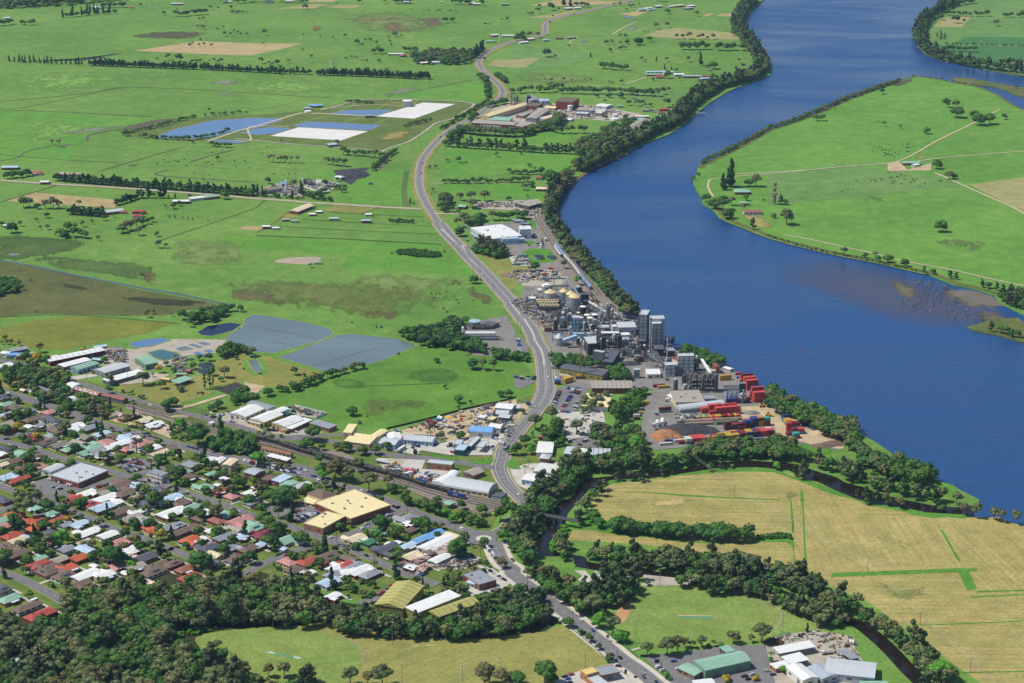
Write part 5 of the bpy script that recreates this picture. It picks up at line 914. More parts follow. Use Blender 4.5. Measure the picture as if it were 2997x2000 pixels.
while made<84 and tries<4000:
    tries+=1;X=frr.uniform(min(xs_),max(xs_));Y=frr.uniform(min(ys_),max(ys_))
    if not inpoly(X,Y,fpoly) or any(at(X+dx,Y+dy) & 2 for dx in (-4,0,4) for dy in (-3,0,3,6)):continue
    a,b=proj(X,Y);made+=1;w_=frr.uniform(6,11);h_=frr.uniform(3.5,8)
    plant('process_frame',('low dark pipe frame' if made % 2 else 'low grey pipe frame')+' packed into the works','P',a,b,w_,frr.uniform(4,7),h_,made*7+1,frr.choice([0,.1,-.6]),made % 2==1,2)
for x,d in ((468,'leftmost round flash vessel on the evaporators'),(522,'second round flash vessel on the evaporators'),(622,'third round flash vessel on the evaporators'),(675,'rightmost round flash vessel on the evaporators')):tank('flash_vessel',d,'F3',x,366,42,3.2,M('vessel_brown','6a6056',.6,.2,.4),.8,None,'vessel',False,16)
tank('column_vessel','tallest dark column at the right of the evaporators','F3',757,372,44,17.5,m_dsteel,1.5,None,'vessel');tank('column_vessel','grey vessel with bent ducts left of the evaporators','F3',300,425,50,12,m_dsteel,1.2,m_alu,'vessel')
for x,y,d in ((742,252,'rear rusty brown round tank near the river'),(764,272,'front rusty brown round tank near the river')):tank('rusty_tank',d,'F3',x,y,62,8,m_rstk,.6)
for x,d in ((870,'left of three loading silos under the dark slab'),(922,'middle of three loading silos under the dark slab'),(972,'right of three loading silos under the dark slab')):tank('load_out_silo',d,'F3',x,562,42,11,m_bluew,0,None,'silo')
bld('silo_deck','dark slab deck resting on the three loading silos','F3','850,548 1015,548 960,502',12.6,'d','k','flat','u',.5,0,0,'deck',1,'open')
bld('hopper','dark hopper box on the steel frame beside the loading silos','F3','1015,478 1087,478 1080,462',17,'g','k','flat','u',.5,0,0,'hopper')
def gallery(desc,t,x0,y0,z0,x1,y1,z1,w_,h_,mat,name='conveyor'):
    a=W(*full(t,x0,y0),z0);b=W(*full(t,x1,y1),z1);cx,cy=(a[0]+b[0])/2,(a[1]+b[1])/2
    o=thing(name,desc,'conveyor',cx,cy);p=(a[0]-cx,a[1]-cy,z0);q=(b[0]-cx,b[1]-cy,z1)
    MB().bar(p,q,w_,h_).obj('gallery',mat,o)
    for k in (.1,.5,.9):
        x,y,z=(p[i]+(q[i]-p[i])*k for i in range(3));m=MB();m.bar((x-w_,y,0),(x,y,z),.3);m.bar((x+w_,y,0),(x,y,z),.3);m.obj('trestle',m_dsteel,o)
    return o
gallery('white inclined gallery rising from the cone roofed tank','F1',1000,1462,8,1262,1372,12,5,3.5,m_bluew)
gallery('long conveyor crossing above the silos to the rail line','F1',1040,225,14,1330,595,17,1.6,1.6,m_steel);gallery('horizontal conveyor behind the back silo','F1',590,240,14,1050,235,14,1.4,1.4,m_steel);gallery('conveyor walkway across the silo roofs','F1',615,385,17,1120,385,17,1.2,1.2,m_dsteel)
gallery('white sloping conveyor beside the rail wagons','F1',1500,690,7,1830,890,4,1.6,1.6,m_wh);gallery('thin conveyor running to the river trees','F1',2010,905,7,2210,1050,3,1.2,1.2,m_wh);gallery('pipe bridge from the tall slim silos','F1',1915,735,14,2040,815,9,1.2,1.2,m_steel)
gallery('wide lattice conveyor descending to the white block','F2',835,575,16,935,730,10,3.5,1.4,m_dsteel);gallery('second lattice conveyor beside the wide one','F2',745,590,14,870,690,7,2,1.4,m_steel);gallery('steep conveyor up to the steel stack','F2',712,500,18,750,600,5,1.8,1.4,m_steel);gallery('dark conveyor pair in front of the curved hall','F2',530,455,9,640,495,4,2.4,1.2,m_dsteel)
gallery('white double conveyor on the right of the lattice building','F3',590,200,13,690,360,9,2.6,1.5,m_wh);gallery('pipe rack on the tank farm side','F1',1490,1090,10,1530,1260,8,1.4,1,m_steel);gallery('long horizontal pipe bridge in front of the works','F2',250,552,9,640,552,9,.8,.8,m_steel)
a=W(*full('B1',1925,1492),4);b=W(*full('B1',2192,1482),4);L=b[0]-a[0]
o=thing('gas_tank','long white horizontal gas tank on cradles','tank',(a[0]+b[0])/2,a[1]);q=MB();q.tube((-L/2,0,4),(L/2,0,4),2.1,n=18);q.tube((-L/2-1.2,0,4),(-L/2,0,4),1.1,2.1,n=18);q.tube((L/2,0,4),(L/2+1.2,0,4),2.1,1.1,n=18);q.obj('shell',m_wh,o)
for k in (-.35,0,.35):MB().box(L*k,0,0,1,3.4,2.4).obj('cradle',m_conc,o)
tank('gas_column','white upright gas vessel left of the long tank','B1',1896,1438,24,10,m_wh,1,None,'tank');tank('round_tank','large pale round tank behind the gas plant','B1',2003,1378,112,6,m_alu,.8,m_bluew);tank('round_tank','big white topped round tank beyond the ponds','A1',1385,924,92,10,m_alu,.8,m_wh)
tank('round_tank','low white round tank at the pond works','A1',475,1018,66,3,m_wh,.4);tank('round_tank','open concrete tank in the green lot, left one','F5',760,500,98,4,m_alu,0,M('tank_water','2c3438',.3,.1,1));tank('round_tank','open concrete tank in the green lot, right one','F5',885,508,98,2.5,m_alu,0,M('tank_water','2c3438',.3,.1,1));tank('round_tank','white upright tank beside the round lawn','F5',786,388,30,5,m_wh,.4)
tank('milk_silo','white milk silo at the left corner of the dairy','F5',212,282,30,12,m_wh,.8,None,'silo');tank('milk_silo','white milk silo behind the first one at the dairy','F5',252,240,24,11,m_wh,.8,None,'silo')
for x,y,w_,h,d in ((826,155,34,9,'white tank beside the brick tower block'),(755,186,18,7,'slim white tank left of the brick tower block'),(1120,212,36,7,'white tank on the left of the waste pair'),(1182,216,34,6,'white tank on the right of the waste pair'),(1120,240,54,3,'low white round tank before the grey store')):tank('round_tank',d,'F4',x,y,w_,h,m_wh,.5)
tank('cement_silo','tall white cement silo at the concrete plant','B1',273,90,18,13,m_wh,1,None,'silo');tank('cement_silo','slim white silo beside the black tank','B1',424,75,16,15,m_wh,1,None,'silo');tank('round_tank','black round tank at the concrete plant','B1',470,82,70,6,m_blk,0);tank('farm_silo','thin dark topped farm silo in the far pasture','A1',692,545,16,13,m_wh,1,m_dsteel,'silo');tank('farm_silo','thin white farm silo near the highway curve','A1',2232,322,13,14,m_wh,1,None,'silo');tank('farm_silo','little red topped silo at the top edge pasture','A0',1386,36,14,12,m_wh,1,M('silo_red','8a4a3c',.7,.1,1),'silo')
for y,d in ((322,'rear dark round clarifier at the treatment works'),(400,'front dark round clarifier at the treatment works')):tank('clarifier',d,'C1',478 if y<350 else 465,y,215,2.2,m_conc,0,M('clarifier_water','2c3230',.25,.15,.5),'tank')
X,Y=W(*full('C3',930,515));o=thing('mobile_crane','yellow mobile crane with tall raised boom beside the workshop','crane',X,Y)
my=M('crane_yellow','d89a20',.5,.08,1)
MB().box(1,0,1.2,12,2.8,1.2).obj('chassis',m_dsteel,o);MB().box(5.5,0,2.4,2.6,2.6,1.6).obj('cab',my,o);MB().box(-1.5,0,2.42,4.5,2.7,2).obj('turret',my,o)
bm_=MB();bm_.bar((-1,0,4),(.9,.4,34),1.1,1.1);bm_.bar((.9,.4,33.5),(1.1,.4,36.5),.7,.7);bm_.obj('boom',my,o);MB().bar((1.1,.4,36),(1.1,.4,12),.12).obj('cable',m_dsteel,o)
for x in (-4,-1.4,2.4,5):
    for y in (-1.3,1.3):MB().tube((x,y-.25,.9),(x,y+.25,.9),.7,n=12).obj('wheel',m_blk,o)
for x in (-5,7):MB().box(x,0,.55,.5,6.5,.4).obj('outrigger',my,o)
for a_ in (('mound','orange brown heap of woodchip left of the coal heap','C3',2110,1310,15,13,7,mwc),('mound','wide dark heap of coal behind the containers','C4',60,1225,30,16,5.5,mco),('mound','smaller woodchip heap joined to the large one','C3',2240,1330,8,8,4,mwc),('mound','black coal heap beside the quarry track','B1',880,40,26,26,7,mco),
 ('mound','sandy heap at the far end of the river yard','C4',1900,1270,12,9,3,m_dirt),('mound','dark soil heap at the corner of the river yard','C4',2080,1410,12,8,2.5,M('soil','6a5a4c',.95,.2,.2)),('mound','brown soil heap left of the corner one','C4',1920,1440,12,7,2,M('soil','6a5a4c',.95,.2,.2)),('mound','grey spoil heap in the container yard','C4',950,990,8,6,2.4,m_yard),('mound','yellow sand heap in the gravel yard','C2',1480,1050,5,4,2,M('sand','d0a050',.95,.1,.3)),('mound','pale stone heap in the gravel yard','C2',1400,1085,5,4,2.2,m_conc),('mound','long spoil heap beside the tracks','C1',120,1040,10,3,2,m_dirt),('mound','red brown rubble heap in the timber yard','E4',1250,1010,8,6,3,M('rubble','5c4438',.95,.3,.5)),('mound','brown rubble heap on the dairy paddock','F5',470,690,12,9,1.6,M('rubble2','7a6858',.95,.3,.3)),('mound','scrap heap behind the maroon warehouse','C0',1560,120,16,8,2.5,M('scrap','8a8278',.8,.4,.6)),('mound','dark scrap heap in front of the works','F2',560,715,12,7,3,M('scrap_dark','3c3c40',.8,.4,.6)),('mound','small grey gravel heap near the silos, left','F1',155,320,5,4,1.5,m_yard),('mound','small grey gravel heap near the silos, right','F1',240,312,5,4,1.5,m_yard)):
    mound(*a_)
sX,sY=W(*full('F1',1690,1140));m=MB()
for k in range(6):m.lathe([(.3,6+k*1.9),(1.1+k*.3,7.2+k*1.9),(1.2+k*.3,8.4+k*1.9),(.4,9.4+k*1.9)],10,k*.8,k*.5)
sm=bpy.data.materials.new('steam');sm.use_nodes=True;sq=sm.node_tree.nodes;sq.remove(sq['Principled BSDF']);sv=sq.new('ShaderNodeVolumePrincipled');sv.inputs['Density'].default_value=.5;sv.inputs['Color'].default_value=(.95,.95,.95,1);sm.node_tree.links.new(sv.outputs[0],sq['Material Output'].inputs['Volume'])
o=m.obj('steam',sm);o.location=(sX,sY,0);o['kind']='stuff'
# ================================================================ HOUSES
def dirv(s):a,b=pts(s);return math.atan2(b[1]-a[1],b[0]-a[0])
ANG_A=dirv('D0 960,760 D1 330,1435');ANG_B=ANG_A+math.pi/2
HOUSES=("C0 60,325,w 80,850,e 190,895,b 345,945,g 85,1000,l 490,1045,b,b,26 710,1062,d,a,20 535,1140,g,b,12,6 400,1155,w,a,8,7 120,1190,b 450,1300,m,a,16 640,1372,b 805,1410,G,b 1000,1452,e,b,22 300,1530,e 30,1460,d 1035,1150,w,b 1010,1198,w,b 1210,1182,g 1390,1262,l 1515,1300,b 1440,1375,p,b,16 1660,1385,w,b,42,11 1300,1432,e 1205,1515,e 1330,1495,g 1720,1470,p,b,10 1960,1400,p 2075,1462,w 2270,1475,b,b,20 2190,1525,t,b,18 30,760,d 540,655,g,a,18,14 665,705,e 955,775,w,b,10 1065,822,g,a,14 1330,885,g,a,14 1775,1020,x,b,22,8 1645,990,x,a,10 1985,1070,t,b,14 2110,1130,w,b,18,11 730,195,t,b,9,7 320,655,t,a,6,5 "
 "D0 95,290,l 215,332,r 342,287,r,b,8,6 220,58,b 430,20,b,b,22 45,110,t,b,9,7 1170,520,w,b,20 1440,575,w,b,24,11 1000,592,r 1240,655,r,b,14 1342,645,r,a,8,6 1570,640,w,b,14 1400,705,l,b,20,13 1590,425,b,b,40,14 1730,505,b,b,20,12 2100,535,g,b,22,9 2300,590,w,b,22,9 1650,755,b,b,20,11 1800,855,q,b,18,11 1890,772,w,b,14,6 2000,895,g 1745,742,w,a,7,6 2290,790,w 2300,985,g,b,22,9 500,718,e,a,11 695,792,e,b,11,8 820,872,r,b,17,10 430,882,o,b,18 160,820,o,a,14 45,872,e 170,1092,r,b,17 230,1165,t,b,14,11 350,1112,l,a,9,7 110,1235,b 240,1335,b,b,20 310,1300,l,a,9 545,1402,e,b,11,7 500,1485,r,b,22,9 690,1532,b,b,20,13 1080,930,l,b,16 900,945,g,b,10 1210,1045,w,b,21,11 1140,1170,x,b,13,5 1480,1085,w,b 1620,1192,p,b 1540,1210,w,a,8 1780,1290,w 1990,1392,d,b,17 1840,1370,x,a,8 2160,1505,b,b,22,10 30,600,d 1860,560,x,b,9,7 25,1420,G,b 1290,1500,w,a,7,5 "
 "D1 30,565,l 145,645,b,b,16 285,705,e,b,18 60,750,w,b 505,765,w,b 460,425,e,b,14 665,470,r,b,13 160,195,e,a,18,9 560,240,e,b,12,6 740,305,w,a,8,6 645,390,w,a,5,5 825,555,p,a,12 745,800,e,b,13 935,895,p,b,21,14 1130,985,e,b,20,13 595,1015,w,b,16 190,1015,b,b,30,9 75,955,g,b,16,9 270,1155,o,b,17,12 520,1255,d,b,16,11 385,1145,w,b,13,8 1300,1060,m,b,22,11 970,1115,l,b,10,7 1590,1150,e,b,17,13 1075,1270,b,b,17,10 1215,1225,l,b,10,8 905,1415,b,b,17,12 600,1355,t,a,13,8 1890,1445,r,b,18 2150,1380,b,b,17 2085,1455,r,a,8 2270,1530,w,b 30,1475,b 200,1545,v,b,16 2330,1490,r,a,10 1700,1560,b,b,14 1160,425,w,a,6,5 1540,1265,l,a,7,6 840,1345,b,a,9 "
 "D2 905,860,g,b,18,12 940,925,w,a,10,8 940,1015,b,b,9,7 500,1035,E,b,16,10 190,1135,t,b,16 365,1180,E,b,10,9 290,1155,w,b,9,7 1250,1075,u,b,20,10 1085,1145,u,b,15,8 935,1215,l,b,20,7 610,1265,d,b,22,10 1330,1195,w,b,36,16 1390,1280,x,b,20,12 960,1372,t,b,15,10 1060,1425,x,b,11,8 1215,1315,b,a,9,8 1350,1402,w,b,19,9 965,1530,w,a,9,8 1095,1525,x,b,13,8 70,1490,r,b,17 170,1520,g,b,20 280,1550,w,b,15 775,1180,w,a,6,5 680,1210,w,a,9,7 1550,1110,t,a,18,10 650,1345,d,a,8,6 "
 "E0 620,25,b 880,75,b,b,17 1180,60,w,b,22,12 1105,185,b,b,16 30,265,d,b,12 130,390,e,b,17 370,500,b,b,22 555,605,r,b,24 1730,32,w,a,7,6 2110,15,b,b,20 2060,165,t,a,8,6 1070,870,w,a,12,8 820,930,w,a,9,8 380,1165,b,b,18 210,1260,w,b,18 1600,570,r,b,12,8 "
 "E1 260,90,r,b,18 2170,160,l,b,17,12 2240,60,g,b,14 2230,350,w,b,12,8 1910,25,w,b,8 E2 385,50,g,b,17 70,20,w,b,14 210,10,w,b,17 "
 "A2 155,355,w 100,385,w,b,18 300,365,l,b,14,7 540,342,e,b,18,7 1190,85,l,b,24,9 1245,72,w,b,20,8 1270,85,l,b,18,7 1335,55,w 1520,50,t,b,26,9 1450,57,w,b,12,8 1632,52,w,b,16 1612,74,l,b,22,7 1320,656,l,a,38,9 1295,682,e,a,28,8 1425,662,l,b,20,10 1640,697,z,a,32,8 1757,718,l,b,22,9 1525,680,w 1350,702,r,a,16,9 1395,1000,r,a,18,8 1270,1002,b,a,8,6 1215,1003,g,a,9,7 1363,1030,r,a,12,8 1190,1065,w,a,20,9 988,966,e,a,10,6 1760,776,w,a,12 1785,695,v,a,18,6 510,75,w 590,70,w 430,345,v,a,16,6 "
 "A1 1280,492,w,a,28,8 1345,505,r,a,14,7 1540,573,w 1645,568,w,a,14 2150,377,e,a,18,8 2180,320,w 2310,325,w,a,24,9 545,965,u,a,22,9 470,990,z,a,12,7 690,1322,l,b,14,12 1045,1060,g,a,16,6 1375,15,w 1970,25,w 2020,35,w,a,16 120,15,d,a,20 300,10,w 1695,15,t,a,6,5 2280,38,e,a,18,6 "
 "A0 1625,32,w,a,26,8 890,70,e,a,18 65,162,w,a,14 95,1530,l,a,24,12 1208,62,r,a,9 870,60,w 2090,15,w "
 "B0 1010,368,s,b,34,14 1275,368,r,a,17,8 1260,410,r,a,12,8 1125,366,r,a,9,7 1660,274,w,a,22,10 1800,245,w,b,20 1940,232,e,b,20 340,15,r,a,14 412,98,w,a,12 565,25,x,a,14 670,28,x,a,22,8 55,492,w,a,7 "
 "B1 92,507,w,a,10,7 180,514,w,a,8,6 270,438,q,a,9,6 350,450,q,a,9,6 515,388,w,a,8,7 575,365,w,a,8,7 1030,390,w,a,8,7 712,433,l,a,12,6 1007,453,l,a,12,6 565,830,e,a,8,5 "
 "A3 1310,1490,e,a,26,10 1355,1508,w,b,9,8 B2 2105,185,e,a,22,16 2122,292,e,a,12,7 2200,372,v,a,24,12 ")
for ent in nums(HOUSES,3):
    X,Y=W(ent[0],ent[1],3.6);mark([(X-8,Y-6),(X+8,Y-6),(X+8,Y+6),(X-8,Y+6)],8)
HR2=random.Random(77);tp=pts('C0 0,700 500,900 1100,1130 1700,1330 2350,1480 D1 0,330 500,330 1100,520 1250,700 1700,960 2100,1090 D2 -100,1280 500,1500 900,1640 E2 200,150 -200,100 D1 1700,1640 1150,1480 300,1540 E0 1700,60 1100,220 850,330 150,-100 0,-150');n_extra=0;DRV=[]
tx,ty=[q[0] for q in tp],[q[1] for q in tp]
ROOFS2='bbbdgggqqwwlcepvbdGsro'
for _ in range(9000):
    if n_extra >= 125:break
    X,Y=HR2.uniform(min(tx),max(tx)),HR2.uniform(min(ty),max(ty))
    if not inpoly(X,Y,tp) or any(at(X+dx,Y+dy) & 15 for dx in (-6,0,6) for dy in (-6,0,6)):continue
    px,py=proj(X,Y,3.6);n_extra+=1;HOUSES+=' P %.1f,%.1f,%s,%s,%.1f,%.1f' % (px,py,HR2.choice(ROOFS2),HR2.choice('bba'),HR2.uniform(12,17),HR2.uniform(9,11));mark([(X-9,Y-9),(X+9,Y-9),(X+9,Y+9),(X-9,Y+9)],8)
walls=['h','r','b','w','c','r','h','b']
CN=dict(w='white metal',l='pale blue metal',g='grey',d='dark slate',b='brown tiled',r='red',o='orange tiled',m='maroon',p='pinkish tiled',e='pale green metal',E='dark green',t='cream',G='olive',x='rust streaked',q='grey brown',u='bright blue',v='red brown',s='silver',z='light grey')
chim=M('chimney_brick','7c4a3c',.9,.1,1);m_ver=M('verandah','c8ccd0',.6,.1,1);m_solar=M('solar_panel','1e2a44',.2,.1,1,0,.6)
hr=random.Random(5);hcount=0
for ent in nums(HOUSES,3):
    fx,fy=ent[0],ent[1];rest=list(ent[2:-1]);c=rest[0];ori=rest[1] if len(rest)>1 else ('b' if hr.random()<.7 else 'a')
    L=float(rest[2]) if len(rest)>2 else hr.uniform(14,18);Wd=float(rest[3]) if len(rest)>3 else min(L*.8,hr.uniform(9,12))
    town=fy>1000
    X,Y=W(fx,fy,3.6);rot=(ANG_A if ori=='a' else ANG_B) if town else (0.03 if ori=='a' else -.5)
    if ori=='b' and not town:rot=0.5
    small=L*Wd<70;hip=(c in 'brodgmpve' and not small and hr.random()<.7);h=2.7 if small else hr.choice([2.9,3.1,3.2])
    if not town and not small:h=3.6
    wc='e' if c=='E' else ('l' if c=='u' and hr.random()<.5 else walls[hcount % 8]);hcount+=1
    shed=small or (not town and c in 'wlsezx') or L>28
    nm,cat=('shed','shed') if shed else ('house','house')
    size='little' if small else ('long' if L/Wd>1.9 else ('large' if L*Wd>210 else 'square'))
    loc='in the town' if town else 'out in the farmland'
    o=thing(nm,'%s %s-roofed %s' % (size,CN.get(c,'grey'),nm),cat,X,Y,rot,'houses of the town' if (town and not shed) else ('sheds of the town' if town else 'farm buildings'))
    ca,sa=math.cos(rot),math.sin(rot);mark([(X+ca*a*(L/2+1.5)-sa*b*(Wd/2+1.5),Y+sa*a*(L/2+1.5)+ca*b*(Wd/2+1.5)) for a,b in ((-1,-1),(1,-1),(1,1),(-1,1))],2)
    m=MB().box(0,0,0,L,Wd,h);r=MB();rh=Wd*.2 if c not in 'wls' else Wd*.13
    roof_mb(r,L,Wd,h+.02,'hip' if hip else 'gable','u',rh,.5)
    wing=town and not small and hr.random()<.55
    if wing:
        wx=hr.choice([-1,1])*L*.27;wl=Wd*.42;wy=-Wd/2-wl/2+.02 if hr.random()<.5 else Wd/2+wl/2-.02
        m.box(wx,wy,0,L*.38,wl,h-.06);q=MB();roof_mb(q,L*.38,Wd*.5+wl*1.0,h+.05,'gable','v',rh*.72,.3)
        sy=wy*.6;i=len(r.v);r.v+=[(a+wx,b+sy,z) for a,b,z in q.v];r.f+=[tuple(i+k for k in f) for f in q.f];r.m+=q.m
    m.obj('wall',WM(wc),o);ro=r.obj('roof',RM(c),o)
    facade(o,L,Wd,h,rot,2 if small else 4,1 if shed else 0)
    if town and not small:q_=L/2+2.2;DRV.append([(X+ca*a-sa*b,Y+sa*a+ca*b) for a,b in ((q_-1.4,-Wd/2-8),(q_+1.4,-Wd/2-8),(q_+1.4,Wd/2-2),(q_-1.4,Wd/2-2))])
    if not shed:
        wy_=-1 if math.cos(rot)>-.25 else 1
        MB().box(hr.uniform(-.2,.2)*L,wy_*(Wd/2+.05),0,1,.14,2.1).obj('door',m_door,o)
        if c in 'ropbmvp' and hr.random()<.45:MB().box(hr.uniform(-.3,.3)*L,.8,h,.8,.8,rh+1.1).obj('chimney',chim,ro)
        if hr.random()<.4:MB().box(hr.uniform(-.2,.2)*L,wy_*(Wd/2+1.5),h-.35,L*.4,2.6,.15).obj('verandah_roof',m_ver,o)
        if hr.random()<.16:
            q=MB();q.bar((-L*.15,-Wd*.24,h+rh*.62),(L*.2,-Wd*.24,h+rh*.62),2.2,.1);q.obj('solar_panel',m_solar,ro)
m=MB()
for k,q in enumerate(DRV):m.quadface([(a,b,.33+(k % 9)*.003) for a,b in q])
o=m.obj('driveways',m_conc);o['kind']='structure'
gr=random.Random(31);CLC=['b8b4ac','8c8884','5a5654','3a3a3e','7a5040','98948a','6e7a84','9a8450','50607c','c8c6c0'];gm=MB()
for s_,n_ in (('F1 -30,700 400,560 1700,1000 2300,1080 F2 620,240 640,470 1060,560 1060,640 960,700 560,700 420,560 100,600 60,560 F1 1250,1500 700,1300',800),('C2 900,1200 1500,1010 2100,860 2350,820 2330,1300 1500,1350',210),('C3 620,990 1250,970 1280,1250 1050,1320 720,1320',60),('D2 820,1420 1150,1260 1700,1340 1950,1450 1700,1567 850,1567',260),('E4 1150,1000 1400,900 1760,850 2200,900 2350,950 2400,1300 2000,1260 1800,980',80),('C0 1430,80 1700,100 1750,300 1700,330 1400,200',260),('B1 40,190 200,120 400,140 450,185 420,240',260),('B1 450,150 560,90 780,120 650,205',120),('F4 440,150 880,155 1060,170 1220,220 1000,230 600,280',420),('F5 430,690 560,650 900,650 1000,700 900,760 560,740',200),('F5 540,500 640,495 680,590 520,600',110),('C1 1610,930 1700,900 2120,1005 2000,1050',70),('C4 -100,900 100,980 300,1040 150,1100 -80,1150',160),('F4 560,780 640,790 600,890 540,890',60),('B1 1950,300 2350,290 2350,340 2000,340',120),('C1 0,200 300,250 350,400 50,440',110),('C2 2100,1080 2350,1060 2350,1280 2150,1250',90),('D2 560,140 1000,180 1200,380 1000,320',60)):
    p=pts(s_);ax,ay=[q[0] for q in p],[q[1] for q in p];k=t_=0
    while k<n_ and t_<n_*6:
        t_+=1;X,Y=gr.uniform(min(ax),max(ax)),gr.uniform(min(ay),max(ay))
        if not inpoly(X,Y,p) or at(X,Y) & 2:continue
        k+=1;cl=gr.randrange(len(CLC));w_=gr.uniform(.5,1.9);ang=gr.choice([0,.3,-.6]);
        for e in range(gr.randrange(1,4)):gm.box(X+gr.uniform(-2,2),Y+gr.uniform(-2,2),.3,w_*gr.uniform(.6,2.2),w_*gr.uniform(.4,1),gr.uniform(.4,1.9),cl,ang)
o=gm.obj('yard_clutter',[M('gear_'+c,c,.7,.2,1) for c in CLC]);o['kind']='stuff';o['label']='loose pallets, drums, scrap and stored gear strewn over the yards'
# ================================================================ VEHICLES
CARCOL=[('white','d8d8d8'),('white','dcdcda'),('silver','a8acb0'),('dark blue','20304e'),('black','1c1e22'),('red','a02024'),('grey','5a5e64'),('white','d4d6d8'),('silver','b4b8ba'),('blue','2a54a0'),('dark blue','1e2c48'),('maroon','501c24')]
def paint(c):return M('paint_'+c[0].replace(' ','_'),c[1],.3,.03,1,.1,.6)
m_tyre=M('tyre','1a1a1a',.9,.1,1)
def car_mesh(kind):
    L,w={'sedan':(4.6,1.8),'van':(5.0,1.95),'ute':(5.2,1.85)}[kind];m=MB();g=MB()
    prof={'sedan':[(-L/2,.35),(-L/2,.85),(-L*.38,.95),(-L*.2,1.42),(L*.12,1.45),(L*.27,.95),(L*.47,.78),(L/2,.4)],'van':[(-L/2,.35),(-L/2,1.9),(-L*.4,2.05),(L*.2,2.02),(L*.36,1.15),(L*.48,.95),(L/2,.4)],'ute':[(-L/2,.35),(-L/2,.95),(-L*.08,.95),(-L*.04,1.5),(L*.12,1.5),(L*.27,1.02),(L*.47,.88),(L/2,.4)]}[kind]
    n=len(prof);i=0
    for y,k in ((-w/2,1),(w/2,1)):m.v+=[(x,y*(.86 if z>1.3 else 1),z) for x,z in prof]
    for k in range(n):j=(k+1) % n;m.f.append((k,j,n+j,n+k));m.m.append(0)
    m.f.append(tuple(reversed(range(n))));m.f.append(tuple(range(n,2*n)));m.m+=[0,0]
    if kind=='sedan':xs=(-L*.3,L*.2);z0,z1=1.0,1.36
    elif kind=='ute':xs=(-L*.02,L*.2);z0,z1=1.05,1.42
    else:xs=(-L*.1,L*.3);z0,z1=1.25,1.8
    g.box((xs[0]+xs[1])/2,0,z0,xs[1]-xs[0],w*.97,z1-z0)
    return m,g,L,w
CARS={}
def make_car(kind):
    m,g,L,w=car_mesh(kind);o=bpy.data.objects.new('car',None);
    C.objects.link(o);o['category']='car'
    m.obj('body',paint(CARCOL[0]),o);g.obj('side_windows',m_glass,o)
    wm=MB().tube((0,-.12,0),(0,.12,0),.33,n=10).mesh('wheel',m_tyre)
    for x in (-L*.3,L*.3):
        for y in (-w/2+.08,w/2-.08):wo=link(bpy.data.objects.new('wheel',wm),o);wo.location=(x,y,.33)
    return o
cr=random.Random(9)
def dirang(fx,fy,dx,dy):
    a,b=W(fx,fy),W(fx+dx,fy+dy);return math.atan2(b[1]-a[1],b[0]-a[0])
def car(fx,fy,ang,kind=None,col=None,group='parked cars',what='',z=.56):
    kind=kind or cr.choice(['sedan','sedan','sedan','van','ute']);col=col or cr.choice(CARCOL)
    X,Y=W(fx,fy,1.0);nice={'sedan':'car','van':'van','ute':'pickup'}[kind];desc='%s %s%s' % (col[0],nice,what)
    if kind not in CARS:CARS[kind]=make_car(kind);first=CARS[kind];first.name=nice;first['group']=group;first.location=(X,Y,z);first.rotation_euler=(0,0,ang);first['category']=nice;THINGS.append((first,desc,True));override(first.children[0],[paint(col)]);return first
    r=copy_tree(CARS[kind],X,Y,ang,desc,group,{'body':paint(col)},z=z);return r
def row(t,x0,y0,x1,y1,n,dx,dy,group,miss=.06):
    a,b=full(t,x0,y0),full(t,x1,y1)
    for k in range(n):
        if cr.random()<miss:continue
        f=k/max(1,n-1);x,y=a[0]+(b[0]-a[0])*f,a[1]+(b[1]-a[1])*f;car(x,y,dirang(x,y,dx,dy)+cr.uniform(-.04,.04)+(math.pi if cr.random()<.4 else 0),group=group)
G1='cars in the works car park'
row('C3',645,685,560,868,15,10,1,G1);row('C3',800,750,705,892,11,10,1,G1);row('C3',885,835,855,935,6,10,1,G1);row('C3',770,642,860,668,5,3,-4,G1);row('C3',790,690,900,715,4,10,1,G1);row('C3',640,958,815,972,5,8,4,G1);row('C3',900,645,915,690,3,10,1,G1)
row('C3',50,490,300,482,4,10,1,'cars beside the highway bend');row('C3',130,512,290,515,3,10,1,'cars beside the highway bend');row('F1',105,1440,140,1555,5,10,1,'cars in the gas plant car park');row('F1',140,1560,170,1700,5,10,1,'cars in the gas plant car park');row('C3',210,850,260,900,4,10,1,'cars by the highway bend offices')
GSM='cars at the supermarket'
for x,y in ((690,322),(720,332),(790,352),(832,366),(870,378),(730,430),(770,441),(800,451),(832,460)):a=full('D0',x,y);car(a[0],a[1],dirang(a[0],a[1],10,-2),'sedan',group=GSM)
for x,y in ((950,408),(990,416)):a=full('D0',x,y);car(a[0],a[1],dirang(a[0],a[1],10,-2),'van',CARCOL[0],GSM)
GT='cars in the car park beside the supermarket'
row('D0',1575,112,1690,85,4,9,2,GT);row('D0',1760,68,1865,42,5,9,2,GT);row('D0',1640,160,1735,185,4,9,2,GT);row('D0',1700,148,1840,150,5,9,2,GT);row('D0',1815,112,1955,120,5,9,2,GT);row('D0',1770,222,2040,162,10,9,2,GT);row('D0',1900,80,1940,105,3,9,2,GT)
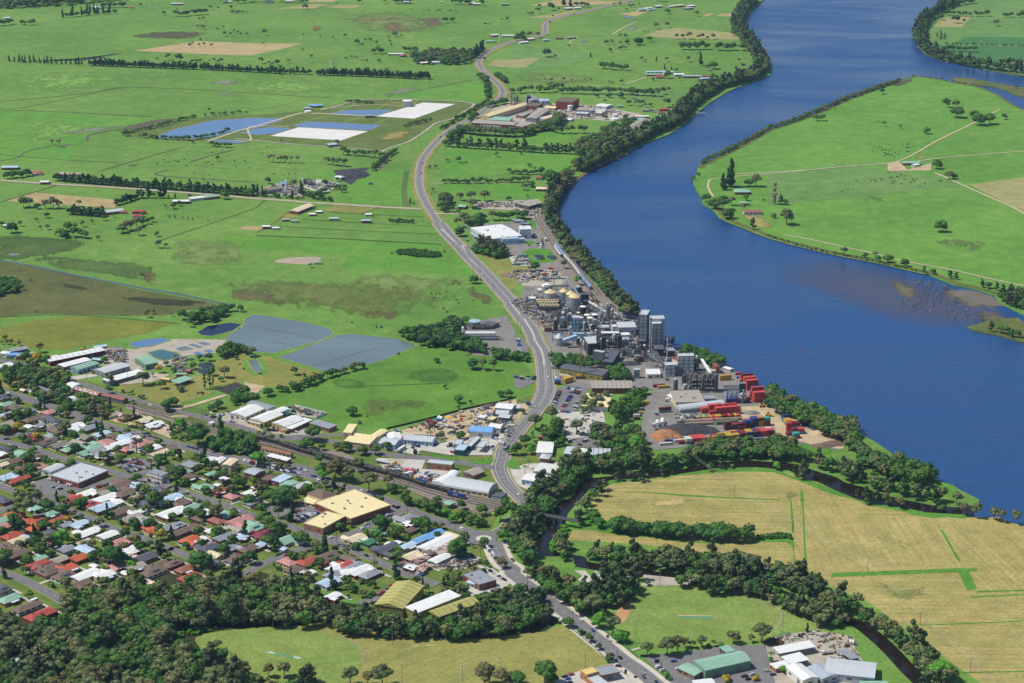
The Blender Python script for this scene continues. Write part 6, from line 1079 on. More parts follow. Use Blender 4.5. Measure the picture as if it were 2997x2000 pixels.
for t,L_,g_ in (('D0',((1890,367,4),(1955,386,4),(2005,343,4),(2055,355,4),(2110,372,4),(2168,386,4),(2095,425,4),(2160,442,4),(1362,432,-3),(1440,411,-3),(1505,388,-3),(1275,455,-3),(2290,365,4),(560,603,0),(160,1476,0),(2010,1232,4),(1935,1078,4)),'cars along the town streets'),
 ('D1',((85,462,4),(220,498,4),(150,542,4),(400,621,4),(1588,1370,-3),(1650,1346,-3),(1832,1342,-3),(1908,1308,-3),(2208,1126,-2),(1150,352,0),(1300,240,3),(1352,246,3),(1000,315,0),(300,290,0),(1110,118,4),(2020,333,9),(1945,285,4),(1985,290,4),(1705,178,3),(1755,185,3),(1800,194,3),(1845,206,3),(265,1517,0),(925,765,4)),'cars along the town streets'),
 ('D2',((640,828,-3),(702,828,-3),(725,860,-3),(340,941,-3),(288,986,-3),(296,1016,-3),(340,1377,4),(520,1370,-2),(280,500,4),(450,552,6),(532,580,8),(750,1512,4),(785,1522,4),(1655,1017,4),(1412,1520,-2),(2000,1552,3),(1182,1387,4),(880,1560,0)),'cars along the town streets'),
 ('C0',((882,1026,4),(620,1226,-2),(455,1227,-2),(770,1147,-2),(140,1425,4),(190,1441,4),(250,1461,4),(2065,873,4),(1648,1247,4),(1910,1256,4),(2062,1300,4),(2120,1316,4),(2172,1328,4),(945,417,0),(945,450,-2),(908,440,0),(1420,1025,3),(1470,1020,3),(120,720,4),(2320,1218,3),(2330,1240,3),(90,1340,-1),(230,235,-1)),'cars along the northern streets'),
 ('C1',((480,1005,4),(560,992,4),(790,965,4),(970,912,4),(832,1100,4),(860,1103,4),(300,1461,4),(358,1476,4),(245,1446,4),(1720,1241,4),(1608,1256,4),(1755,1280,4),(1690,963,3),(1660,945,3),(1680,990,3),(900,1540,3)),'cars by the northern sheds'),
 ('C2',((1045,1537,5),(980,1462,4),(1052,1441,4),(1300,1417,-3),(1338,1387,-3),(705,1227,3),(738,1222,3),(780,1217,3),(1240,1176,4),(1300,1171,4),(1255,1182,4),(1390,1170,-2),(2090,1331,4),(2130,1342,4),(2178,1347,4),(790,1522,4),(1020,1437,4),(990,1428,4),(1520,1520,4),(1120,1130,4),(2300,1300,3)),'cars around the gravel yard'),
 ('E2',((930,20,4),(985,35,4),(1040,50,4),(1112,77,-3),(700,237,3),(748,230,3),(782,217,3),(828,202,3),(856,186,3),(520,342,-2),(570,312,-2),(645,270,-2),(2050,22,4),(2108,58,4),(2150,90,4),(2180,105,4),(2205,122,4),(2235,138,4),(1980,322,-2),(2085,294,-2),(2160,277,-2),(880,8,4)),'cars at the southern warehouses'),
 ('E3',((2218,1260,-1),(2010,1342,-3),(2070,1392,-3),(1185,82,7),(1280,62,3),(1340,137,4),(720,1472,-2),(810,1443,-2),(765,1502,-2),(780,1553,-2),(1458,1327,1),(2280,1363,-1),(1150,40,5)),'cars at the service station and hall'),
 ('E4',((840,1467,-2),(955,1440,-2),(893,1507,-2),(1155,1392,1),(1235,1445,-1),(150,195,1)),'cars at the timber yard'),
 ('C3',((800,1350,-2),(835,1340,-2),(790,1380,-2),(990,1372,-1),(1022,1360,-1),(925,1418,3),(1078,1308,0),(595,370,1),(560,366,1),(1985,1000,5)),'cars in the creek side yards'),
 ('F5',((40,320,3),(50,335,3),(60,350,3),(135,318,3),(148,328,3),(160,338,3)),'cars at the dairy gate')):
    for x,y,d in L_:a=full(t,x,y);car(a[0],a[1],dirang(a[0],a[1],10,d),group=g_)
row('C1',570,1042,715,1000,9,6,2,'white cars on the lawn by the north street',0);row('C1',1340,1222,1500,1222,7,8,2,'cars by the yellow halls');row('C1',1350,1200,1400,1190,3,8,2,'cars by the yellow halls')
row('D1',1010,75,1230,118,8,6,4,'cars in the station car park');row('D1',1240,140,1550,215,14,6,4,'cars in the station car park');row('D1',1330,118,1520,165,9,6,4,'cars in the station car park');row('D1',1545,205,1765,248,10,6,4,'cars in the station car park')
GH='cars at the hotel';row('D1',1700,782,1795,740,3,9,2,GH,0);row('D1',1755,835,1905,800,6,9,2,GH,0);row('D1',1790,872,2015,790,10,9,2,GH,0);row('D1',1712,895,1745,880,2,9,2,GH,0);row('D1',1600,650,1700,672,4,5,-2,GH,0);row('D1',1170,735,1240,745,2,9,2,GH,0)
row('D2',1170,250,1315,268,7,8,-1,'used cars on the rail forecourt',0);row('D2',1210,288,1290,290,4,8,-1,'used cars on the rail forecourt',0);row('D2',1080,322,1220,322,6,8,-1,'used cars on the rail forecourt',0);row('D2',1120,350,1200,362,4,8,-1,'used cars on the rail forecourt',0)
row('D2',1540,1450,1740,1440,6,8,-2,'wrecked cars in the gravel lot',0)
for t,x,y,dx,dy,cc_,w_ in (('B1',1510,72,0,10,0,' driving down the highway'),('B1',1694,546,7,10,0,' driving beside the hatched median'),('B1',2068,948,7,8,0,' alone on the lower highway'),('B1',1512,22,0,10,4,' at the highway bend'),('C3',490,492,0,10,0,' passing the works gate'),('A1',1690,1257,-5,6,4,' below the pond track'),('A1',1845,1145,-5,5,4,' near the old brick works'),('A1',2250,825,0,9,3,' on the inner highway curve'),('A1',2090,660,5,9,0,' at the trees on the curve'),('A1',2070,515,-4,6,6,' on the far highway curve'),('A1',2190,440,-8,5,0,' near the far bend'),('A1',1520,1497,-3,9,3,' above the hatched median'),('D3',75,537,4,6,0,' leaving the rail precinct'),
 ('E3',940,690,6,5,0,' beside the long tree shadow'),('E3',1107,837,6,6,9,' on the road by the sports field'),('E3',1337,967,6,5,0,' following the road past the oval'),('E3',1480,1215,6,5,4,' by the tall price sign'),('E3',1800,1420,6,6,2,' near the fuel canopy exit'),('E3',1806,1480,6,6,6,' behind the silver one'),('E3',1980,1552,6,6,3,' at the bottom of the road')):
    a=full(t,x,y);car(a[0],a[1],dirang(a[0],a[1],dx,dy),'sedan',CARCOL[cc_],'cars on the highway',w_,.62)
def truck(name,desc,t,x,y,dx,dy,cab,body,kind='box',L=9,z=.56,cat='truck'):
    a=full(t,x,y);X,Y=W(a[0],a[1],1.5);o=thing(name,desc,cat,X,Y,dirang(a[0],a[1],dx,dy),z=z)
    mc,mb=M('truck_'+cab,cab,.4,.05,1),M('truck_'+body,body,.45,.08,1)
    if kind=='bus':
        MB().box(0,0,.5,L,2.5,2.6).obj('body',mb,o);MB().box(.1,0,1.5,L-.6,2.54,.9).obj('side_windows',m_glass,o)
    else:
        q=MB().box(L/2-1,0,.6,2.2,2.4,2.2);q.obj('cab',mc,o);MB().box(L/2+.12,0,1.6,.1,2.1,.9).obj('windscreen',m_glass,o);MB().box(0,0,.55,L,2.0,.35).obj('chassis',m_dsteel,o)
        if kind=='tank':MB().tube((-L/2,0,2.1),(L/2-2.6,0,2.1),1.15,n=14).obj('tank',mb,o)
        elif kind=='flat':MB().box(-1.2,0,.92,L-2.6,2.45,.25).obj('tray',mb,o)
        elif kind=='tip':
            for yy in (-1.15,1.15):MB().box(-1.2,yy,.92,L-2.6,.12,1.3).obj('tray_side',mb,o)
            MB().box(-1.2,0,.92,L-2.6,2.1,.3).obj('tray',mb,o)
        else:MB().box(-1.2,0,.92,L-2.6,2.45,2.5).obj('body',mb,o)
    for x_ in (-L*.38,-L*.26,L*.36):
        for y_ in (-1.05,1.05):MB().tube((x_,y_-.14,.48),(x_,y_+.14,.48),.48,n=10).obj('wheel',m_tyre,o)
    return o
WH,SV='d8d8d8','b0b4b8'
for a in (('tanker_truck','silver milk tanker truck leaving the roundabout','D2',2010,1285,5,8,WH,SV,'tank',9),('tanker_trailer','silver tanker trailer behind the milk truck','D2',2090,1380,6,9,'a0a4a8',SV,'tank',10),('tanker_truck','silver tanker truck parked on the rail forecourt','D2',590,105,10,2,WH,SV,'tank',17),('tanker_truck','red tanker truck parked on the rail forecourt','D2',940,220,10,3,'b02830','c8404c','tank',10),('truck','white box trailer parked by the used cars','D2',915,265,10,-4,WH,WH,'box',10),('tractor','blue and black tractor row on the forecourt','D2',640,200,10,5,'28406c','2a2a2c','flat',8),('flat_truck','dark flat trailer beside the tractors','D2',740,240,10,-3,'303034','4a4038','flat',9),('truck','yellow front loader truck behind the silver tanker','D2',715,100,10,3,'d8b030','d8b030','flat',5),
 ('bus','white coach parked in front of the tyre shop','C2',825,1480,8,-5,WH,WH,'bus',12),('truck','white fronted prime mover beside the coach','C2',1010,1515,3,-8,WH,'3a3c40','box',8),('tip_truck','white cab tipper truck on the gravel yard','C2',1512,1250,-10,1,WH,'8a8478','tip',9),('tip_truck','grey tipper and trailer on the highway','C2',2265,1450,-6,9,'9aa0a4','8c9094','tip',14),('truck','yellow and red machine truck in the gravel yard','C2',1600,1080,10,-1,'c83830','d8b030','flat',8),('truck','white box truck by the grey shed','C2',1480,1430,-10,1,WH,'4a4e54','box',6),('truck','white truck with cream canvas near the workshop','C3',730,490,10,2,'5a3430','c8bc98','box',14),('truck','white truck at the car park entrance','C3',597,520,2,-6,WH,'c8b898','box',7),
 ('truck','white truck between the halls in the creek yard','C3',845,1545,6,-8,WH,'c0d0e0','box',8),('truck','white truck beside the container yard gate','C3',1940,1140,1,9,WH,'9aa0a4','tip',9),('truck','small white truck on the yard road','C3',2110,800,2,7,WH,'a03830','flat',7),('truck','flat truck parked beside the olive warehouse','E2',690,305,-10,4,WH,'3c3c40','flat',9),('truck','white crew truck in the timber yard','E4',1980,1145,-10,1,WH,'7a7064','flat',9),('truck','blue and white semi trailer behind the dairy','F5',720,305,5,6,WH,'2c5c94','box',9),('truck','white truck on the rail line track','F5',828,342,3,8,WH,WH,'box',7),('tanker_trailer','silver and maroon tanker pair behind the dairy, upper','F5',545,155,10,0,SV,SV,'tank',14),('tanker_trailer','silver and maroon tanker pair behind the dairy, lower','F5',580,168,10,0,'803038',SV,'tank',16),('tanker_trailer','blue tanker trailer behind the cold store','F5',637,193,10,1,'30507c','8094ac','tank',14),
 ('caravan','white caravan parked on a driveway verge','D1',470,692,10,4,WH,WH,'bus',6),('caravan','white caravan beside the brown roofed house','E0',468,440,10,-4,WH,WH,'bus',6),('boat_on_trailer','white boat on a trailer behind the dark roofed house','D2',770,1315,8,-5,WH,'c8d8e8','flat',7),('truck','blue truck in the works by the tall brown tank','F1',1270,842,10,1,'4a70a8','5c84b8','box',8),('truck','dark blue truck right of the tall brown tank','F1',1490,838,10,1,'2c4068','3c506c','box',7),('truck','white van truck by the far river cabin road','C2',2195,1400,10,2,WH,WH,'box',6)):truck(*a)
def loader(name,desc,t,x,y,rot,tall=False):
    X,Y=W(*full(t,x,y));o=thing(name,desc,'loader',X,Y,rot,z=.4)
    MB().box(0,0,.9,5,2.4,1.4).obj('body',my,o);MB().box(-.4,0,2.3,1.6,1.6,1.5).obj('cab',m_glass,o)
    for x_ in (-1.7,1.7):
        for y_ in (-1.3,1.3):MB().tube((x_,y_-.3,.8),(x_,y_+.3,.8),.8,n=12).obj('wheel',m_tyre,o)
    if tall:q=MB();q.bar((2.8,-.8,.5),(2.8,-.8,9),.4);q.bar((2.8,.8,.5),(2.8,.8,9),.4);q.box(2.9,0,6,.5,4,.6);q.obj('mast',m_dsteel,o)
    else:q=MB();q.bar((2,0,1.6),(4,0,.9),.5);q.box(4.3,0,.4,.9,2.6,1);q.obj('bucket',my,o)
loader('forklift','yellow container forklift with tall black mast','C4',1080,905,.2,True);loader('wheel_loader','yellow wheel loader in the middle of the container yard','C4',1170,1030,-.5);loader('wheel_loader','yellow wheel loader at the far sandy end','C4',1985,1305,-.6);loader('wheel_loader','yellow loader beside the maroon warehouse','C0',1640,260,.1);loader('wheel_loader','orange digger on the meadow behind the maroon warehouse','C0',1165,125,2.8)
# ================================================================ CONTAINERS
KC=dict(r='bc4a42',m='6c2c30',b='2c4478',y='b89838',w='c8c4bc',t='3f9c8a',g='7c8084',l='4a86c0',o='c05830',e='3f8a6c',n='7a3c34')
KN=dict(r='red',m='maroon',b='dark blue',y='yellow',w='off-white',t='teal',g='grey',l='light blue',o='orange',e='green',n='brown')
def cont_mesh(L):
    m=MB();n=int(L/.55);w,h=2.44,2.6
    m.box(0,0,.05,L-.1,w-.1,h-.1)
    for k in range(n):
        x=-L/2+(k+.5)*L/n
        for s in (-1,1):m.box(x,s*(w/2-.045),.12,L/n*.5,.05,h-.24)
    for x in (-L/2+.08,L/2-.08):
        for y in (-w/2+.08,w/2-.08):m.box(x,y,0,.16,.16,h)
    for y in (-w/2+.06,w/2-.06):
        for z in (0,h-.14):m.box(0,y,z,L-.32,.12,.14)
    return m
CT={}
def container(X,Y,z,rot,c,big,where,group):
    desc='%s %s container %s' % ('long' if big else 'short',KN[c],where);mt=M('container_'+KN[c].replace('-','_').replace(' ','_'),KC[c],.6,.14,.4)
    if big not in CT:
        o=thing('shipping_container',desc,'container',X,Y,rot,group,z=z);L=12.19 if big else 6.06
        cont_mesh(L).obj('shell',mt,o);q=MB();
        for y in (-.6,.6):q.box(L/2-.02,y,.12,.08,1.1,2.3)
        for y in (-.9,-.3,.3,.9):q.box(L/2+.04,y,.15,.05,.06,2.25)
        q.obj('doors',mt,o);CT[big]=o;return o
    return copy_tree(CT[big],X,Y,rot,desc,group,{'shell':mt,'doors':mt},z=z)
def stackset(t,x,y,rot,rows,group,where,big=False,gap=.25):
    """rows: list (towards the back) of column strings, bottom first"""
    X,Y=W(*full(t,x,y));c,s=math.cos(rot),math.sin(rot);L=12.19 if big else 6.06
    cx,cy=X+c*L/2,Y+s*L/2
    for k,col in enumerate(rows):
        px,py=cx-s*(k*2.6+1.3),cy+c*(k*2.6+1.3);mark([(px-L/2-1,py-2),(px+L/2+1,py-2),(px+L/2+1,py+2),(px-L/2-1,py+2)],2)
        for z,cc_ in enumerate(col):
            lv=('on the ground','second up','third up','fourth up')[z]
            container(px,py,.4+z*2.62,rot,cc_,big,lv+where,group)
RC=dirang(*full('C4',360,1035),100,-8.5)
gA='containers in the front row of the yard'
for x,y,rows in ((-70,1425,['m','m']),(40,1422,['gw','mw','rw']),(135,1413,['rr','rr','rr','rr']),(230,1408,['rr','rr','rr','rr']),(326,1398,['n','m','m']),(414,1395,['ym','my','mn','nn']),(510,1385,['yy','yy','yn','ny']),(600,1374,['yy','yy','yy','yy']),(690,1362,['yy','yy','yn','yn','ny']),(790,1345,['mm','mm','mn','bm']),(885,1332,['yb','by','yy','yy']),(982,1322,['bm','mm','bb','rn']),(1075,1312,['rr','rr','rr','rr']),(1170,1308,['nm','mr','rr','gw'])):stackset('C4',x,y,RC,rows,gA,', front row')
gB='big red container block'
for i in range(5):
    p=full('C4',362+i*84,1036-i*7.4);stackset('P',p[0],p[1],RC,['rrr' if i else 'rr','rrr' if i else 'r'],gB,', red block front')
    p=full('C4',282+i*100,1026-i*8.6);q=W(*p);q=proj(q[0]-math.sin(RC)*6,q[1]+math.cos(RC)*6);stackset('P',q[0],q[1],RC,['rrr' if i else 'rr','rrr' if 0<i<3 else 'rr'],gB,', red block back')
gC='row of end-on containers'
for i,c in enumerate('byeyeyryymmrmyr'):
    p=full('C4',180+i*43.5,1084-i*2.6);stackset('P',p[0],p[1],RC+math.pi/2,[c],gC,', end-on row')
for i in range(2):p=full('C4',165+i*165,1118-i*14);stackset('P',p[0],p[1],RC,['r'],'low red containers before the end-on row',', low red pair',True)
for x,y,rows in ((574,1228,['mmm','mb']),(680,1218,['bn','mn','m']),(765,1222,['m','mm','mm']),(852,1212,['mmb','bmb','mmr','bb']),(948,1178,['bmb','mmb','nmb']),(1035,1172,['yym','bmy','mmr']),(1115,1168,['nnt','mmt'])):stackset('C4',x,y,RC,rows,'mixed block behind the front row',', mixed block')
for x,y,rows in ((800,560,['rrm','nr','rr']),(840,605,['rrr','rrr']),(872,682,['rrrr','rrrr']),(912,765,['r']),(945,742,['rrr','rrb','rb']),(975,848,['rrrr','rrrr','rrr','rrb']),(1085,835,['rr','mr'])):stackset('C4',x,y,RC,rows,'red stacks along the river fence',', river fence stack',True,.3)
for x,y,rows in ((1380,1125,['bbb','tb','yb']),(1412,1165,['ny','ty','yy']),(1450,1215,['rrr','rr','mr']),(1420,1240,['rrr']),(1532,1200,['gm','mm']),(1585,1282,['lr','lr','tb']),(1500,1285,['mm','mm']),(1430,1305,['m','m']),(1520,1345,['mt','gt'])):stackset('C4',x,y,RC,rows,'mixed stacks at the river corner',', river corner stack')
for x,y,c,bg_ in ((590,870,'mb',1),(760,850,'mr',1),(505,545,'yy',1),(720,470,'r',0),(735,520,'l',0),(770,560,'y',0)):stackset('C4',x,y,RC,[c],'single containers on the yard',', loose on the yard',bool(bg_))
for t,x,y,c in (('C3',585,600,'nl'),('C3',1940,640,'m'),('C3',2000,655,'y'),('C3',1800,870,'y'),('C3',1735,960,'g'),('C3',1715,1010,'y'),('C3',1670,1085,'nw'),('C3',2020,990,'gm'),('C3',1600,995,'y'),('C3',1735,290,'mm'),('C3',1690,265,'ww'),('C3',2025,1445,'w'),('C3',2100,1400,'b'),('C3',2215,1400,'w'),('C2',1160,1120,'n'),('C2',1200,1140,'n'),('C2',1230,1150,'n'),('C2',1280,1110,'l'),('B1',1030,130,'g')):stackset(t,x,y,RC,[c],'containers scattered in the yards',', among the yards',t=='C3' and x>1900)
for t,x,y,c in (('F5',518,602,'e'),('F5',562,520,'e'),('F5',598,518,'e'),('F5',790,700,'r'),('F5',855,640,'o'),('F5',640,725,'w'),('F5',690,722,'n'),('F5',900,700,'g'),('F5',550,590,'w'),('F5',600,590,'w'),('F5',560,560,'w'),('F5',610,555,'w')):stackset(t,x,y,0,[c],'containers in the lot by the dairy',', dairy lot')
a,b=W(*full('C3',715,590)),W(*full('C3',870,545));stackset('C3',720,590,math.atan2(b[1]-a[1],b[0]-a[0]),['yy','gy'],'containers by the mobile crane',', beside the crane',True)
def pipes(desc,t,x0,y0,x1,y1,r,n,mat):
    a,b=W(*full(t,x0,y0)),W(*full(t,x1,y1));L=math.hypot(b[0]-a[0],b[1]-a[1]);rot=math.atan2(b[1]-a[1],b[0]-a[0])
    o=thing('pipe_length',desc,'pipe',(a[0]+b[0])/2,(a[1]+b[1])/2,rot,z=.4);m=MB();m.tube((-L/2,0,r),(L/2,0,r),r,n=14);m.obj('tube',mat,o)
    q=MB();
    for k in range(n):q.tube((-L/2+L*(k+.5)/n-.2,0,r),(-L/2+L*(k+.5)/n+.2,0,r),r*1.08,n=14)
    q.obj('flange',m_rstk,o)
mrp=M('rusty_pale','9a8878',.8,.25,.3)
pipes('rusty pale pipe, rear left of four','C4',45,1120,410,1105,1.5,3,mrp);pipes('rusty pale pipe with blue end, front left of four','C4',55,1155,420,1140,1.5,3,mrp);pipes('rusty pale pipe, rear right of four','C4',435,1100,790,1078,1.4,4,mrp);pipes('greenish pipe, front right of four','C4',450,1145,750,1120,1.8,1,M('green_pipe','6a7458',.8,.2,.3));pipes('silver pipe lying before the front container row, left','C4',815,1362,965,1352,1,1,m_alu);pipes('silver pipe lying before the front container row, right','C4',975,1358,1080,1345,1,1,m_alu)
pipes('white silo lying on its side in the yard, left','C3',1990,1180,1995,1135,2.2,1,m_wh);pipes('white silo lying on its side in the yard, right','C3',2060,1165,2065,1110,2.2,1,m_wh);pipes('white tank lying by the creek fence','E5',-50,1030,10,1040,1.8,1,m_wh);pipes('white tank on its side in the gravel yard','C2',1335,1075,1385,1095,2,1,m_wh)
bld('low_shed','low dark pit with white kerb at the river corner','C4','1620,1160 1700,1175 1770,1150',.8,'k','w','flat','u',.2,0,0,'pit');bld('low_shed','second dark pit with white kerb at the river corner','C4','1705,1185 1830,1245 1915,1215',.8,'k','w','flat','u',.2,0,0,'pit')
# ================================================================ RAILWAY WAGONS
WG={}
def wagon(X,Y,rot,c,where,group,L=13.5):
    col=dict(k=('dark','3e3a36'),l=('blue','7aa0c8'),w=('white','c4c4bc'),g=('green','3c6450'),t=('rusty','7c6c50'),y=('cream','b0a070'))[c]
    mt=M('wagon_'+col[0],col[1],.7,.18,.4);desc='%s hopper wagon %s' % (col[0],where)
    if 0 not in WG:
        o=thing('rail_wagon',desc,'wagon',X,Y,rot,group,z=.55);m=MB();i=0;w=2.8
        for x in (-L/2,L/2):
            k=.82 if True else 1
            m.v+=[(x*.8,-w*.3,1.1),(x*.8,w*.3,1.1),(x,w/2,2.4),(x,w/2,3.6),(x*.98,w*.3,4),(x*.98,-w*.3,4),(x,-w/2,3.6),(x,-w/2,2.4)]
        for k in range(8):j=(k+1) % 8;m.f.append((k,j,8+j,8+k));m.m.append(0)
        m.f.append(tuple(reversed(range(8))));m.f.append(tuple(range(8,16)));m.m+=[0,0];m.obj('hopper',mt,o)
        MB().box(0,0,.85,L+.6,2.2,.25).obj('underframe',m_dsteel,o);q=MB().box(0,0,4.01,L*.9,.7,.12);q.obj('hatch',m_dsteel,o)
        for s in (-1,1):q=MB().box(s*L*.36,0,.05,2.6,1.9,.8);q.obj('bogie',m_blk,o)
        WG[0]=o;return o
    return copy_tree(WG[0],X,Y,rot,desc,group,{'hopper':mt},z=.55)
def train(t,s,cols,where,group,pitch=14.6,start=0):
    p=smooth(pts(s),6);d=start
    cum=[0]
    for i in range(1,len(p)):cum.append(cum[-1]+math.hypot(p[i][0]-p[i-1][0],p[i][1]-p[i-1][1]))
    for k,c in enumerate(cols):
        u=start+k*pitch+pitch/2
        if u>cum[-1]:break
        x=np.interp(u,cum,[q[0] for q in p]);y=np.interp(u,cum,[q[1] for q in p]);x2=np.interp(min(u+2,cum[-1]),cum,[q[0] for q in p]);y2=np.interp(min(u+2,cum[-1]),cum,[q[1] for q in p]);x1=np.interp(u-2,cum,[q[0] for q in p]);y1=np.interp(u-2,cum,[q[1] for q in p])
        wagon(float(x),float(y),math.atan2(y2-y1,x2-x1),c,where,group)
train('B2','B2 395,690 470,790 560,890 630,985 705,1075 725,1110','llllwwwwwwlllltyggyykkk','in the river bank train','wagons along the river bank');train('B2','B2 388,712 420,765 465,808','wwwwwwwww','in the short siding rake','wagons on the short siding')
train('B2','B2 492,42 400,150 302,258','k'*22,'in the far black train','wagons of the far black train');train('B2','B2 715,1150 770,1210 830,1275','ktkyk','behind the silos','wagons behind the silos')
train('C1','C1 1145,1340 1400,1400 1550,1445 1850,1545 D2 560,262 840,335 1120,430 1290,475 1450,520','k'*26,'in the long station train','wagons of the long station train');train('C1','C1 1560,1425 1980,1555 D2 540,235 690,262 850,310','k'*14,'on the rear station track','wagons on the rear station track')
def text3(par,s,size,loc,rot,mat,name='number'):
    cu=bpy.data.curves.new(name,'FONT');cu.body=s;cu.size=size;cu.extrude=.02;cu.align_x='CENTER';cu.align_y='CENTER'
    tmp=bpy.data.objects.new(name,cu);C.objects.link(tmp);bpy.context.view_layer.update();me=bpy.data.meshes.new_from_object(tmp);C.objects.unlink(tmp);bpy.data.objects.remove(tmp)
    me.materials.clear();me.materials.append(mat);o=link(bpy.data.objects.new(name,me),par);o.location=loc;o.rotation_euler=rot;return o
def loco(desc,t,x0,y0,x1,y1,num=None,yel=False):
    a,b=W(*full(t,x0,y0)),W(*full(t,x1,y1));L=math.hypot(b[0]-a[0],b[1]-a[1]);rot=math.atan2(b[1]-a[1],b[0]-a[0]);o=thing('locomotive',desc,'locomotive',(a[0]+b[0])/2,(a[1]+b[1])/2,rot,z=.55)
    mb=M('loco_blue','24407c',.45,.1,.5);MB().box(0,0,1.1,L-2,2.3,2.6).obj('body',mb,o);MB().box(-L/2+1.6,0,1.1,2.8,2.8,3).obj('cab',my if yel else mb,o);MB().box(0,0,.8,L,2.9,.3).obj('underframe',m_dsteel,o)
    if yel:MB().box(L/2-.9,0,1.1,1.6,2.6,2.4).obj('nose',my,o)
    for s in (-1,1):MB().box(s*L*.33,0,.05,3.6,2,.75).obj('bogie',m_blk,o)
    if num:text3(o,num,2.0,(-.8,-1.2,2.4),(math.pi/2,0,0),M('sign_white','e8e8e8',.6,.02,1))
loco('dark blue locomotive with white number at the train end','D2',1458,560,1712,606,'8156');loco('blue locomotive with yellow ends beside the wagons','D2',992,362,1215,425,None,True)
# ================================================================ POLES, SIGNS, FENCES, CATTLE
m_wood=M('pole_wood','5c5248',.9,.15,1)
def pole_src(kind):
    o=bpy.data.objects.new('power_pole' if kind=='p' else 'light_mast',None);C.objects.link(o);o['category']='pole' if kind=='p' else 'floodlight'
    if kind=='p':
        MB().tube((0,0,0),(0,0,11),.17,.12,n=8).obj('shaft',m_wood,o);MB().box(0,0,10.2,2.6,.14,.14).obj('crossarm',m_wood,o);MB().box(0,0,9,1.8,.12,.12).obj('crossarm',m_wood,o)
        for x in (-1.1,0,1.1):MB().tube((x,0,10.342),(x,0,10.6),.07,n=6).obj('insulator',m_wh,o)
    else:
        MB().tube((0,0,0),(0,0,18),.2,.12,n=10).obj('shaft',m_steel,o);MB().box(0,0,17.9,2.4,.3,.15).obj('bracket',m_steel,o)
        for x in (-.9,.9):MB().box(x,-.3,18.06,.8,.5,.6).obj('lamp_head',m_wh,o)
    return o
PS={}
def pole(kind,fx,fy,k,what=''):
    X,Y=W(fx,fy);desc={'p':'timber power pole with crossarms','f':'tall floodlight mast'}[kind]+what;gr={'p':'power poles','f':'floodlights round the sports fields'}[kind]
    if kind not in PS:
        o=pole_src(kind);PS[kind]=o;o.location=(X,Y,0);o['group']=gr;THINGS.append((o,desc,True));return o
    return copy_tree(PS[kind],X,Y,k,desc,gr)
for q in nums("C0 105,290 180,350 310,330 535,350 1020,490 1195,540 1760,545 480,912 155,800 820,1020 1125,1110 1400,1180 640,1225 145,1360 2140,1042 1540,665 2000,1000 C1 175,972 310,1200 430,1085 915,1155 410,1562 525,1000 D0 565,575 340,510 90,400 1095,440 1780,270 1725,992 2180,400 1305,830 2090,330 D1 450,565 1035,832 1358,805 1742,985 2277,1205 1790,1385 25,1252 425,1382 1500,200 1895,200 D2 390,1010 905,815 1215,840 1560,1080 1725,1215 1905,1395 450,1540 1895,822 1380,605 1525,610 1950,205 1510,75 882,50 920,450 805,1530 E3 205,232 828,755 1122,1015 1440,1290 1810,1567 1000,1345 2045,1450 E5 922,768 1610,1418 195,60 D4 705,578 1505,1055 C2 2285,1370 880,1560 C3 50,1180 245,180 325,740 735,725 C4 2125,400 "
 "B1 1305,125 1655,642 1720,655 1800,738 1780,808 1860,788 1905,978 2080,1220 1175,910 680,888 865,320 1160,325 1990,740 1530,490 2175,1120 2055,985 1990,950 2250,1440 A1 1430,1370 1380,1440 1500,1290 1515,1400 1595,1300 1635,1250 1830,900 1790,930 1790,1080 1210,960 A0 335,1255 933,1195 1307,1130 1666,1055 2290,1010 A3 490,1000 1295,1075 1725,1160 B3 358,185 742,155 1135,118 F1 95,1190 155,1330 235,1470 300,865 420,1060 510,1220 B2 735,1055 785,1145 A1 2155,240",2):pole('p',q[0],q[1],rnd.uniform(-.6,.6))
for q in nums("E2 697,1037 1625,950 1665,1640 835,1620 E3 1597,397 1690,1015 E4 1130,282 1362,918 E3 2025,240",2):pole('f',q[0],q[1],0)
def wires(desc,s,z=10.4,off=1.1,n=2):
    p=pts(s);o=thing('power_line',desc,'power line',p[0][0],p[0][1]);m=MB()
    for k in range(n):
        q=offset(p,(k-(n-1)/2)*off*2/max(1,n-1))
        for i in range(len(q)-1):
            for a in range(8):
                f0,f1=a/8,(a+1)/8
                m.bar(*[(q[i][0]+(q[i+1][0]-q[i][0])*f-p[0][0],q[i][1]+(q[i+1][1]-q[i][1])*f-p[0][1],z-6*f*(1-f)) for f in (f0,f1)],.11)
    m.obj('wire',M('wire','a8a49c',.5,.05,1),o)
wires('pair of thin wires crossing the mown fields diagonally','C3 1735,1100 D4 705,578 1505,1055 E5 195,60 922,768 1610,1418 2300,2100',10.4)
m_sgn=M('sign_white','e8e8e8',.6,.02,1)
def sign(desc,t,x,y,w,h,z0,mat,txt=None,rot=0,legs=2,name='sign',tsz=1,stripes=()):
    X,Y=W(*full(t,x,y));o=thing(name,desc,'sign',X,Y,rot,z=.2)
    for k in range(legs):xx=0 if legs==1 else (-w/2+.2 if k==0 else w/2-.2);MB().box(xx,0,0,.22,.22,z0+h*.5).obj('post',m_trim,o)
    MB().box(0,-.15,z0,w,.18,h).obj('panel',mat,o)
    for k,(zz,hh,c) in enumerate(stripes):MB().box(0,-.26,z0+zz,w*.86,.03,hh).obj('stripe',M('sign_'+c,c,.6,.02,1),o)
    if txt:text3(o,txt,tsz,(0,-.27,z0+h/2),(math.pi/2,0,0),m_sgn,'lettering')
m_navy=M('sign_navy','24304c',.6,.05,1)
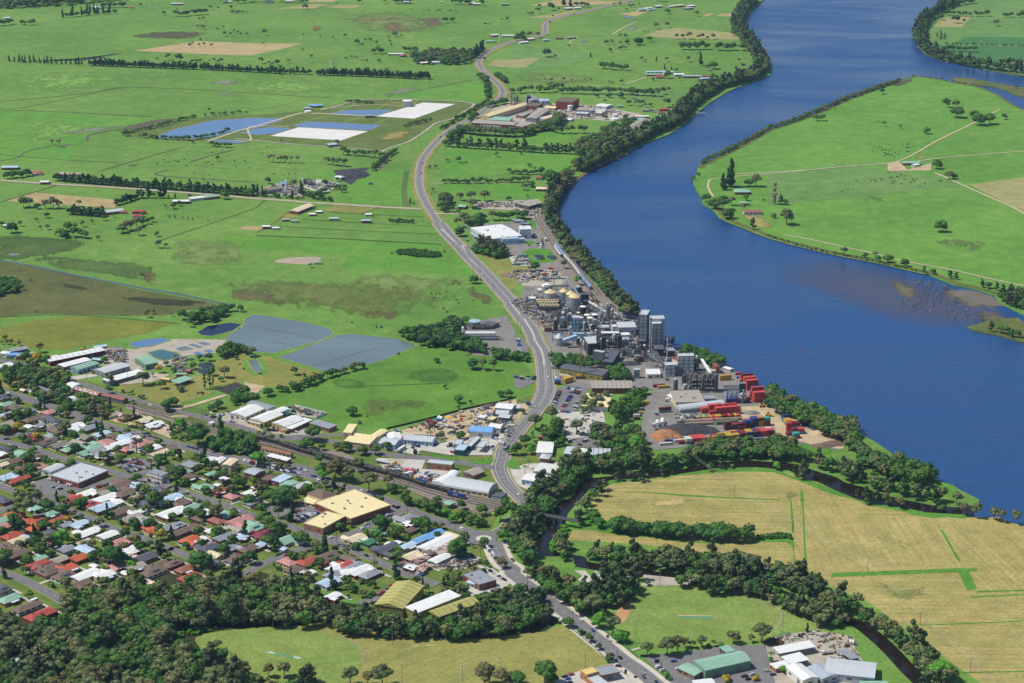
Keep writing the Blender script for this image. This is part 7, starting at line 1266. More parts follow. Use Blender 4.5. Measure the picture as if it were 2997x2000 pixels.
sign('tall blue pylon sign with house shaped top by the car park','E3',1985,1395,3.4,3.0,6,m_navy,None,.1,2,'pylon_sign');sign('dark price board on two legs beside the service station','E3',1367,1290,2.4,5,2.5,m_navy,None,0,2,'price_sign',1,((3.6,.5,'c04030'),(2.4,.4,'d8d8d8'),(1.4,.4,'30a060')));sign('red and blue price board on the corner lawn','E3',1555,1450,1.8,3.4,.6,m_navy,None,0,1,'price_sign',1,((.3,1.4,'b83838'),));sign('low blue entrance sign beside the sports ground gate','E3',1815,1215,6,2,.3,m_navy,None,0,2);sign('black square sign at the roadside','E3',1308,960,2,2,1.2,m_blk,None,0,1);sign('dark red sign board against the fence trees','E3',978,905,4,2,1.2,M('sign_dark','4a2c34',.7,.1,1),None,0,2);sign('small black sign on the lawn by the river road','E3',228,45,1.6,1.4,1,m_blk,None,0,2);sign('white oval sign board on the brown shed front','D2',1450,185,4,2.2,.5,m_sgn,None,0,2);sign('tall white price sign near the fuel canopy','C2',2082,1515,3,6,.5,m_sgn,None,0,1,'price_sign',1,((3.6,1.6,'3a4a80'),))
sign('white banner board on the shopping centre brick wall','D2',380,840,5,1.6,3.6,m_sgn,None,0,0);sign('small navy sign at the service station exit','E3',1692,1530,2.4,1.6,2,m_navy,None,0,1);sign('yellow and orange sign at the roundabout trees','D2',2038,1010,1.6,3,.5,M('sign_orange','d08028',.6,.05,1),None,0,1)
def fence(desc,s,h=1.2,mat=None,solid=False,name='fence',step=4):
    p=pts(s);o=thing(name,desc,'fence',p[0][0],p[0][1]);x0,y0=p[0];m=MB();q=MB();mat=mat or m_wood
    for i in range(len(p)-1):
        a,b=p[i],p[i+1];L=math.hypot(b[0]-a[0],b[1]-a[1])
        if solid:q.bar((a[0]-x0,a[1]-y0,h/2+.1),(b[0]-x0,b[1]-y0,h/2+.1),.12,h)
        else:
            for z in (.4,.8,1.15):q.bar((a[0]-x0,a[1]-y0,z*h/1.2),(b[0]-x0,b[1]-y0,z*h/1.2),.09,.12)
        for k in range(int(L/step)+1):f=k*step/L;m.box(a[0]-x0+(b[0]-a[0])*f,a[1]-y0+(b[1]-a[1])*f,0,.16,.16,h+.15)
    q.obj('panel' if solid else 'rail',mat,o);m.obj('posts',mat,o)
dkf=M('fence_dark','34382c',.9,.1,1)
for d,s in (('dark paddock fence below the stables, upper','B1 600,380 950,405 1530,430'),('dark paddock fence below the stables, second','B1 430,450 1000,488 1590,515'),('dark paddock fence below the stables, third','B1 200,515 800,550 1640,588'),('dark paddock fence below the stables, lowest','B1 0,600 800,632 1700,680'),('diagonal dark fence up to the poultry shed','B1 0,575 170,480 300,375 700,318'),('short dark cross fence between the dry paddocks','B1 960,400 1130,340')):fence(d,s,1.5,dkf)
gmf=M('fence_green','4c6a58',.8,.1,1)
fence('green mesh fence along the sports field road','E3 770,790 900,900 1060,1030 1180,1140 1320,1290',1.8,gmf);fence('grey mesh fence beside the oval footpath','E3 910,535 1100,700 1240,830 1500,1010 1720,1215',1.8,gmf);fence('white steel fence round the truck compound','C1 1600,925 1700,893 2145,1005 2000,1060',2.2,m_wh,True);fence('pale concrete wall of the boat yard house','D2 640,1440 850,1340 1060,1280',2,m_conc,True);fence('dark yard fence between meadow and gravel yard','C2 620,1210 900,1145 1300,1045 1700,935 2090,855 2350,795',1.8,dkf,True);fence('white pipe fence along the river corner','C4 1170,830 1270,960 1400,1025',1.2,m_wh)
bf=random.Random(3)
for k,s in enumerate(('D0 380,380 690,290','D0 380,975 640,900 830,820','D0 30,1500 150,1440 400,1390','D0 760,1470 1000,1380','D0 1010,1520 1400,1420','D1 450,290 700,245 960,245','D1 560,360 680,320','D1 720,440 870,385','D1 830,1075 1000,1010','D1 620,590 740,555','D1 890,500 1060,450','D1 290,1100 440,1040','D1 260,1310 400,1270','D0 1100,1240 1230,1180','D1 1000,1270 1180,1210','E2 250,215 590,75','D1 1440,1400 1620,1310','C0 300,1270 600,1190','C0 380,370 100,475','D0 560,1370 820,1280')):fence('dark timber back fence',s,1.8,M('fence_timber','4c463c',.9,.2,.6),True)
for t,x,y,d in (('B2',1168,410,'upstream red marker buoy in the river'),('C4',1665,118,'red marker buoy off the container yard')):
    X,Y=W(*full(t,x,y),-1.2);o=thing('buoy',d,'buoy',X,Y,z=-1.4);MB().lathe([(.9,0),(1.1,.5),(.7,1),(.35,2.2)],14).obj('float',M('buoy_red','b02038',.5,.05,1),o);MB().lathe([(.3,2.2),(.42,2.7),(.1,3.1)],10).obj('top_mark',M('buoy_red','b02038',.5,.05,1),o)
a,b=W(*full('D3',400,818),6),W(*full('D3',790,890),6);L=math.hypot(b[0]-a[0],b[1]-a[1]);o=thing('railway_bridge','dark trestle bridge on piers over the creek','bridge',(a[0]+b[0])/2,(a[1]+b[1])/2,math.atan2(b[1]-a[1],b[0]-a[0]))
MB().box(0,0,5.6,L+14,3.4,.5).obj('deck',M('bridge_deck','443c38',.9,.2,.5),o);q=MB()
for y in (-1.7,1.7):q.box(0,y,6.11,L+14,.15,1.0)
q.obj('railing',m_steel,o)
for x in (-L*.3,-.02*L,.26*L):
    m=MB()
    for y in (-1.6,1.6):m.bar((x,y*1.5,-.5),(x,y,5.6),1.0)
    m.box(x,0,.3,2.2,6.2,1.0);m.obj('pier',M('pier','4c4440',.9,.2,.5),o)
a=W(*full('A2',1620,1038));o=thing('jetty','thin white jetty reaching into the river','jetty',a[0]+12,a[1],z=-1.3);MB().box(0,0,1,30,2,.3).obj('deck',m_wh,o);q=MB();[q.box(x,0,-.5,.4,1.8,1.5) for x in (-12,-4,4,12)];q.obj('piles',m_wood,o)
m_cow=M('cow_black','1e1a18',.8,.1,1)
def cow_mesh():
    m=MB();n=10
    st=[(-1.15,1.05,.12,.2),(-1.05,1.05,.36,.42),(-.5,1.02,.4,.5),(.2,1.0,.42,.52),(.8,1.08,.34,.46),(1.1,1.25,.2,.3),(1.35,1.2,.15,.2),(1.62,1.0,.13,.15),(1.8,.86,.07,.08)]
    for x,z,ry,rz in st:
        for k in range(n):t=2*math.pi*k/n;m.v.append((x,ry*math.cos(t),z+rz*math.sin(t)))
    for a in range(len(st)-1):
        for k in range(n):j=(k+1) % n;m.f.append((a*n+k,a*n+j,(a+1)*n+j,(a+1)*n+k));m.m.append(0)
    m.f.append(tuple(reversed(range(n))));m.f.append(tuple((len(st)-1)*n+k for k in range(n)));m.m+=[0,0]
    for x,y in ((-.9,-.25),(-.9,.25),(.75,-.22),(.75,.22)):m.tube((x,y,.75),(x+.04,y,.35),.13,.08,n=6);m.tube((x+.04,y,.35),(x,y,0),.08,.06,n=6)
    m.tube((-1.15,0,1.2),(-1.3,0,.5),.05,.03,n=5);m.bar((1.38,-.3,1.34),(1.38,.3,1.34),.12,.06)
    return m.mesh('cow',m_cow)
cowm=cow_mesh();kr=random.Random(4)
def herd(pos,desc,group,n_extra=0):
    for q in nums(pos,2):
        X,Y=W(q[0],q[1]);o=link(bpy.data.objects.new('cow',cowm));o.location=(X,Y,.05);o.rotation_euler.z=kr.uniform(0,6.3);o.scale=(1.15,)*3;props(o,desc,'cow',group)
herd("A3 960,1392 1018,1357 1045,1360 1048,1385 1062,1378 1070,1408 1085,1380 1110,1393 1120,1378 1132,1380 1080,1422 1092,1420 1104,1418 1110,1425 1125,1424 1140,1425 1068,1438 1160,1445 1170,1405 1198,1414 1218,1388 1232,1328 1242,1347 1275,1328 1285,1328 1272,1358 1285,1357 1275,1398 1288,1397 618,1002",'black cow','cattle above the island farm track')
herd("B3 815,97 945,98 975,90 992,104 1038,80 1050,88 1120,68 1142,68 1183,60 1192,62 1160,104 1142,118 1222,42 1226,125 1250,82 1330,80 1340,95 1342,100 1310,115 1365,78 1395,147 1443,125 1108,24 678,194 1580,98 1590,100",'dark cow','cattle below the island farmhouse')
herd("B1 1805,1045 1740,1115 1605,1130 1647,1131 1682,1132 1630,1171 1812,1156 1838,1191 1853,1220 1716,1268 1750,1304 1992,1195 1987,1077 878,1399 1098,1426 1104,1443 1145,1436 1150,1446",'black grazing cow','cattle in the rough paddock')
herd("A0 1440,1505 1555,1490 1605,1480 1630,1490 1635,1485 1690,1470 1710,1525 1718,1415 1945,1405 1800,1522 1885,1498 1910,1490 1950,1515 2040,1380 2050,1550 2165,1535 2290,1548 1500,1470 1520,1495 A1 95,1353 60,1412 B1 160,35 300,38 360,35 250,48 B0 1780,30 1918,48",'black paddock cow','cattle left of the white covers')
herd("C1 375,722 418,712 445,718 437,738",'black lawn cow','cattle on the depot lawn')
for x,y,d in ((2140,1300,'white rugby goal posts at the right of the sports field'),):
    X,Y=W(*full('E2',x,y));o=thing('goal_posts',d,'goal posts',X,Y,-1.1)
    for k in (-2.7,2.7):MB().tube((k,0,0),(k,0,8),.09,n=8).obj('upright',m_wh,o)
    MB().bar((-2.62,0,3),(2.62,0,3),.14).obj('crossbar',m_wh,o)
# ================================================================ TREES
tr=np.random.default_rng(12)
def ico(sub):
    t=(1+5**.5)/2;v=[(-1,t,0),(1,t,0),(-1,-t,0),(1,-t,0),(0,-1,t),(0,1,t),(0,-1,-t),(0,1,-t),(t,0,-1),(t,0,1),(-t,0,-1),(-t,0,1)]
    f=[(0,11,5),(0,5,1),(0,1,7),(0,7,10),(0,10,11),(1,5,9),(5,11,4),(11,10,2),(10,7,6),(7,1,8),(3,9,4),(3,4,2),(3,2,6),(3,6,8),(3,8,9),(4,9,5),(2,4,11),(6,2,10),(8,6,7),(9,8,1)]
    v=[np.array(a)/np.linalg.norm(a) for a in v]
    for _ in range(sub):
        c={};nf=[]
        def mid(a,b):
            k=(min(a,b),max(a,b))
            if k not in c:m=v[a]+v[b];v.append(m/np.linalg.norm(m));c[k]=len(v)-1
            return c[k]
        for a,b,d in f:x,y,z=mid(a,b),mid(b,d),mid(d,a);nf+=[(a,x,z),(b,y,x),(d,z,y),(x,y,z)]
        f=nf
    return np.array(v),np.array(f)
ICO={k:ico(k) for k in (0,1)}
KIND={'broad':(12.5,6,.08,11),'gum':(17,6.6,.16,12),'she':(14,4.4,.05,9),'fir':(14,3.6,.04,8),'poplar':(20,2.6,.04,7),'bush':(4,2.8,0,5),'fig':(14,7.8,.05,14),'bare':(10,3.5,.3,5)}
def crown(kind,lod,seed):
    H,Rr,cb,nl=KIND[kind];g=np.random.default_rng(seed);V=[];T=[];n0=0
    if lod==0:nl=max(3,int(nl*.7))
    sub=1 if lod else 0;nleaf={0:16,1:70}[lod]
    for k in range(nl):
        if kind=='fir':u=(k+.5)/nl;cz=H*(cb+.06+(1-cb-.1)*u);rr=Rr*(1-u)*.62+.35;a=g.uniform(0,6.3);c=np.array([math.cos(a)*rr*.55,math.sin(a)*rr*.55,cz]);r=np.array([rr,rr,H*.13])
        elif kind=='poplar':u=(k+.5)/nl;cz=H*(cb+.08+(1-cb-.12)*u);w=Rr*math.sin(math.pi*(.12+.8*u))**.6*.75;a=g.uniform(0,6.3);c=np.array([math.cos(a)*w*.4,math.sin(a)*w*.4,cz]);r=np.array([w,w,H*.12])
        elif kind=='she':u=(k+.5)/nl;a=k*2.4;w=Rr*(1-.55*u);c=np.array([math.cos(a)*w*.55,math.sin(a)*w*.55,H*(cb+.14+.68*u)]);r=np.array([w*.52,w*.52,H*.13])*g.uniform(.85,1.15)
        else:
            a=k*2.399+g.uniform(-.4,.4);rad=Rr*math.sqrt((k+.5)/nl)*.68;zc=H*(cb+(1-cb)*(.40+.42*(1-(rad/Rr)**2)*g.uniform(.5,1.1)-.22*(rad/Rr)*g.uniform(.2,1.5)))
            c=np.array([math.cos(a)*rad,math.sin(a)*rad,zc]);s={'gum':.38,'bare':.3}.get(kind,.45)*Rr*g.uniform(.75,1.2)*(1 if lod else 1.18);r=np.array([s,s,s*(.8 if kind=='gum' else .85)])
            if kind in ('broad','fig','bush'):c[2]=min(c[2],H-r[2])
        v,f=ICO[sub];q=v*(1+g.uniform(-.22,.22,(len(v),1)))*.86;V.append(q*r+c);T.append(f+n0);n0+=len(v)
        d=g.normal(size=(nleaf,3));d[:,2]=np.abs(d[:,2])*.9-.25;d /= np.linalg.norm(d,axis=1)[:,None]
        p=d*r*g.uniform(.86,1.22,(nleaf,1))+c;sz=(.55 if lod else .95)*g.uniform(.6,1.35,(nleaf,1))*(1.0 if kind != 'bush' else .7)
        t1=np.cross(d,g.normal(size=(nleaf,3)));t1 /= np.linalg.norm(t1,axis=1)[:,None]+1e-6;t2=np.cross(d,t1)+d*g.uniform(-.6,.6,(nleaf,1))
        qd=np.stack([p-t1*sz,p+t2*sz*.8,p+t1*sz,p-t2*sz*.8],1).reshape(-1,3);i=np.arange(nleaf)[:,None]*4+n0
        V.append(qd);T.append(np.concatenate([i+[0,1,2],i+[0,2,3]]));n0+=nleaf*4
    return np.concatenate(V),np.concatenate(T)
def trunk(kind,seed,lod):
    H,Rr,cb,nl=KIND[kind];g=random.Random(seed);m=MB();r=H*.022+.06;n=7 if lod else 4
    top=H*(cb+.35);m.tube((0,0,-.2),(g.uniform(-.3,.3),g.uniform(-.3,.3),top),r*1.25,r*.6,n=n,caps=False)
    if lod or kind=='bare':
        for k in range(9 if kind=='bare' else 5):
            a=k*2.4+g.uniform(-.3,.3);z=top*g.uniform(.55,.95);L_=Rr*g.uniform(.45,.8);e=(math.cos(a)*L_,math.sin(a)*L_,z+(H-z)*g.uniform(.35,.75))
            m.tube((0,0,z),e,r*.5,r*.2,n=5,caps=False)
            if kind=='bare':
                for q in range(3):m.tube(e,(e[0]+g.uniform(-1.6,1.6),e[1]+g.uniform(-1.6,1.6),e[2]+g.uniform(.4,2.2)),r*.22,r*.08,n=4,caps=False)
    V=np.array(m.v);T=[]
    for f in m.f:
        for k in range(1,len(f)-1):T.append((f[0],f[k],f[k+1]))
    return V,np.array(T)
PAL={'broad':('42602c','507032','3c5a2c'),'gum':('566440','667248','6e6c44'),'she':('445636','505e3c','3a4c30'),'fir':('2e4a30','36522e','2a4430'),'poplar':('48643a','56703a','3e5a34'),'bush':('46662c','587634','5e7040'),'fig':('35592a','3e6430','4a7030'),'bare':('8a7a6c','94867a','7c6c60'),'yellow':('a08c28','b09a30','8e8430'),'bright':('4e8428','5a9030','62963a'),'brown':('68663f','726e48','5e5e3a')}
m_bark=M('bark','7c7264',.95,.2,1)
PT={}
def proto(kind,lod,v):
    k=(kind,lod,v)
    if k not in PT:PT[k]=(crown(kind,lod,100+v*7+lod),trunk(kind,50+v,lod))
    return PT[k]
CM={}
def crown_meshes(kind,v,pal):
    k=(kind,v,pal)
    if k not in CM:
        (cv,ct),(tv,tt)=proto(kind,1,v)
        CM[k]=(mesh_np('crown',cv,ct,[foliage('leaf_'+pal,*PAL[pal],'o')]),mesh_np('trunk',tv,tt,[m_bark]))
    return CM[k]
TREES=[]        # x, y, kind, palette, scale, group, place phrase
def pick(kinds):
    k=kinds[int(tr.integers(len(kinds)))];return k.split(':') if ':' in k else (k,k)
def addtree(x,y,kind,w,grp,force=False,where=''):
    kd,pal=kind
    H,Rr=KIND[kd][0],KIND[kd][1];TREES.append((x,y,kd,pal,w/(2*Rr),grp,where,force))
def singles(s,kinds,grp,where=''):
    for q in nums(s,3):
        X,Y=W(q[0],q[1]);wpx=float(q[2])/q[-1];w=wpx/mpp(q[0],q[1]);k=pick(kinds) if len(q)<5 else tuple((q[3]+':'+q[3]).split(':')[:2])
        addtree(X,Y,k,max(1.6,min(w,26)),grp,True,where)
def scatter(s,kinds,sp,wr,grp,zoff=0.0,avoid=7,jit=.45,where='',keep=1.0,force=False):
    p=pts(s,zoff);a=np.array(p);x0,y0=a.min(0);x1,y1=a.max(0);n=0
    ys=np.arange(y0,y1,sp*.87)
    for r,y in enumerate(ys):
        xs=np.arange(x0+(sp/2 if r % 2 else 0),x1,sp)
        X=xs+tr.uniform(-jit,jit,len(xs))*sp;Y=y+tr.uniform(-jit,jit,len(xs))*sp;ok=inpoly(X,Y,p)
        for q in range(len(xs)):
            if not ok[q] or (keep<1 and tr.random()>keep):continue
            if avoid and at(X[q],Y[q]) & avoid:continue
            addtree(float(X[q]),float(Y[q]),pick(kinds),float(tr.uniform(*wr)),grp,force,where);n+=1
def belt(s,width,kinds,sp,wr,grp,zoff=0.0,avoid=2,where='',force=False):
    p=smooth(pts(s,zoff),3);wr=tuple(q*1.22 for q in wr) if p[0][1]>2300 and wr[1]<16 else wr;rows=max(1,int(width/sp))
    for j in range(rows):
        o_=(j-(rows-1)/2)*sp;q=offset(p,o_);d=0
        for i in range(len(q)-1):
            L=math.hypot(q[i+1][0]-q[i][0],q[i+1][1]-q[i][1]);t=(sp-d) if d else 0
            while t<L:
                f=t/L;x=q[i][0]+(q[i+1][0]-q[i][0])*f+tr.uniform(-.3,.3)*sp;y=q[i][1]+(q[i+1][1]-q[i][1])*f+tr.uniform(-.3,.3)*sp
                if not (avoid and at(x,y) & avoid):addtree(float(x),float(y),pick(kinds),float(tr.uniform(*wr)),grp,force,where)
                t+=sp
            d=L-(t-sp) if t>0 else d+L
MIXB=['gum','gum','broad','gum:brown','broad','she','gum','broad:gum','fig','gum:broad','gum','gum:broad'];RIV=['broad','she','she','gum','broad','fig'];DK=['fig','broad','fig'];TOWN=['broad','broad','gum','bush','fig:broad','broad:bush','fir','bush','broad:brown']
F_='bushland along the bottom left'
scatter('E0 Z9 -120,560 250,650 300,790 450,740 650,680 820,720 900,640 900,440 1150,340 1400,230 1700,210 2100,250 2350,220 E1 300,200 800,130 1250,120 1500,90 1850,130 2000,280 2100,430 2200,580 2330,700 Z2 2330,790 1700,765 1500,770 900,790 400,820 0,830 E0 2300,860 Z14 2350,1000 E1 100,990 300,990 650,1040 900,1180 1050,1250 1080,1450 1400,1440 1900,1440 2100,1600 E0 -120,1640',MIXB,7.6,(7,17),F_,9,7)
scatter('E1 0,860 300,820 700,790 700,830 300,930 0,1050',['bush:bright','bush'],4,(3,5),'shrubs round the cricket oval',0,7)
scatter('E2 Z8 -50,560 200,540 450,560 700,620 750,700 920,700 1000,640 1230,680 1330,770 1430,680 1650,620 1900,560 2100,470 2250,300 2350,280 E3 100,260 400,330 470,480 Z2 560,640 480,720 300,810 0,870 E2 2000,960 1400,950 700,930 0,890',['broad','gum','fig','broad','she'],7,(9,13),'wood behind the sports field',8,2)
scatter('E3 250,40 400,-40 560,-20 770,100 940,170 1400,140 1450,60 1700,100 1700,230 1500,400 1250,450 1050,560 900,530 700,380 480,240',['she','she','broad','gum:brown','fig'],7.2,(9,13),'wood between road and boat ramp',8,7)
scatter('D3 520,1100 720,1180 900,1230 1100,1270 1500,1280 2000,1280 2347,1340 D4 400,1300 700,1380 1100,1440 1700,1530 E4 1650,20 1930,150 1900,330 2150,330 2350,420 E5 0,400 150,480 330,640 600,780 900,980 1080,1160 1300,1300 1420,1567 1300,1700 980,1640 830,1450 500,1130 200,740 0,600 E4 2150,720 1900,740 1400,480 1150,345 800,250 350,235 100,150 E3 1800,70 1400,20 D3 1100,1480 900,1400 650,1340',['she','she','gum','broad','gum','broad:gum','fig'],7,(8,13),'wood along the lower creek',7,7)
scatter('D3 -20,700 150,600 350,400 550,200 700,130 950,80 1300,60 1700,30 2347,0 2347,120 1950,170 1500,210 1150,280 950,380 830,560 650,640 540,760 480,860 420,1000 360,1100 260,1180 230,1320 250,1420 120,1400 60,1250 0,1150 D2 2280,1120 2230,1200 2220,1050 2260,950 2347,850',['fig','broad','broad','gum','she'],7.6,(10,15),'wood on the inner creek bank',6,7)
scatter('D4 -20,20 400,30 1000,20 1500,20 1900,60 2347,180 D5 150,250 350,330 700,430 1100,520 1450,600 1400,680 1100,660 700,590 300,480 0,380 D4 2100,270 1600,100 900,60 0,110',['she','gum','broad','she'],7,(8,13),'wood on the river spit',6,6)
scatter('C4 0,1480 250,1420 600,1360 620,1440 860,1420 1050,1420 1300,1330 1500,1380 1600,1500 1800,1567 D4 1500,60 700,30 0,80',['broad','fig','gum','broad'],7,(9,14),'trees between containers and creek',5,6)
scatter('C4 1120,640 1250,620 1400,740 1650,820 1850,930 2000,1040 2200,1060 2350,1080 D5 100,-100 400,-30 750,50 1050,150 1130,330 850,330 400,240 0,-40 C4 2350,1430 2150,1350 1950,1200 1650,1060 1420,1010 1250,920 1150,800',['broad','gum','fig','broad'],7.4,(10,15),'river bank wood beyond the containers',7,4)
scatter('D5 300,300 700,360 1050,560 1450,640 1500,560 1300,470 1000,400 600,300',['bush:bright','bush'],9,(3,5),'bushes on the river spit',0,4,keep=.35)
belt('C4 30,120 150,150 280,200 400,240 500,290',24,['broad','fig'],7,(9,13),'trees beside the lattice building',5,6)
belt('D3 1080,930 1180,1000',14,['fig'],9,(9,12),'dark hedge in the mown field');belt('D3 1400,1000 1700,1010 2000,1050 2347,1080 D4 250,1090 600,1110 950,1120',20,DK,7,(10,14),'dark hedge in the mown field',3,0);belt('D4 1050,1150 1250,1120 1450,1130',8,['bush:fig','bush'],4,(4,6),'low end of the dark hedge',0,0)
belt('D3 1250,440 1050,600 930,780 850,920',12,['she','gum','broad'],11,(9,13),'trees on the outer creek bank',4,0);belt('D3 700,1000 600,1150 560,1280 640,1330 900,1360',12,['she','gum','bush:bright'],9,(7,12),'trees on the outer creek bank',3,0)
for s in ('D5 1560,800 1850,830','D5 1900,850 2347,920','D5 200,620 640,700','D3 1600,320 1740,330'):belt(s,12,['she','she:gum','gum'],9,(8,12),'grey trees at the creek mouth',2,0)
singles('D3 1440,350,130 1830,310,90 2060,290,110 2200,270,50 D4 360,215,110 530,190,100 670,180,60 1280,205,110 1530,290,120 1650,320,200 D5 60,600,110 140,600,70 1220,780,130',['broad','she','she','broad:bright'],'trees beside the curved creek')
singles('E5 1180,1520,340,fig:bright E5 1380,1540,160,gum E4 690,1020,200,broad:gum E4 930,1005,110,gum E4 1080,1010,280,gum E4 1705,885,80,fir E4 250,1075,170,gum E4 130,1080,120,gum E4 410,1060,80,gum E4 515,1060,90,bush E4 20,1080,150,gum E4 1200,1270,80,fig:bright E4 580,1545,160,bush:yellow E4 1000,1530,110,bush:yellow E4 1375,1430,120,broad:bright E4 350,1070,80,bush',['gum'],'trees around the timber yard')
singles('E3 1110,640,310,gum E3 1200,800,230,broad:bright E3 1380,880,240,gum E3 1490,1000,220,fig:bright E3 1850,1190,190,gum E3 2130,1180,260,gum E3 2270,1150,200,gum E3 760,800,170,broad E3 930,900,110,broad E3 1050,1000,130,broad E3 1190,1110,110,broad E3 1340,1270,140,broad E3 2110,1500,120,broad:bright E3 2165,1530,70,bush E3 1860,225,90,broad E3 440,1567,340,broad E3 50,1600,280,fig E3 560,1560,150,broad',['broad'],'trees along the sports field road')
singles('E2 120,1600,260,gum E2 360,1600,200,gum E2 560,1620,320,gum E2 1970,1600,320,gum E2 2200,1640,280,gum:brown E1 640,1120,160,gum E1 1560,1480,200,gum E1 1350,1480,160,gum E1 1900,1560,240,gum',['gum'],'gum trees at the lower edge')
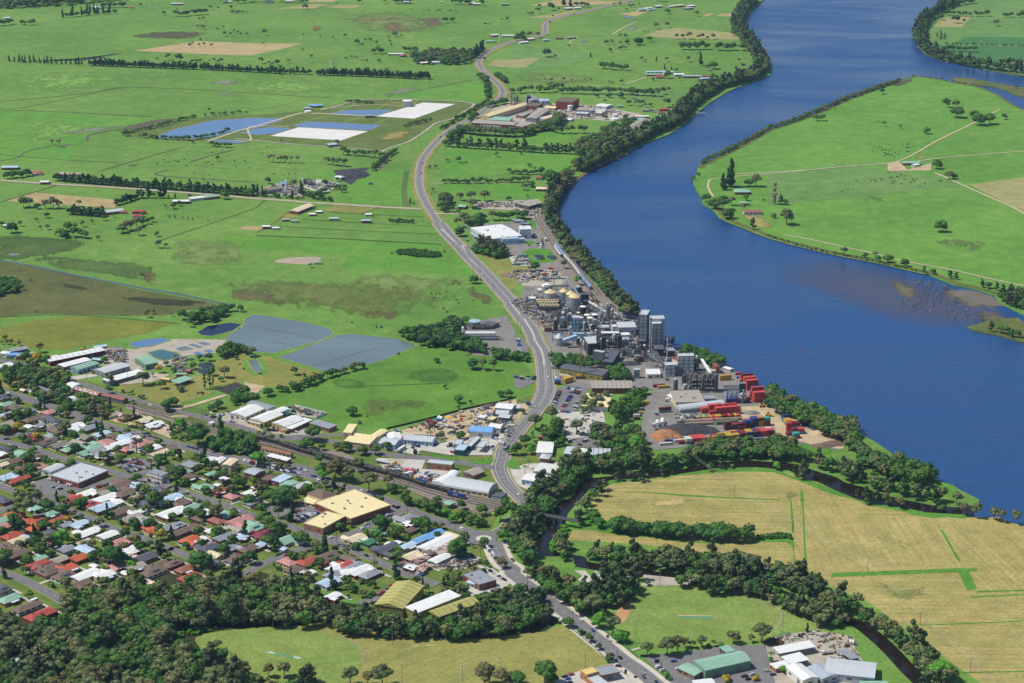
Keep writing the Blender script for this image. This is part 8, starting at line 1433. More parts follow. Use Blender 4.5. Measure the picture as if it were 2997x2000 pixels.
singles("D1 1400,660,250,broad D1 1600,680,300,fig D1 1500,690,260,fig D1 1200,560,180,gum:brown D1 1080,680,200,fig D1 860,580,80,fir D1 870,830,120,broad D1 630,900,240,gum D1 270,870,190,broad D1 420,900,160,broad D1 590,1140,120,broad:bright D1 1380,960,130,broad D1 1480,860,160,gum D1 1600,900,100,broad:brown D1 1460,1130,220,broad D1 1550,1050,130,broad D1 1780,1230,240,broad D1 1370,1290,240,broad D1 850,1260,180,broad D1 740,1390,200,broad D1 430,1560,330,fig D1 1090,1500,190,broad D1 960,1480,120,broad D1 1680,1480,180,broad D1 2145,1320,60,fir D1 2260,1340,110,broad:brown D1 1415,1530,40,fir D1 2040,1560,170,broad D1 120,290,190,broad D1 60,330,200,broad D1 200,420,140,broad D1 910,360,110,broad D1 460,150,140,broad D1 1190,150,200,broad:bright D1 1260,160,150,broad D1 1380,130,100,broad D1 1500,190,110,broad D1 1610,200,100,broad D1 1740,340,80,broad:bright D1 2050,130,160,broad D1 2060,250,150,broad D1 2080,330,160,broad:bright D1 2270,330,300,gum:brown D1 860,1560,80,fir D1 350,60,90,broad D1 230,540,60,bush D1 545,570,60,bush "
 "D2 100,380,220,gum D2 0,340,200,gum:brown D2 380,510,280,gum D2 640,420,160,gum D2 230,240,200,gum D2 690,520,160,fig:broad D2 790,500,110,broad D2 870,500,100,broad D2 540,1050,270,fig D2 765,1150,210,broad D2 1110,1060,250,fig D2 1280,1010,110,broad D2 510,1230,120,broad D2 195,1300,140,fig D2 330,1110,110,broad D2 420,1140,110,broad D2 1580,1410,290,fig D2 1650,1420,180,fig D2 900,690,150,broad D2 1045,710,130,broad:bush D2 1160,770,130,broad D2 1290,800,200,broad D2 1430,840,140,broad:bright D2 1540,930,150,broad:bright D2 1660,900,150,broad D2 1790,930,140,broad D2 1850,990,110,broad D2 2240,690,130,fig D2 2180,900,200,broad D2 1970,1540,110,broad D2 1310,1140,110,broad D2 780,1250,60,bush "
 "D0 240,200,120,fig D0 380,120,190,broad D0 410,280,160,fig D0 230,290,100,broad D0 120,410,90,broad D0 380,480,120,broad D0 450,490,100,gum D0 510,540,90,broad D0 350,690,200,gum D0 500,680,180,gum D0 670,760,180,fig D0 870,800,190,fig D0 340,880,330,gum D0 250,1030,220,fig D0 600,1050,190,broad D0 490,1250,190,broad D0 850,1250,250,fig:bright D0 680,1300,200,gum D0 560,1380,200,broad D0 780,640,90,fir D0 850,640,110,broad D0 910,680,110,broad:brown D0 1100,730,200,fig D0 1540,530,150,fig D0 1930,530,140,broad D0 1380,990,130,gum D0 1070,1160,120,broad D0 1120,880,90,broad D0 1020,860,120,broad:brown D0 1800,400,100,broad D0 2200,120,190,fig D0 2060,140,100,gum D0 1430,120,180,gum D0 1660,100,120,broad D0 1590,720,60,bush D0 1530,860,110,broad D0 1660,950,100,broad D0 1850,1010,180,broad D0 2060,1020,190,fig D0 2190,1090,140,broad D0 2210,1170,180,broad:yellow D0 1930,1210,60,fir D0 1930,1330,160,broad D0 2190,1320,160,broad D0 1570,1530,330,fig D0 1810,1567,150,broad:bright D0 1430,760,60,bush D0 2130,700,260,broad D0 2300,330,90,broad D0 30,1090,150,fig D0 60,1520,250,broad D0 1080,1400,90,broad D0 1470,1290,160,broad D0 920,920,110,broad:yellow "
 "C0 550,150,130,gum C0 510,270,150,broad:yellow C0 360,280,140,broad C0 640,300,130,broad C0 1440,300,110,fig C0 800,420,80,broad C0 1520,600,140,gum C0 1970,600,200,gum C0 2190,430,110,broad:yellow C0 2290,340,90,broad C0 2100,490,60,bare C0 560,930,90,fir C0 620,980,60,fir C0 280,860,70,broad:brown C0 250,810,50,broad C0 110,770,60,broad C0 240,1230,140,broad:yellow C0 70,1120,120,broad:brown C0 390,1010,110,broad C0 230,1060,160,broad C0 80,1280,170,fig C0 900,1290,200,gum C0 1000,1350,150,fig C0 1130,1150,90,broad C0 1220,1150,140,broad C0 1540,1240,70,broad C0 1750,1280,110,broad C0 1350,1170,80,broad C0 1760,1170,140,gum C0 1960,1270,120,gum C0 770,1350,100,broad C0 500,1360,130,broad:yellow C0 400,1420,110,broad C0 640,1320,70,bush C0 460,1540,110,fig C0 1640,1520,110,broad C0 1880,1540,190,bare C0 2050,1560,170,broad C0 2290,960,180,fig C0 1500,720,110,broad C0 1830,860,70,broad C0 2130,600,60,bush C0 2230,650,130,broad C0 440,290,80,broad:brown C0 180,220,50,broad C0 1110,1330,90,broad:bright C0 1690,700,80,bush C0 1800,730,100,bush:bright C0 1960,790,110,bush:gum C0 1520,900,80,fir C0 1250,960,200,gum C0 940,900,140,broad "
 "C1 380,1420,330,fig C1 130,1210,190,broad:bright C1 690,1330,180,fir:broad C1 1080,1310,90,broad C1 1200,1270,60,broad:yellow C1 1280,1320,90,broad C1 1380,1370,110,broad C1 1520,1330,60,broad C1 1960,1370,230,broad C1 1880,1490,230,fig C1 560,470,120,broad C1 740,500,160,gum C1 690,550,90,broad C1 470,660,60,poplar C1 540,640,70,poplar C1 580,620,50,poplar C1 390,260,100,broad C1 520,270,120,broad C1 900,250,70,broad C1 945,320,40,bush C1 1000,385,40,bush C1 1700,460,120,broad C1 1835,490,70,broad C1 130,690,130,bush:gum C1 1340,750,150,fig C1 1500,690,110,broad C1 1660,650,120,broad C1 1870,590,110,broad C1 30,900,170,fig C1 660,920,140,broad C1 560,960,120,broad C1 80,560,70,broad C1 40,420,90,broad C1 310,380,110,broad C1 2080,1500,110,broad C1 2290,1500,130,broad C1 150,1370,60,broad "
 "C2 1305,290,100,fig C2 1800,380,180,fig C2 1935,390,140,gum C2 2085,400,130,gum C2 1420,650,65,broad C2 1610,850,130,fig C2 1770,860,60,broad C2 1610,930,60,broad C2 140,1020,160,fig C2 555,930,45,bush C2 350,1040,35,bush C2 240,1130,70,bush:gum C2 2180,760,110,fig C2 2290,770,130,fig C2 1640,1350,140,broad C2 1220,1300,150,bare C2 1370,1340,100,gum C2 620,1490,130,broad C2 290,1560,160,broad C2 470,1560,140,broad C2 60,1520,170,broad C2 2330,1560,120,broad C2 780,180,50,bush "
 "C3 310,1210,210,gum C3 545,1090,190,gum C3 880,1280,200,gum C3 1180,1300,220,gum C3 140,1000,80,broad C3 1010,980,90,gum C3 1100,970,110,gum C3 1210,960,100,gum C3 960,960,80,gum C3 1440,1090,240,broad C3 1260,1450,170,gum C3 1380,1400,200,gum C3 170,1440,170,broad C3 250,1550,140,broad:bright C3 60,1560,160,broad C3 320,1400,80,bush C3 270,1320,70,she C3 620,1270,230,broad C3 500,1380,250,broad C3 680,1430,130,broad C3 1480,1470,220,broad C3 1700,1520,240,broad:bright C3 1690,1280,160,broad C3 430,1220,120,bush C3 2130,540,60,bush",
 ['broad'],'street and garden trees')
TA='smaller street and garden trees'
scatter('G 0,850 100,870 300,960 560,1040 700,1100 900,1150 1100,1160 1140,1190 1100,1240 1180,1290 1260,1350 1180,1390 960,1410 860,1390 780,1370 700,1335 560,1295 480,1320 380,1305 240,1360 150,1390 0,1400',TOWN,9,(3.5,10.5),TA,0,7,.5,'',.62)
scatter('C0 20,420 240,350 500,380 900,470 980,540 830,570 640,600 400,600 150,540',['broad','broad','gum'],8.5,(8,12),TA,3,2);scatter('C0 430,640 700,560 980,640 960,740 1200,760 1330,800 1560,900 1500,980 1250,1000 1000,960 800,870 500,800 320,700',['broad','gum','fig'],9,(8,12),TA,3,2)
scatter('C1 480,1420 660,1330 880,1290 1080,1330 1180,1450 1150,1500 900,1540 550,1510',DK,9,(9,12),TA,2,6);scatter('C1 780,720 860,700 1000,660 1150,750 1190,830 1000,850 800,870',DK,8,(8,12),TA,3,6);scatter('C1 600,110 700,90 880,60 1150,110 1160,180 900,190 650,210',['broad','gum','broad'],8,(8,11),'trees by the treatment ponds',3,4)
for s,w_ in (('C1 1600,690 1900,600 2100,510 2350,440 C2 0,440 150,400 400,300 500,250',10),):belt(s,w_,['broad','fig','broad:gum'],7,(7,10),'hedge between meadow and ponds',1,4)
scatter('C2 1180,-20 1350,50 1500,90 1700,130 1950,150 2000,110 1900,20 1700,-60',DK,8,(8,12),'dark trees above the meadow',3,4);scatter('C2 2080,130 2350,170 2350,250 2100,220',DK,8,(8,11),'dark trees above the meadow',2,4);scatter('C3 -20,200 100,180 250,260 200,300 0,300',DK,8,(7,10),'dark trees above the meadow',0,5)
scatter('C3 530,200 660,170 720,300 560,350',DK,7,(8,11),'trees between highway and works',3,2);scatter('C3 740,180 1000,210 1220,280 1220,350 980,330 760,300',DK,7,(7,10),'trees between highway and works',3,2);scatter('C3 1290,370 1480,340 1620,480 1500,520 1380,500',DK,8,(9,12),'trees between highway and works',4,2)
scatter('C3 900,720 1100,760 1350,780 1400,900 1300,940 1000,950 880,900',['gum'],12,(8,11),'gum trees round the cream shed',2,1);scatter('C3 1380,880 1800,640 1880,640 1850,780 1700,980 1560,1080 1400,1060',DK,10,(9,13),'trees beside the works road',3,2);scatter('C3 1080,1280 1400,1200 1680,1200 1780,1330 1820,1480 1750,1600 D3 1400,80 1000,80 700,60 C3 1100,1500',['broad','fig','gum'],10,(9,13),'trees beside the works road',3,2)
scatter('C3 400,1330 560,1250 740,1300 740,1400 600,1430 420,1400',DK,8,(7,11),TA,2,2)
belt('A2 2230,0 2110,90 2060,230 2130,340 2195,430 2265,530 2285,610 2225,680 2150,715 1950,770 1850,800 1720,880 1600,970 1530,1070 1400,1150 1250,1210 1100,1290 950,1370 850,1430 720,1490 600,1550',30,['broad','gum','broad','she'],8,(12,17),'river bank wood upstream',4,6)
belt('B2 520,30 420,160 375,250 340,330 335,400 370,480 430,570 490,650 560,740 650,840 740,930 820,1010 900,1100 980,1190 1050,1270 1090,1330',16,['gum','broad','she','gum'],7.3,(9,13),'river bank wood by the rail line',5,2)
scatter('F5 130,440 180,370 240,370 300,390 380,400 440,460 450,510 330,500 200,470',['she','gum','fig','broad'],7,(9,12),'tree group left of the dairy',4,2);belt('F5 20,150 90,190 150,170 220,130 400,130 560,120 660,130',12,['gum','broad'],9,(8,12),'trees above the dairy',3,2)
belt('F4 130,330 300,345 500,350 580,320 700,300 760,240',16,['broad','gum'],7.5,(9,13),'trees below the brick works',2,2);belt('F4 0,415 200,430 450,445 700,460 860,465',12,['she','broad'],6.5,(8,11),'hedgerow below the brick works',2,2);scatter('F4 860,410 1000,350 1200,240 1250,250 1150,360 1000,440 870,480',['gum','broad'],10,(9,13),'trees near the grey store',3,6);belt('F4 620,300 760,330 960,330',16,['gum','broad'],10,(9,12),'trees below the brick works',2,2);belt('F4 30,380 90,340 110,310',16,DK,9,(9,12),'trees at the highway bend',2,2);belt('F4 300,160 430,130',14,DK,9,(9,12),'trees at the highway bend',2,2);belt('F4 170,260 270,200',10,DK,9,(8,11),'trees at the highway bend',1,3)
belt('F4 0,665 300,665 550,655',6,['bush:broad','broad'],6,(6,8),'clipped hedgerow across the paddocks',0,0);belt('F4 425,600 560,610 650,600',5,['bush:broad','broad'],6,(5,8),'short hedgerow across the paddocks',0,0)
belt('A0 90,570 430,587 800,600',1,['fir'],9,(5,7),'long windbreak across the far fields',0,0);belt('A0 830,602 1200,618 1500,628 1810,640',10,['broad:fir','she:fir'],4.5,(6,9),'long windbreak across the far fields',0,0);belt('A0 1850,640 2350,665 A1 240,680',10,['broad:fir','she:fir'],4.5,(6,8),'long windbreak across the far fields',0,0);belt('A1 250,680 500,685',8,['broad:fir','she:fir'],4.5,(6,8),'long windbreak across the far fields',0,0);belt('A1 565,690 1000,705 1400,722 1590,728',10,['broad:fir','she:fir'],4.5,(6,9),'long windbreak across the far fields',0,0)
belt('A0 570,165 700,155 850,135 1065,130',14,['broad','fir'],9,(8,12),'tree rows in the far fields',0,0);belt('A0 0,240 120,225',12,['broad'],9,(9,12),'tree rows in the far fields');belt('A0 190,230 310,232',10,['broad'],9,(8,11),'tree rows in the far fields');belt('A0 1610,150 1700,150 1900,130',14,['broad','gum'],7.5,(9,12),'tree rows in the far fields');belt('A0 2130,120 2230,122',10,['bush:broad'],7,(6,8),'tree rows in the far fields')
scatter('A0 -400,95 0,88 400,70 800,40 1060,8 1300,-30 -400,-60',['broad','gum'],16,(13,20),'far wood at the top left',0,0);belt('A0 900,70 1000,72 1150,70',16,['broad'],10,(9,13),'tree rows in the far fields');belt('A0 2050,30 2200,30 2350,20 A1 480,28',14,['broad'],14,(9,14),'tree rows in the far fields');belt('A1 1270,35 1400,38',14,['broad'],10,(9,12),'tree rows in the far fields');belt('A1 1820,45 2080,50',14,['broad'],12,(9,13),'tree rows in the far fields')
scatter('A1 1420,560 1430,500 1600,480 1960,480 2000,560 1900,590 1500,585',['broad','gum','fig'],11,(10,14),'far wood by the highway curve',2,2);belt('A1 2000,540 2090,460',14,['fir'],9,(8,11),'far wood by the highway curve');belt('A1 1350,480 1500,480',12,['broad'],11,(9,12),'far wood by the highway curve');belt('A1 1065,495 1190,498',14,['broad'],10,(9,12),'far wood by the highway curve');belt('A1 2050,720 2090,740 2120,820 2130,910',10,DK,8,(7,11),'trees inside the highway curve');belt('A1 1710,1190 1900,1070 2130,940',3,['bush:broad','broad'],7,(5,8),'bush row beside the highway',0,1);belt('A1 2200,710 2300,770',10,DK,8,(8,11),'trees inside the highway curve')
belt('A1 820,935 1100,960',6,['bush:broad','bush'],6,(5,7),'bush rows on the embankments');belt('A1 1370,1165 1600,1100',8,['bush:gum','bush'],8,(5,8),'bush rows on the embankments');belt('A0 1130,1240 1500,1155 1800,1075',8,['bush','bush:broad'],8,(5,8),'bush rows on the embankments');belt('A0 1340,1268 1700,1290 1900,1260 2100,1215',4,['broad','bush:broad'],9,(6,9),'bush rows on the embankments',0,0);belt('A0 1930,1345 2120,1355',10,['broad'],8,(7,9),'bush rows on the embankments');belt('A0 1870,1065 2300,1035',4,['bush'],12,(5,8),'bush rows on the embankments')
belt('A1 790,1420 900,1430 1020,1440',14,['gum','broad'],9,(8,11),'trees below the white covers');belt('A1 1050,1440 1160,1450',14,['gum','broad'],9,(8,11),'trees below the white covers');belt('A1 660,1510 850,1530',12,['gum'],9,(8,11),'trees below the white covers');belt('A1 120,1490 440,1500',4,['gum','bare'],9,(6,9),'thin trees below the white covers');belt('A1 1070,1567 1180,1470 1260,1400',8,['bush:broad','broad'],8,(6,9),'trees below the white covers')
belt('B0 520,90 1000,135 1500,170 2100,215 2350,232',10,['broad:fir','she:fir','broad'],4.5,(6,9),'pine row along the straight road',0,1);belt('B1 0,232 430,262',6,['fir','bush:broad'],7,(5,8),'pine row along the straight road',0,1);belt('B0 80,70 200,60 320,40',16,DK,9,(9,12),'farm trees at the left edge');belt('B0 1060,320 1200,280 1300,240',8,['broad:fir','she:fir'],4.5,(6,8),'fir row by the tan strip');belt('B0 1300,255 1550,255',8,['broad','fir'],8,(8,11),'fir row by the tan strip');belt('B0 650,400 800,410 940,420',12,['broad:fir','she:fir'],4.5,(6,8),'dark block of firs by the white sheds',0,0);belt('B0 200,340 400,350 600,350',12,['broad','gum'],11,(8,13),'trees below the tan strip');belt('B0 1820,260 2090,260',14,['broad'],9,(9,12),'garden trees on the straight road')
belt('B0 540,600 830,630',8,['broad'],10,(8,11),'trees in the left paddocks');belt('B0 1110,580 1200,540 1270,510',12,['gum','broad'],9,(8,12),'trees in the left paddocks');belt('B0 1310,500 1400,470',4,['broad'],9,(6,8),'trees in the left paddocks');scatter('B0 -60,1000 130,1000 190,1090 100,1120 0,1150 -60,1160',DK,8,(9,12),'dark wood at the left edge',2,0)
scatter('B0 1620,1350 1750,1310 1900,1270 2080,1270 2100,1330 1900,1390 1780,1400',DK,9,(9,12),'dark wood by the dark pond',2,0);belt('B0 2080,1290 2230,1300',8,['broad'],8,(7,9),'dark wood by the dark pond')
scatter('B1 1285,745 1400,738 1650,760 1715,795 1600,800 1400,785 1290,772',['bush:fig'],4,(5,7),'dense dark shrub oval',0,0);belt('B1 1235,470 1425,480',6,['bush:fig'],4,(4,7),'dark shrubs below the dry paddock',0,0);belt('B1 480,230 540,260 620,200 830,150',8,['bush:fig','broad'],6,(6,9),'hedge round the concrete plant',0,1);belt('B1 570,270 710,280',6,['bush:fig'],5,(5,7),'hedge round the concrete plant',0,1)
scatter('B1 1290,1560 1320,1480 1500,1450 1640,1460 1700,1400 1800,1370 1930,1380 1900,1430 1840,1480 1850,1567 1600,1600',['fig','broad:fir','broad'],7,(9,12),'dark wood beside the gas plant',4,4);scatter('B1 1660,260 1780,200 1790,360 1700,370',['broad','gum'],9,(9,12),'trees at the green roofed house',3,1)
belt('A2 440,860 690,865',14,['broad','gum'],7.5,(9,12),'long tree rows above the brick works');belt('A2 705,865 1000,870 1330,885',14,['broad','gum'],7.5,(9,12),'long tree rows above the brick works');belt('A2 0,860 200,850 380,850',18,['broad','gum'],12,(9,13),'long tree rows above the brick works');belt('A2 360,815 495,815',14,['broad'],10,(9,12),'long tree rows above the brick works');belt('A2 820,630 900,640 1040,650',14,['broad'],10,(9,12),'tree blocks in the far river paddocks');belt('A2 1570,455 1840,460',14,['broad'],12,(11,15),'tree blocks in the far river paddocks');belt('A2 1900,465 2065,465',14,['broad'],12,(11,15),'tree blocks in the far river paddocks');belt('A2 2100,465 2200,465',14,['broad'],12,(11,15),'tree blocks in the far river paddocks');belt('A2 40,350 260,350',24,['broad','gum'],14,(9,13),'garden trees at the far hamlet');belt('A2 40,375 140,385',10,['broad'],12,(8,11),'garden trees at the far hamlet');belt('A2 470,60 700,70',16,['broad','fir'],14,(9,13),'garden trees at the top farm');belt('A2 1320,15 1425,15',12,['broad'],10,(9,12),'tree blocks in the far river paddocks')
belt('A3 1420,430 1395,330 1420,230 1480,160 1600,90 1720,10',24,['broad','she'],12,(11,15),'far bank wood, upper',2,0);belt('A3 1410,400 1480,470 1600,530 1750,570 1950,605 2150,635 2350,660 2600,700',22,['she','broad'],11,(10,14),'far bank wood, lower',3,0);belt('A3 1640,470 1930,480',10,['broad'],11,(9,12),'hedges on the far bank');belt('A3 1640,410 2350,430',2,['bush:broad'],10,(5,7),'hedges on the far bank');belt('A3 1700,60 1900,30',18,['broad'],12,(9,13),'hedges on the far bank');belt('A3 1640,145 1780,150 2050,150',14,['broad'],13,(9,13),'hedges on the far bank');belt('A3 2190,165 2350,160',12,['broad'],12,(9,12),'hedges on the far bank');belt('A3 2150,600 2350,590',14,['broad'],12,(9,12),'hedges on the far bank')
belt('A3 0,1190 250,1110 500,1010 750,900 1050,800 1200,745',5,['bush:broad','bush','bush:gum'],7,(6,9),'scrub along the island shore',0,0);belt('A2 1740,1505 1950,1400 2150,1300 2350,1185',5,['bush:broad','bush','bush:gum'],7,(5,8),'scrub along the island shore',0,0);belt('B3 0,600 300,690 640,770 1000,840 1480,950',5,['bush','bush:gum'],8,(2.5,4.5),'scrub along the island shore',0,0);belt('A3 1350,700 1550,725 1750,765 1900,790',4,['bush'],14,(3,5),'scrub along the island shore',0,0)
scatter('B3 2120,1130 2300,1100 2400,1150 2400,1300 2200,1230 2120,1180',['she','broad'],9,(8,11),'wood at the right edge of the island',2,0);belt('B3 2060,1480 2150,1500 2330,1540',12,['she','broad'],8,(8,11),'trees on the reedy islet',0,0)
scatter('B3 1270,1000 1600,1030 1800,1250 2200,1330 1900,1400 1500,1300 1200,1210 1350,1100',['bush:gum','bush:bare'],7,(1.6,3.4),'reeds and stumps in the shallows',0,0,.5,'',.6)
IS='single trees on the river island'
singles('A3 1045,865,55 1635,985,85 1735,1080,130 1725,985,80 1890,1090,90 1940,1150,130 2035,1140,110 2165,1098,60 1460,1230,75 440,1110,60 500,1110,70 1065,1160,40,gum 1215,1185,35,gum 1010,1145,30,bare 2275,815,40 1550,1550,95 B2 2005,150,130,fir 1930,175,90,fir 2165,145,90 2230,145,110,gum 1775,290,90 1850,350,110 1930,360,130,broad 1970,440,120 2010,320,80,gum 2140,275,60 2110,365,70,gum 2200,540,70,she 2300,280,30,broad 1700,40,50,bush 1660,80,50,bush B3 65,310,60,poplar:bare 120,305,60,she 160,312,60,broad 55,435,55 170,495,140,gum 1580,560,130 1660,80,80,gum 1710,75,70 700,780,80,gum 895,800,55 985,800,55,gum 1010,830,60 1105,840,95 1255,880,90 1435,930,45,she 1515,950,65 1670,990,60,she 1725,1000,55,she 1965,1070,55,she 2025,1080,75 2100,1100,55,she',['fig:broad','broad'],IS)
singles('A3 1720,215,80 1800,210,35 1555,340,25,fir 1585,330,30,fir 1590,365,35,fir 1625,360,35,fir 2095,240,60,gum 1845,20,60 1580,185,60',['broad'],'single trees on the far bank')
FS='single trees in the far fields'
singles("A0 685,585,45 765,560,35 1440,552,30 1540,555,55 1640,568,80,broad 1760,582,35 1800,575,35 1838,572,40 1920,570,20 1960,572,38 2005,578,35 2030,580,45 900,600,50 1500,138,42 1625,98,20 1815,262,35 1855,268,35 1872,268,30 1995,285,30 2045,262,25 2060,335,45,gum 2115,335,35,gum 2145,300,25,gum 2180,310,30,gum 2210,335,30,gum 2260,332,35,gum 1838,375,30 1585,412,12 1628,417,14 1740,440,40,gum 1765,410,25,gum 1825,430,30,gum 1870,425,30,gum 1940,440,35,gum 1930,90,35 2000,85,30 1290,68,35 970,70,40 1865,190,35 1828,185,25 1170,18,30 1105,20,30 2120,90,35 2260,120,20 480,1335,50,bare 545,1350,60,bare 1155,1250,60,broad 1280,1262,30 1775,1320,35 1920,1030,35,gum 1995,1480,50,gum 2152,1490,25,gum 2248,1495,25,gum "
 "A1 75,325,50 65,420,35 588,350,25 815,352,45 705,360,25 1000,385,35 1045,380,35 1105,420,40 1225,390,25 1237,428,25 925,412,50 975,415,32 425,470,28 505,530,35 295,580,35 45,585,60 115,598,38 148,598,30 195,603,55 872,540,32 910,540,28 932,540,20 1010,572,32 970,572,28 1125,575,38 825,540,30,bush 450,85,55 1425,100,18 1535,105,16 1580,108,20 1650,108,20 1680,108,25 1760,108,18 1782,110,20 1830,112,22 2100,235,32 2140,235,22 1730,212,55 1800,208,52 2250,190,22 2300,192,35 1215,350,28 1270,340,60 1330,345,30,gum 2095,560,35 430,330,25,bush 1560,1,10 2205,1440,45,gum 1750,1490,40,gum 1855,1495,60 1925,1500,25 1590,1550,35 1645,1550,40 945,40,50,gum 735,45,20 1175,35,40,gum 230,1305,30,gum 740,1335,50 "
 "A2 245,72,38 350,98,75 425,105,32 145,142,35 180,138,35 232,125,55 370,165,25 345,215,25 565,135,14 530,140,14 930,55,28 985,58,38 1075,72,35 1105,68,30 1160,58,30 1045,95,25 1420,130,55 1685,152,52 1205,305,20,gum 1240,305,25,gum 1320,268,60 1420,258,48 1505,358,45 1560,355,42 1620,360,65 1705,360,40 1740,360,45 1790,362,35 1838,362,50 2020,328,45 860,408,50 910,410,42 988,410,30 1050,410,48 985,460,40 1015,458,35 1045,455,30 1155,415,90,fig 1255,385,58 990,350,35,gum 1035,360,40 515,440,30,gum 895,478,42 715,530,30,fir 390,540,38,gum 312,525,85,broad 1415,565,40,gum 1320,568,28,fir 1610,570,48 1720,602,60,fir 1840,635,90,fig 1785,650,60,gum 1185,565,45 1215,560,25 2075,578,38 2115,635,55,gum 340,750,30,gum 360,752,32,gum 300,748,25,gum 470,752,38,gum 540,755,30,gum 668,750,22 715,750,28 885,768,28 915,770,28 1000,775,42 1290,742,35 1530,740,32 1395,645,28,fir 1455,645,25,fir 1500,668,42 1425,720,70 1380,868,60 1430,845,45 775,895,42,fig 885,900,58,fig 995,902,65,fig 1090,905,55,gum 1065,970,55 1140,975,65 1190,960,50 1215,985,35 1265,978,40 850,950,35 1410,985,85 1470,978,30 75,1420,40 155,1530,50,bush 720,1490,100 610,1560,60 530,1560,40 850,1100,50 1720,800,60 205,1560,30 1410,720,50 835,630,40 "
 "B0 1440,605,55 1270,595,85 1455,710,70,gum 1520,710,50,gum 900,645,45 620,555,90 690,530,50 760,515,50,gum 845,490,38 435,540,50 370,535,38 335,470,40 110,570,110,fig 185,510,50,gum 15,510,60 725,330,60,gum 430,435,60 950,460,55,gum 1040,430,35,gum 1518,345,32 1590,352,60 1645,325,50 1555,435,20,fir 1603,440,20,fir 1725,450,20,fir 1765,455,18,fir 1675,445,16,fir 1910,468,16,fir 1610,255,30,fir 1740,255,45 1305,420,45 200,1095,60,gum 285,1025,14,poplar:bare 1350,1345,60 1405,1315,50 1578,1338,35 1740,1435,70,gum 1865,100,30,bare 330,1298,25,bush 600,620,80,broad 505,600,20 1545,255,25,fir 50,1560,60 C0 30,40,50 100,40,70 160,50,70 265,60,60 "
 "B1 110,120,60 345,155,70 415,230,80,fir:broad 630,145,70 745,100,45 1995,1035,90,fig 2060,1035,35,bare 495,890,45,gum 1725,750,30,bush 1245,765,30,bush 1415,300,35,fir 1620,195,40 1605,220,20 1870,275,80 1970,275,90 2095,280,100 2315,280,55 1785,290,60,gum 1850,390,60,bush 1720,385,35 1790,380,60 1870,600,100,fig 1850,520,80,gum 1980,350,90,gum 1910,460,70 530,360,35 800,200,60,bush 1960,335,80 2030,520,130,fig 1440,310,20,fir B2 110,180,70 175,150,75,fig 340,120,150,fig 270,180,30 135,245,30,gum 210,920,100,fig 170,930,60,gum 470,900,70,gum 595,1050,85,gum:bright 275,690,35,fir 235,690,35 155,690,25,bush 280,1365,40 110,440,80 40,430,80,gum 1050,1340,120,gum 1110,1360,90 D0 0,1,5,bush",
 ['broad','gum'],FS)
def score(tt):a,b=proj(tt[0],tt[1],5);return (tt[4]*KIND[tt[2]][1]*2)*(FPX/(tt[1]*cp+CAMH*sp)) if -60<a<3060 and -60<b<2080 else 0
vis=[(score(t),i) for i,t in enumerate(TREES)]
named={i for s_,i in sorted([v for v in vis if TREES[v[1]][7] and v[0]>0],reverse=True)[:190]}
for s_,i in sorted(vis,reverse=True):
    if len(named) >= 310:break
    if s_>0:named.add(i)
KN2={'broad':'round','gum':'open crowned gum','she':'feathery upright','fir':'conical','poplar':'slim column','bush':'low bushy','fig':'wide dense','bare':'leafless'}
PN2={'broad':'dark green','gum':'olive grey','she':'grey green','fir':'deep green','poplar':'mid green','bush':'fresh green','fig':'dark green','bare':'grey brown','yellow':'yellow','bright':'bright green','brown':'brownish'}
NM={'broad':'broadleaf_tree','gum':'gum_tree','she':'sheoak_tree','fir':'conifer','poplar':'poplar_tree','bush':'shrub','fig':'spreading_tree','bare':'bare_tree'}
MASS={}
for i,(x,y,kd,pal,s,grp,wh,fo) in enumerate(TREES):
    rz=float(tr.uniform(0,6.28));hs=s*float(tr.uniform(.85,1.12))
    if kd in ('gum',) and s>.9:hs=s*.9
    if i in named:
        c,t=crown_meshes(kd,i % 4,pal)
        o=thing(NM[kd],'%s %s tree' % (PN2[pal],KN2[kd]) if kd != 'bush' else '%s bushy shrub' % PN2[pal],'tree' if kd != 'bush' else 'shrub',x,y,rz,grp);o.scale=(s,s,hs)
        link(bpy.data.objects.new('crown',c),o)
        if kd != 'bush':link(bpy.data.objects.new('trunk',t),o)
    else:
        MASS.setdefault('m',[]).append((x,y,kd,pal,s,hs,rz))
pals=list(PAL);VV=[];TT=[];MI=[];TI=[];n0=0
for x,y,kd,pal,s,hs,rz in MASS['m']:
    near=y<2300;(cv,ct),(tv,tt)=proto(kd,0,int(tr.integers(6)))
    c,n_=math.cos(rz),math.sin(rz);A=np.array([[c*s,n_*s,0],[-n_*s,c*s,0],[0,0,hs]])
    for v,t,mi in ((cv,ct,pals.index(pal)),(tv,tt,len(pals))):
        if mi==len(pals) and (kd=='bush' or y>3200):continue
        VV.append(v@A+[x,y,0]);TT.append(t+n0);MI.append(np.full(len(t),mi));TI.append(np.full(len(v),tr.random()));n0+=len(v)
me=mesh_np('woodland',np.concatenate(VV),np.concatenate(TT),[foliage('leaf_'+p,*PAL[p],'a') for p in pals]+[m_bark],np.concatenate(MI),{'tint':np.concatenate(TI)})
wo=link(bpy.data.objects.new('woodland',me));wo['kind']='stuff';wo['label']='mass of smaller and crowded trees over banks, town and farmland'
print('TREES',len(TREES),'named',len(named),'mass faces',len(me.polygons))
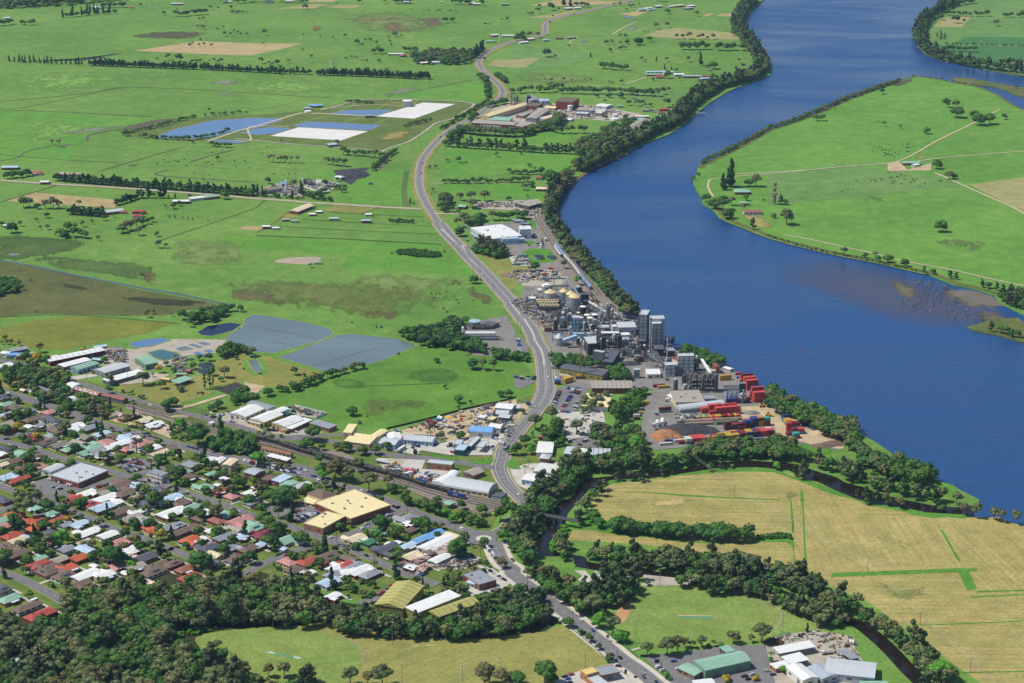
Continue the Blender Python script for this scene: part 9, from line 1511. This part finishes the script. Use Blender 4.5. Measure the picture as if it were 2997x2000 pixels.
def palm(desc,t,x,y,h):
    X,Y=W(*full(t,x,y));o=thing('palm_tree',desc,'palm',X,Y);MB().tube((0,0,0),(.2,0,h),.28,.18,n=8).obj('trunk',m_bark,o);m=MB()
    for k in range(16):
        a=k*.39;r=2.8;q=[(.2+math.cos(a)*r*f,math.sin(a)*r*f,h+.9*math.sin(f*2.6)-f*f*.9) for f in (0,.35,.7,1)]
        for i in range(3):
            w=.45*(1-i*.22);nx,ny=-math.sin(a)*w,math.cos(a)*w;a0,a1=q[i],q[i+1];m.quadface([(a0[0]-nx,a0[1]-ny,a0[2]),(a0[0]+nx,a0[1]+ny,a0[2]),(a1[0]+nx*.8,a1[1]+ny*.8,a1[2]),(a1[0]-nx*.8,a1[1]-ny*.8,a1[2])])
    m.obj('fronds',foliage('leaf_broad',*PAL['broad'],'o'),o)
for a in (('left palm beside the green roofed house','D2',320,1130,5),('right palm beside the green roofed house','D2',420,1140,5),('upper palm by the creek side white shed','D3',215,190,8),('lower palm by the creek side white shed','D3',170,270,8),('single palm in the timber yard','E4',1200,1275,7),('left palm on the lawn by the brown roofed house','E0',860,250,7),('right palm on the lawn by the brown roofed house','E0',897,235,7),('palm in front of the maroon roofed house','C0',395,1330,7),('small palm by the blue gables','C3',265,1390,7)):palm(*a)
# ================================================================ LABELS: which one it is
LM=[('the roundabout','D2',1952,1150),('the cream roofed shopping centre','P',1050,1480),('the flat roofed supermarket','D0',1050,270),('the dark hip roofed hotel','D1',2040,520),('the arch roofed railway shed','D2',1800,430),('the yellow mobile crane','C3',930,500),('the big red container block','C4',560,950),
 ('the steel grain silos','F1',1000,620),('the twin river towers','F2',780,300),('the trestle bridge','D3',600,850),('the big olive and white warehouse','E2',900,400),('the fuel canopy','E3',1290,1380),('the long pale green warehouse','E4',600,1300),('the oval cricket pitch','E4',150,655),('the brown infield','E3',1530,580),('the white dairy factory','F5',400,250),
 ('the old brick works','F4',600,200),('the white topped round tank','A1',1385,940),('the island farmhouse','A3',1310,1490),('the green roofed island house','B2',2105,185),('the big white pond cover','A1',600,1230),('the rusty goods sheds','C0',1350,720),('the long maroon warehouse','C0',1100,180),('the dark oval pond','G',505,758),('the beige windowless hall','C2',250,1350),('the blue arched roof','C2',1920,1210),('the sawtooth brick workshop','C3',1400,600),
 ('the long olive workshop','C3',950,430),('the woodchip heap','C3',2110,1300),('the evaporator frames','F3',600,450),('the large grey river store','A2',1150,1150),('the poultry shed','B1',400,340),('the concrete plant','B1',400,150),('the dirt pan','B1',400,830),('the gas plant tank','B1',2050,1490),('the teal pond','G',380,815),('the grey twin ponds','G',740,790),('the yellow walled halls','C1',1450,1080),
 ('the two storey cream office','D0',2170,260),('the orange roofed house','D1',270,1150),('the maroon roofed house','D1',1300,1060),('the cul-de-sac','E0',700,340),('the red roofed house by the bush','E0',550,600),('the bright blue roofed house','D2',1250,1070),('the far left crossroads','D0',650,600),('the lower crossroads','D1',2050,1160),('the station building','C1',1500,1520),('the big fig by the tracks','C1',380,1300),('the cricket oval pitch','E1',1560,1190),('the white goal posts','E2',2140,1250),
 ('the lone tree on the island','B3',1580,520),('the pale poplar','B3',65,250),('the reedy shallows','B3',1700,1150),('the boat ramp','E3',1000,100),('the green cross strip','D5',1500,1500),('the dark hedge','D4',300,1000),('the river spit tip','D5',1650,620),('the river corner pits','C4',1750,1180),('the clarifiers','C1',470,360),('the brown compost bed','C1',850,640),('the coal heap by the quarry track','B1',880,50),('the far tan field','A0',1800,440),('the highway curve','A1',2050,590),('the dark ploughed field','A1',1500,220),('the top edge farmhouses','A1',1950,25),('the far hamlet','A2',180,360),('the long tan paddock','A2',1650,320),('the far milking sheds','A2',1320,670),('the tan strip','B0',700,270),('the silver and white farm sheds','B0',1010,365),('the marsh drain','B0',900,1000),('the far right bank bend','A3',1390,380),('the top left wood','A0',300,50),('the blue left pond','A0',2000,1170),('the far silos pasture','A1',700,560),('the long white shed','C0',1650,1380),('the dark roofed corner house','D0',1990,1390),('the white long warehouse street','C0',1700,480)]
LMP=[(n,*full(t,x,y)) for n,t,x,y in LM]
ORD=['nearest','second','third','fourth','fifth','sixth','seventh','eighth','ninth','tenth','eleventh','twelfth','thirteenth','fourteenth','fifteenth','sixteenth','seventeenth','eighteenth','nineteenth','twentieth']
ORD+=[t+'-'+('first' if i==0 else ORD[i]) for t in ('twenty','thirty','forty','fifty') for i in range(9)]
bpy.context.view_layer.update()
byd={}
for o,d,auto in THINGS:
    if auto:byd.setdefault(d,[]).append(o)
for d,L_ in byd.items():
    if len(L_)==1:L_[0]['label']=d if len(d.split())>3 else d+' seen once in the scene';continue
    cells={}
    for o in L_:
        px,py=proj(*o.location);best=min(LMP,key=lambda q:math.hypot(q[1]-px,(q[2]-py)*1.6));dx,dy=px-best[1],(py-best[2])*1.6
        dr=('right of' if dx>0 else 'left of') if abs(dx)>abs(dy) else ('in front of' if dy>0 else 'behind')
        cells.setdefault((best[0],dr),[]).append((math.hypot(dx,dy),o))
    for (n,dr),q in cells.items():
        q.sort(key=lambda a:a[0])
        for k,(_,o) in enumerate(q):
            if len(q)==1:o['label']='%s %s %s' % (d,dr,n)
            elif k<len(ORD):o['label']='%s, %s one %s %s' % (d,ORD[k],dr,n)
            else:o['label']='%s, further out %s %s' % (d,dr,n)
for o,d,auto in THINGS:
    w_=o['label'].split()
    if len(w_)>16:o['label']=' '.join(w_[:16])
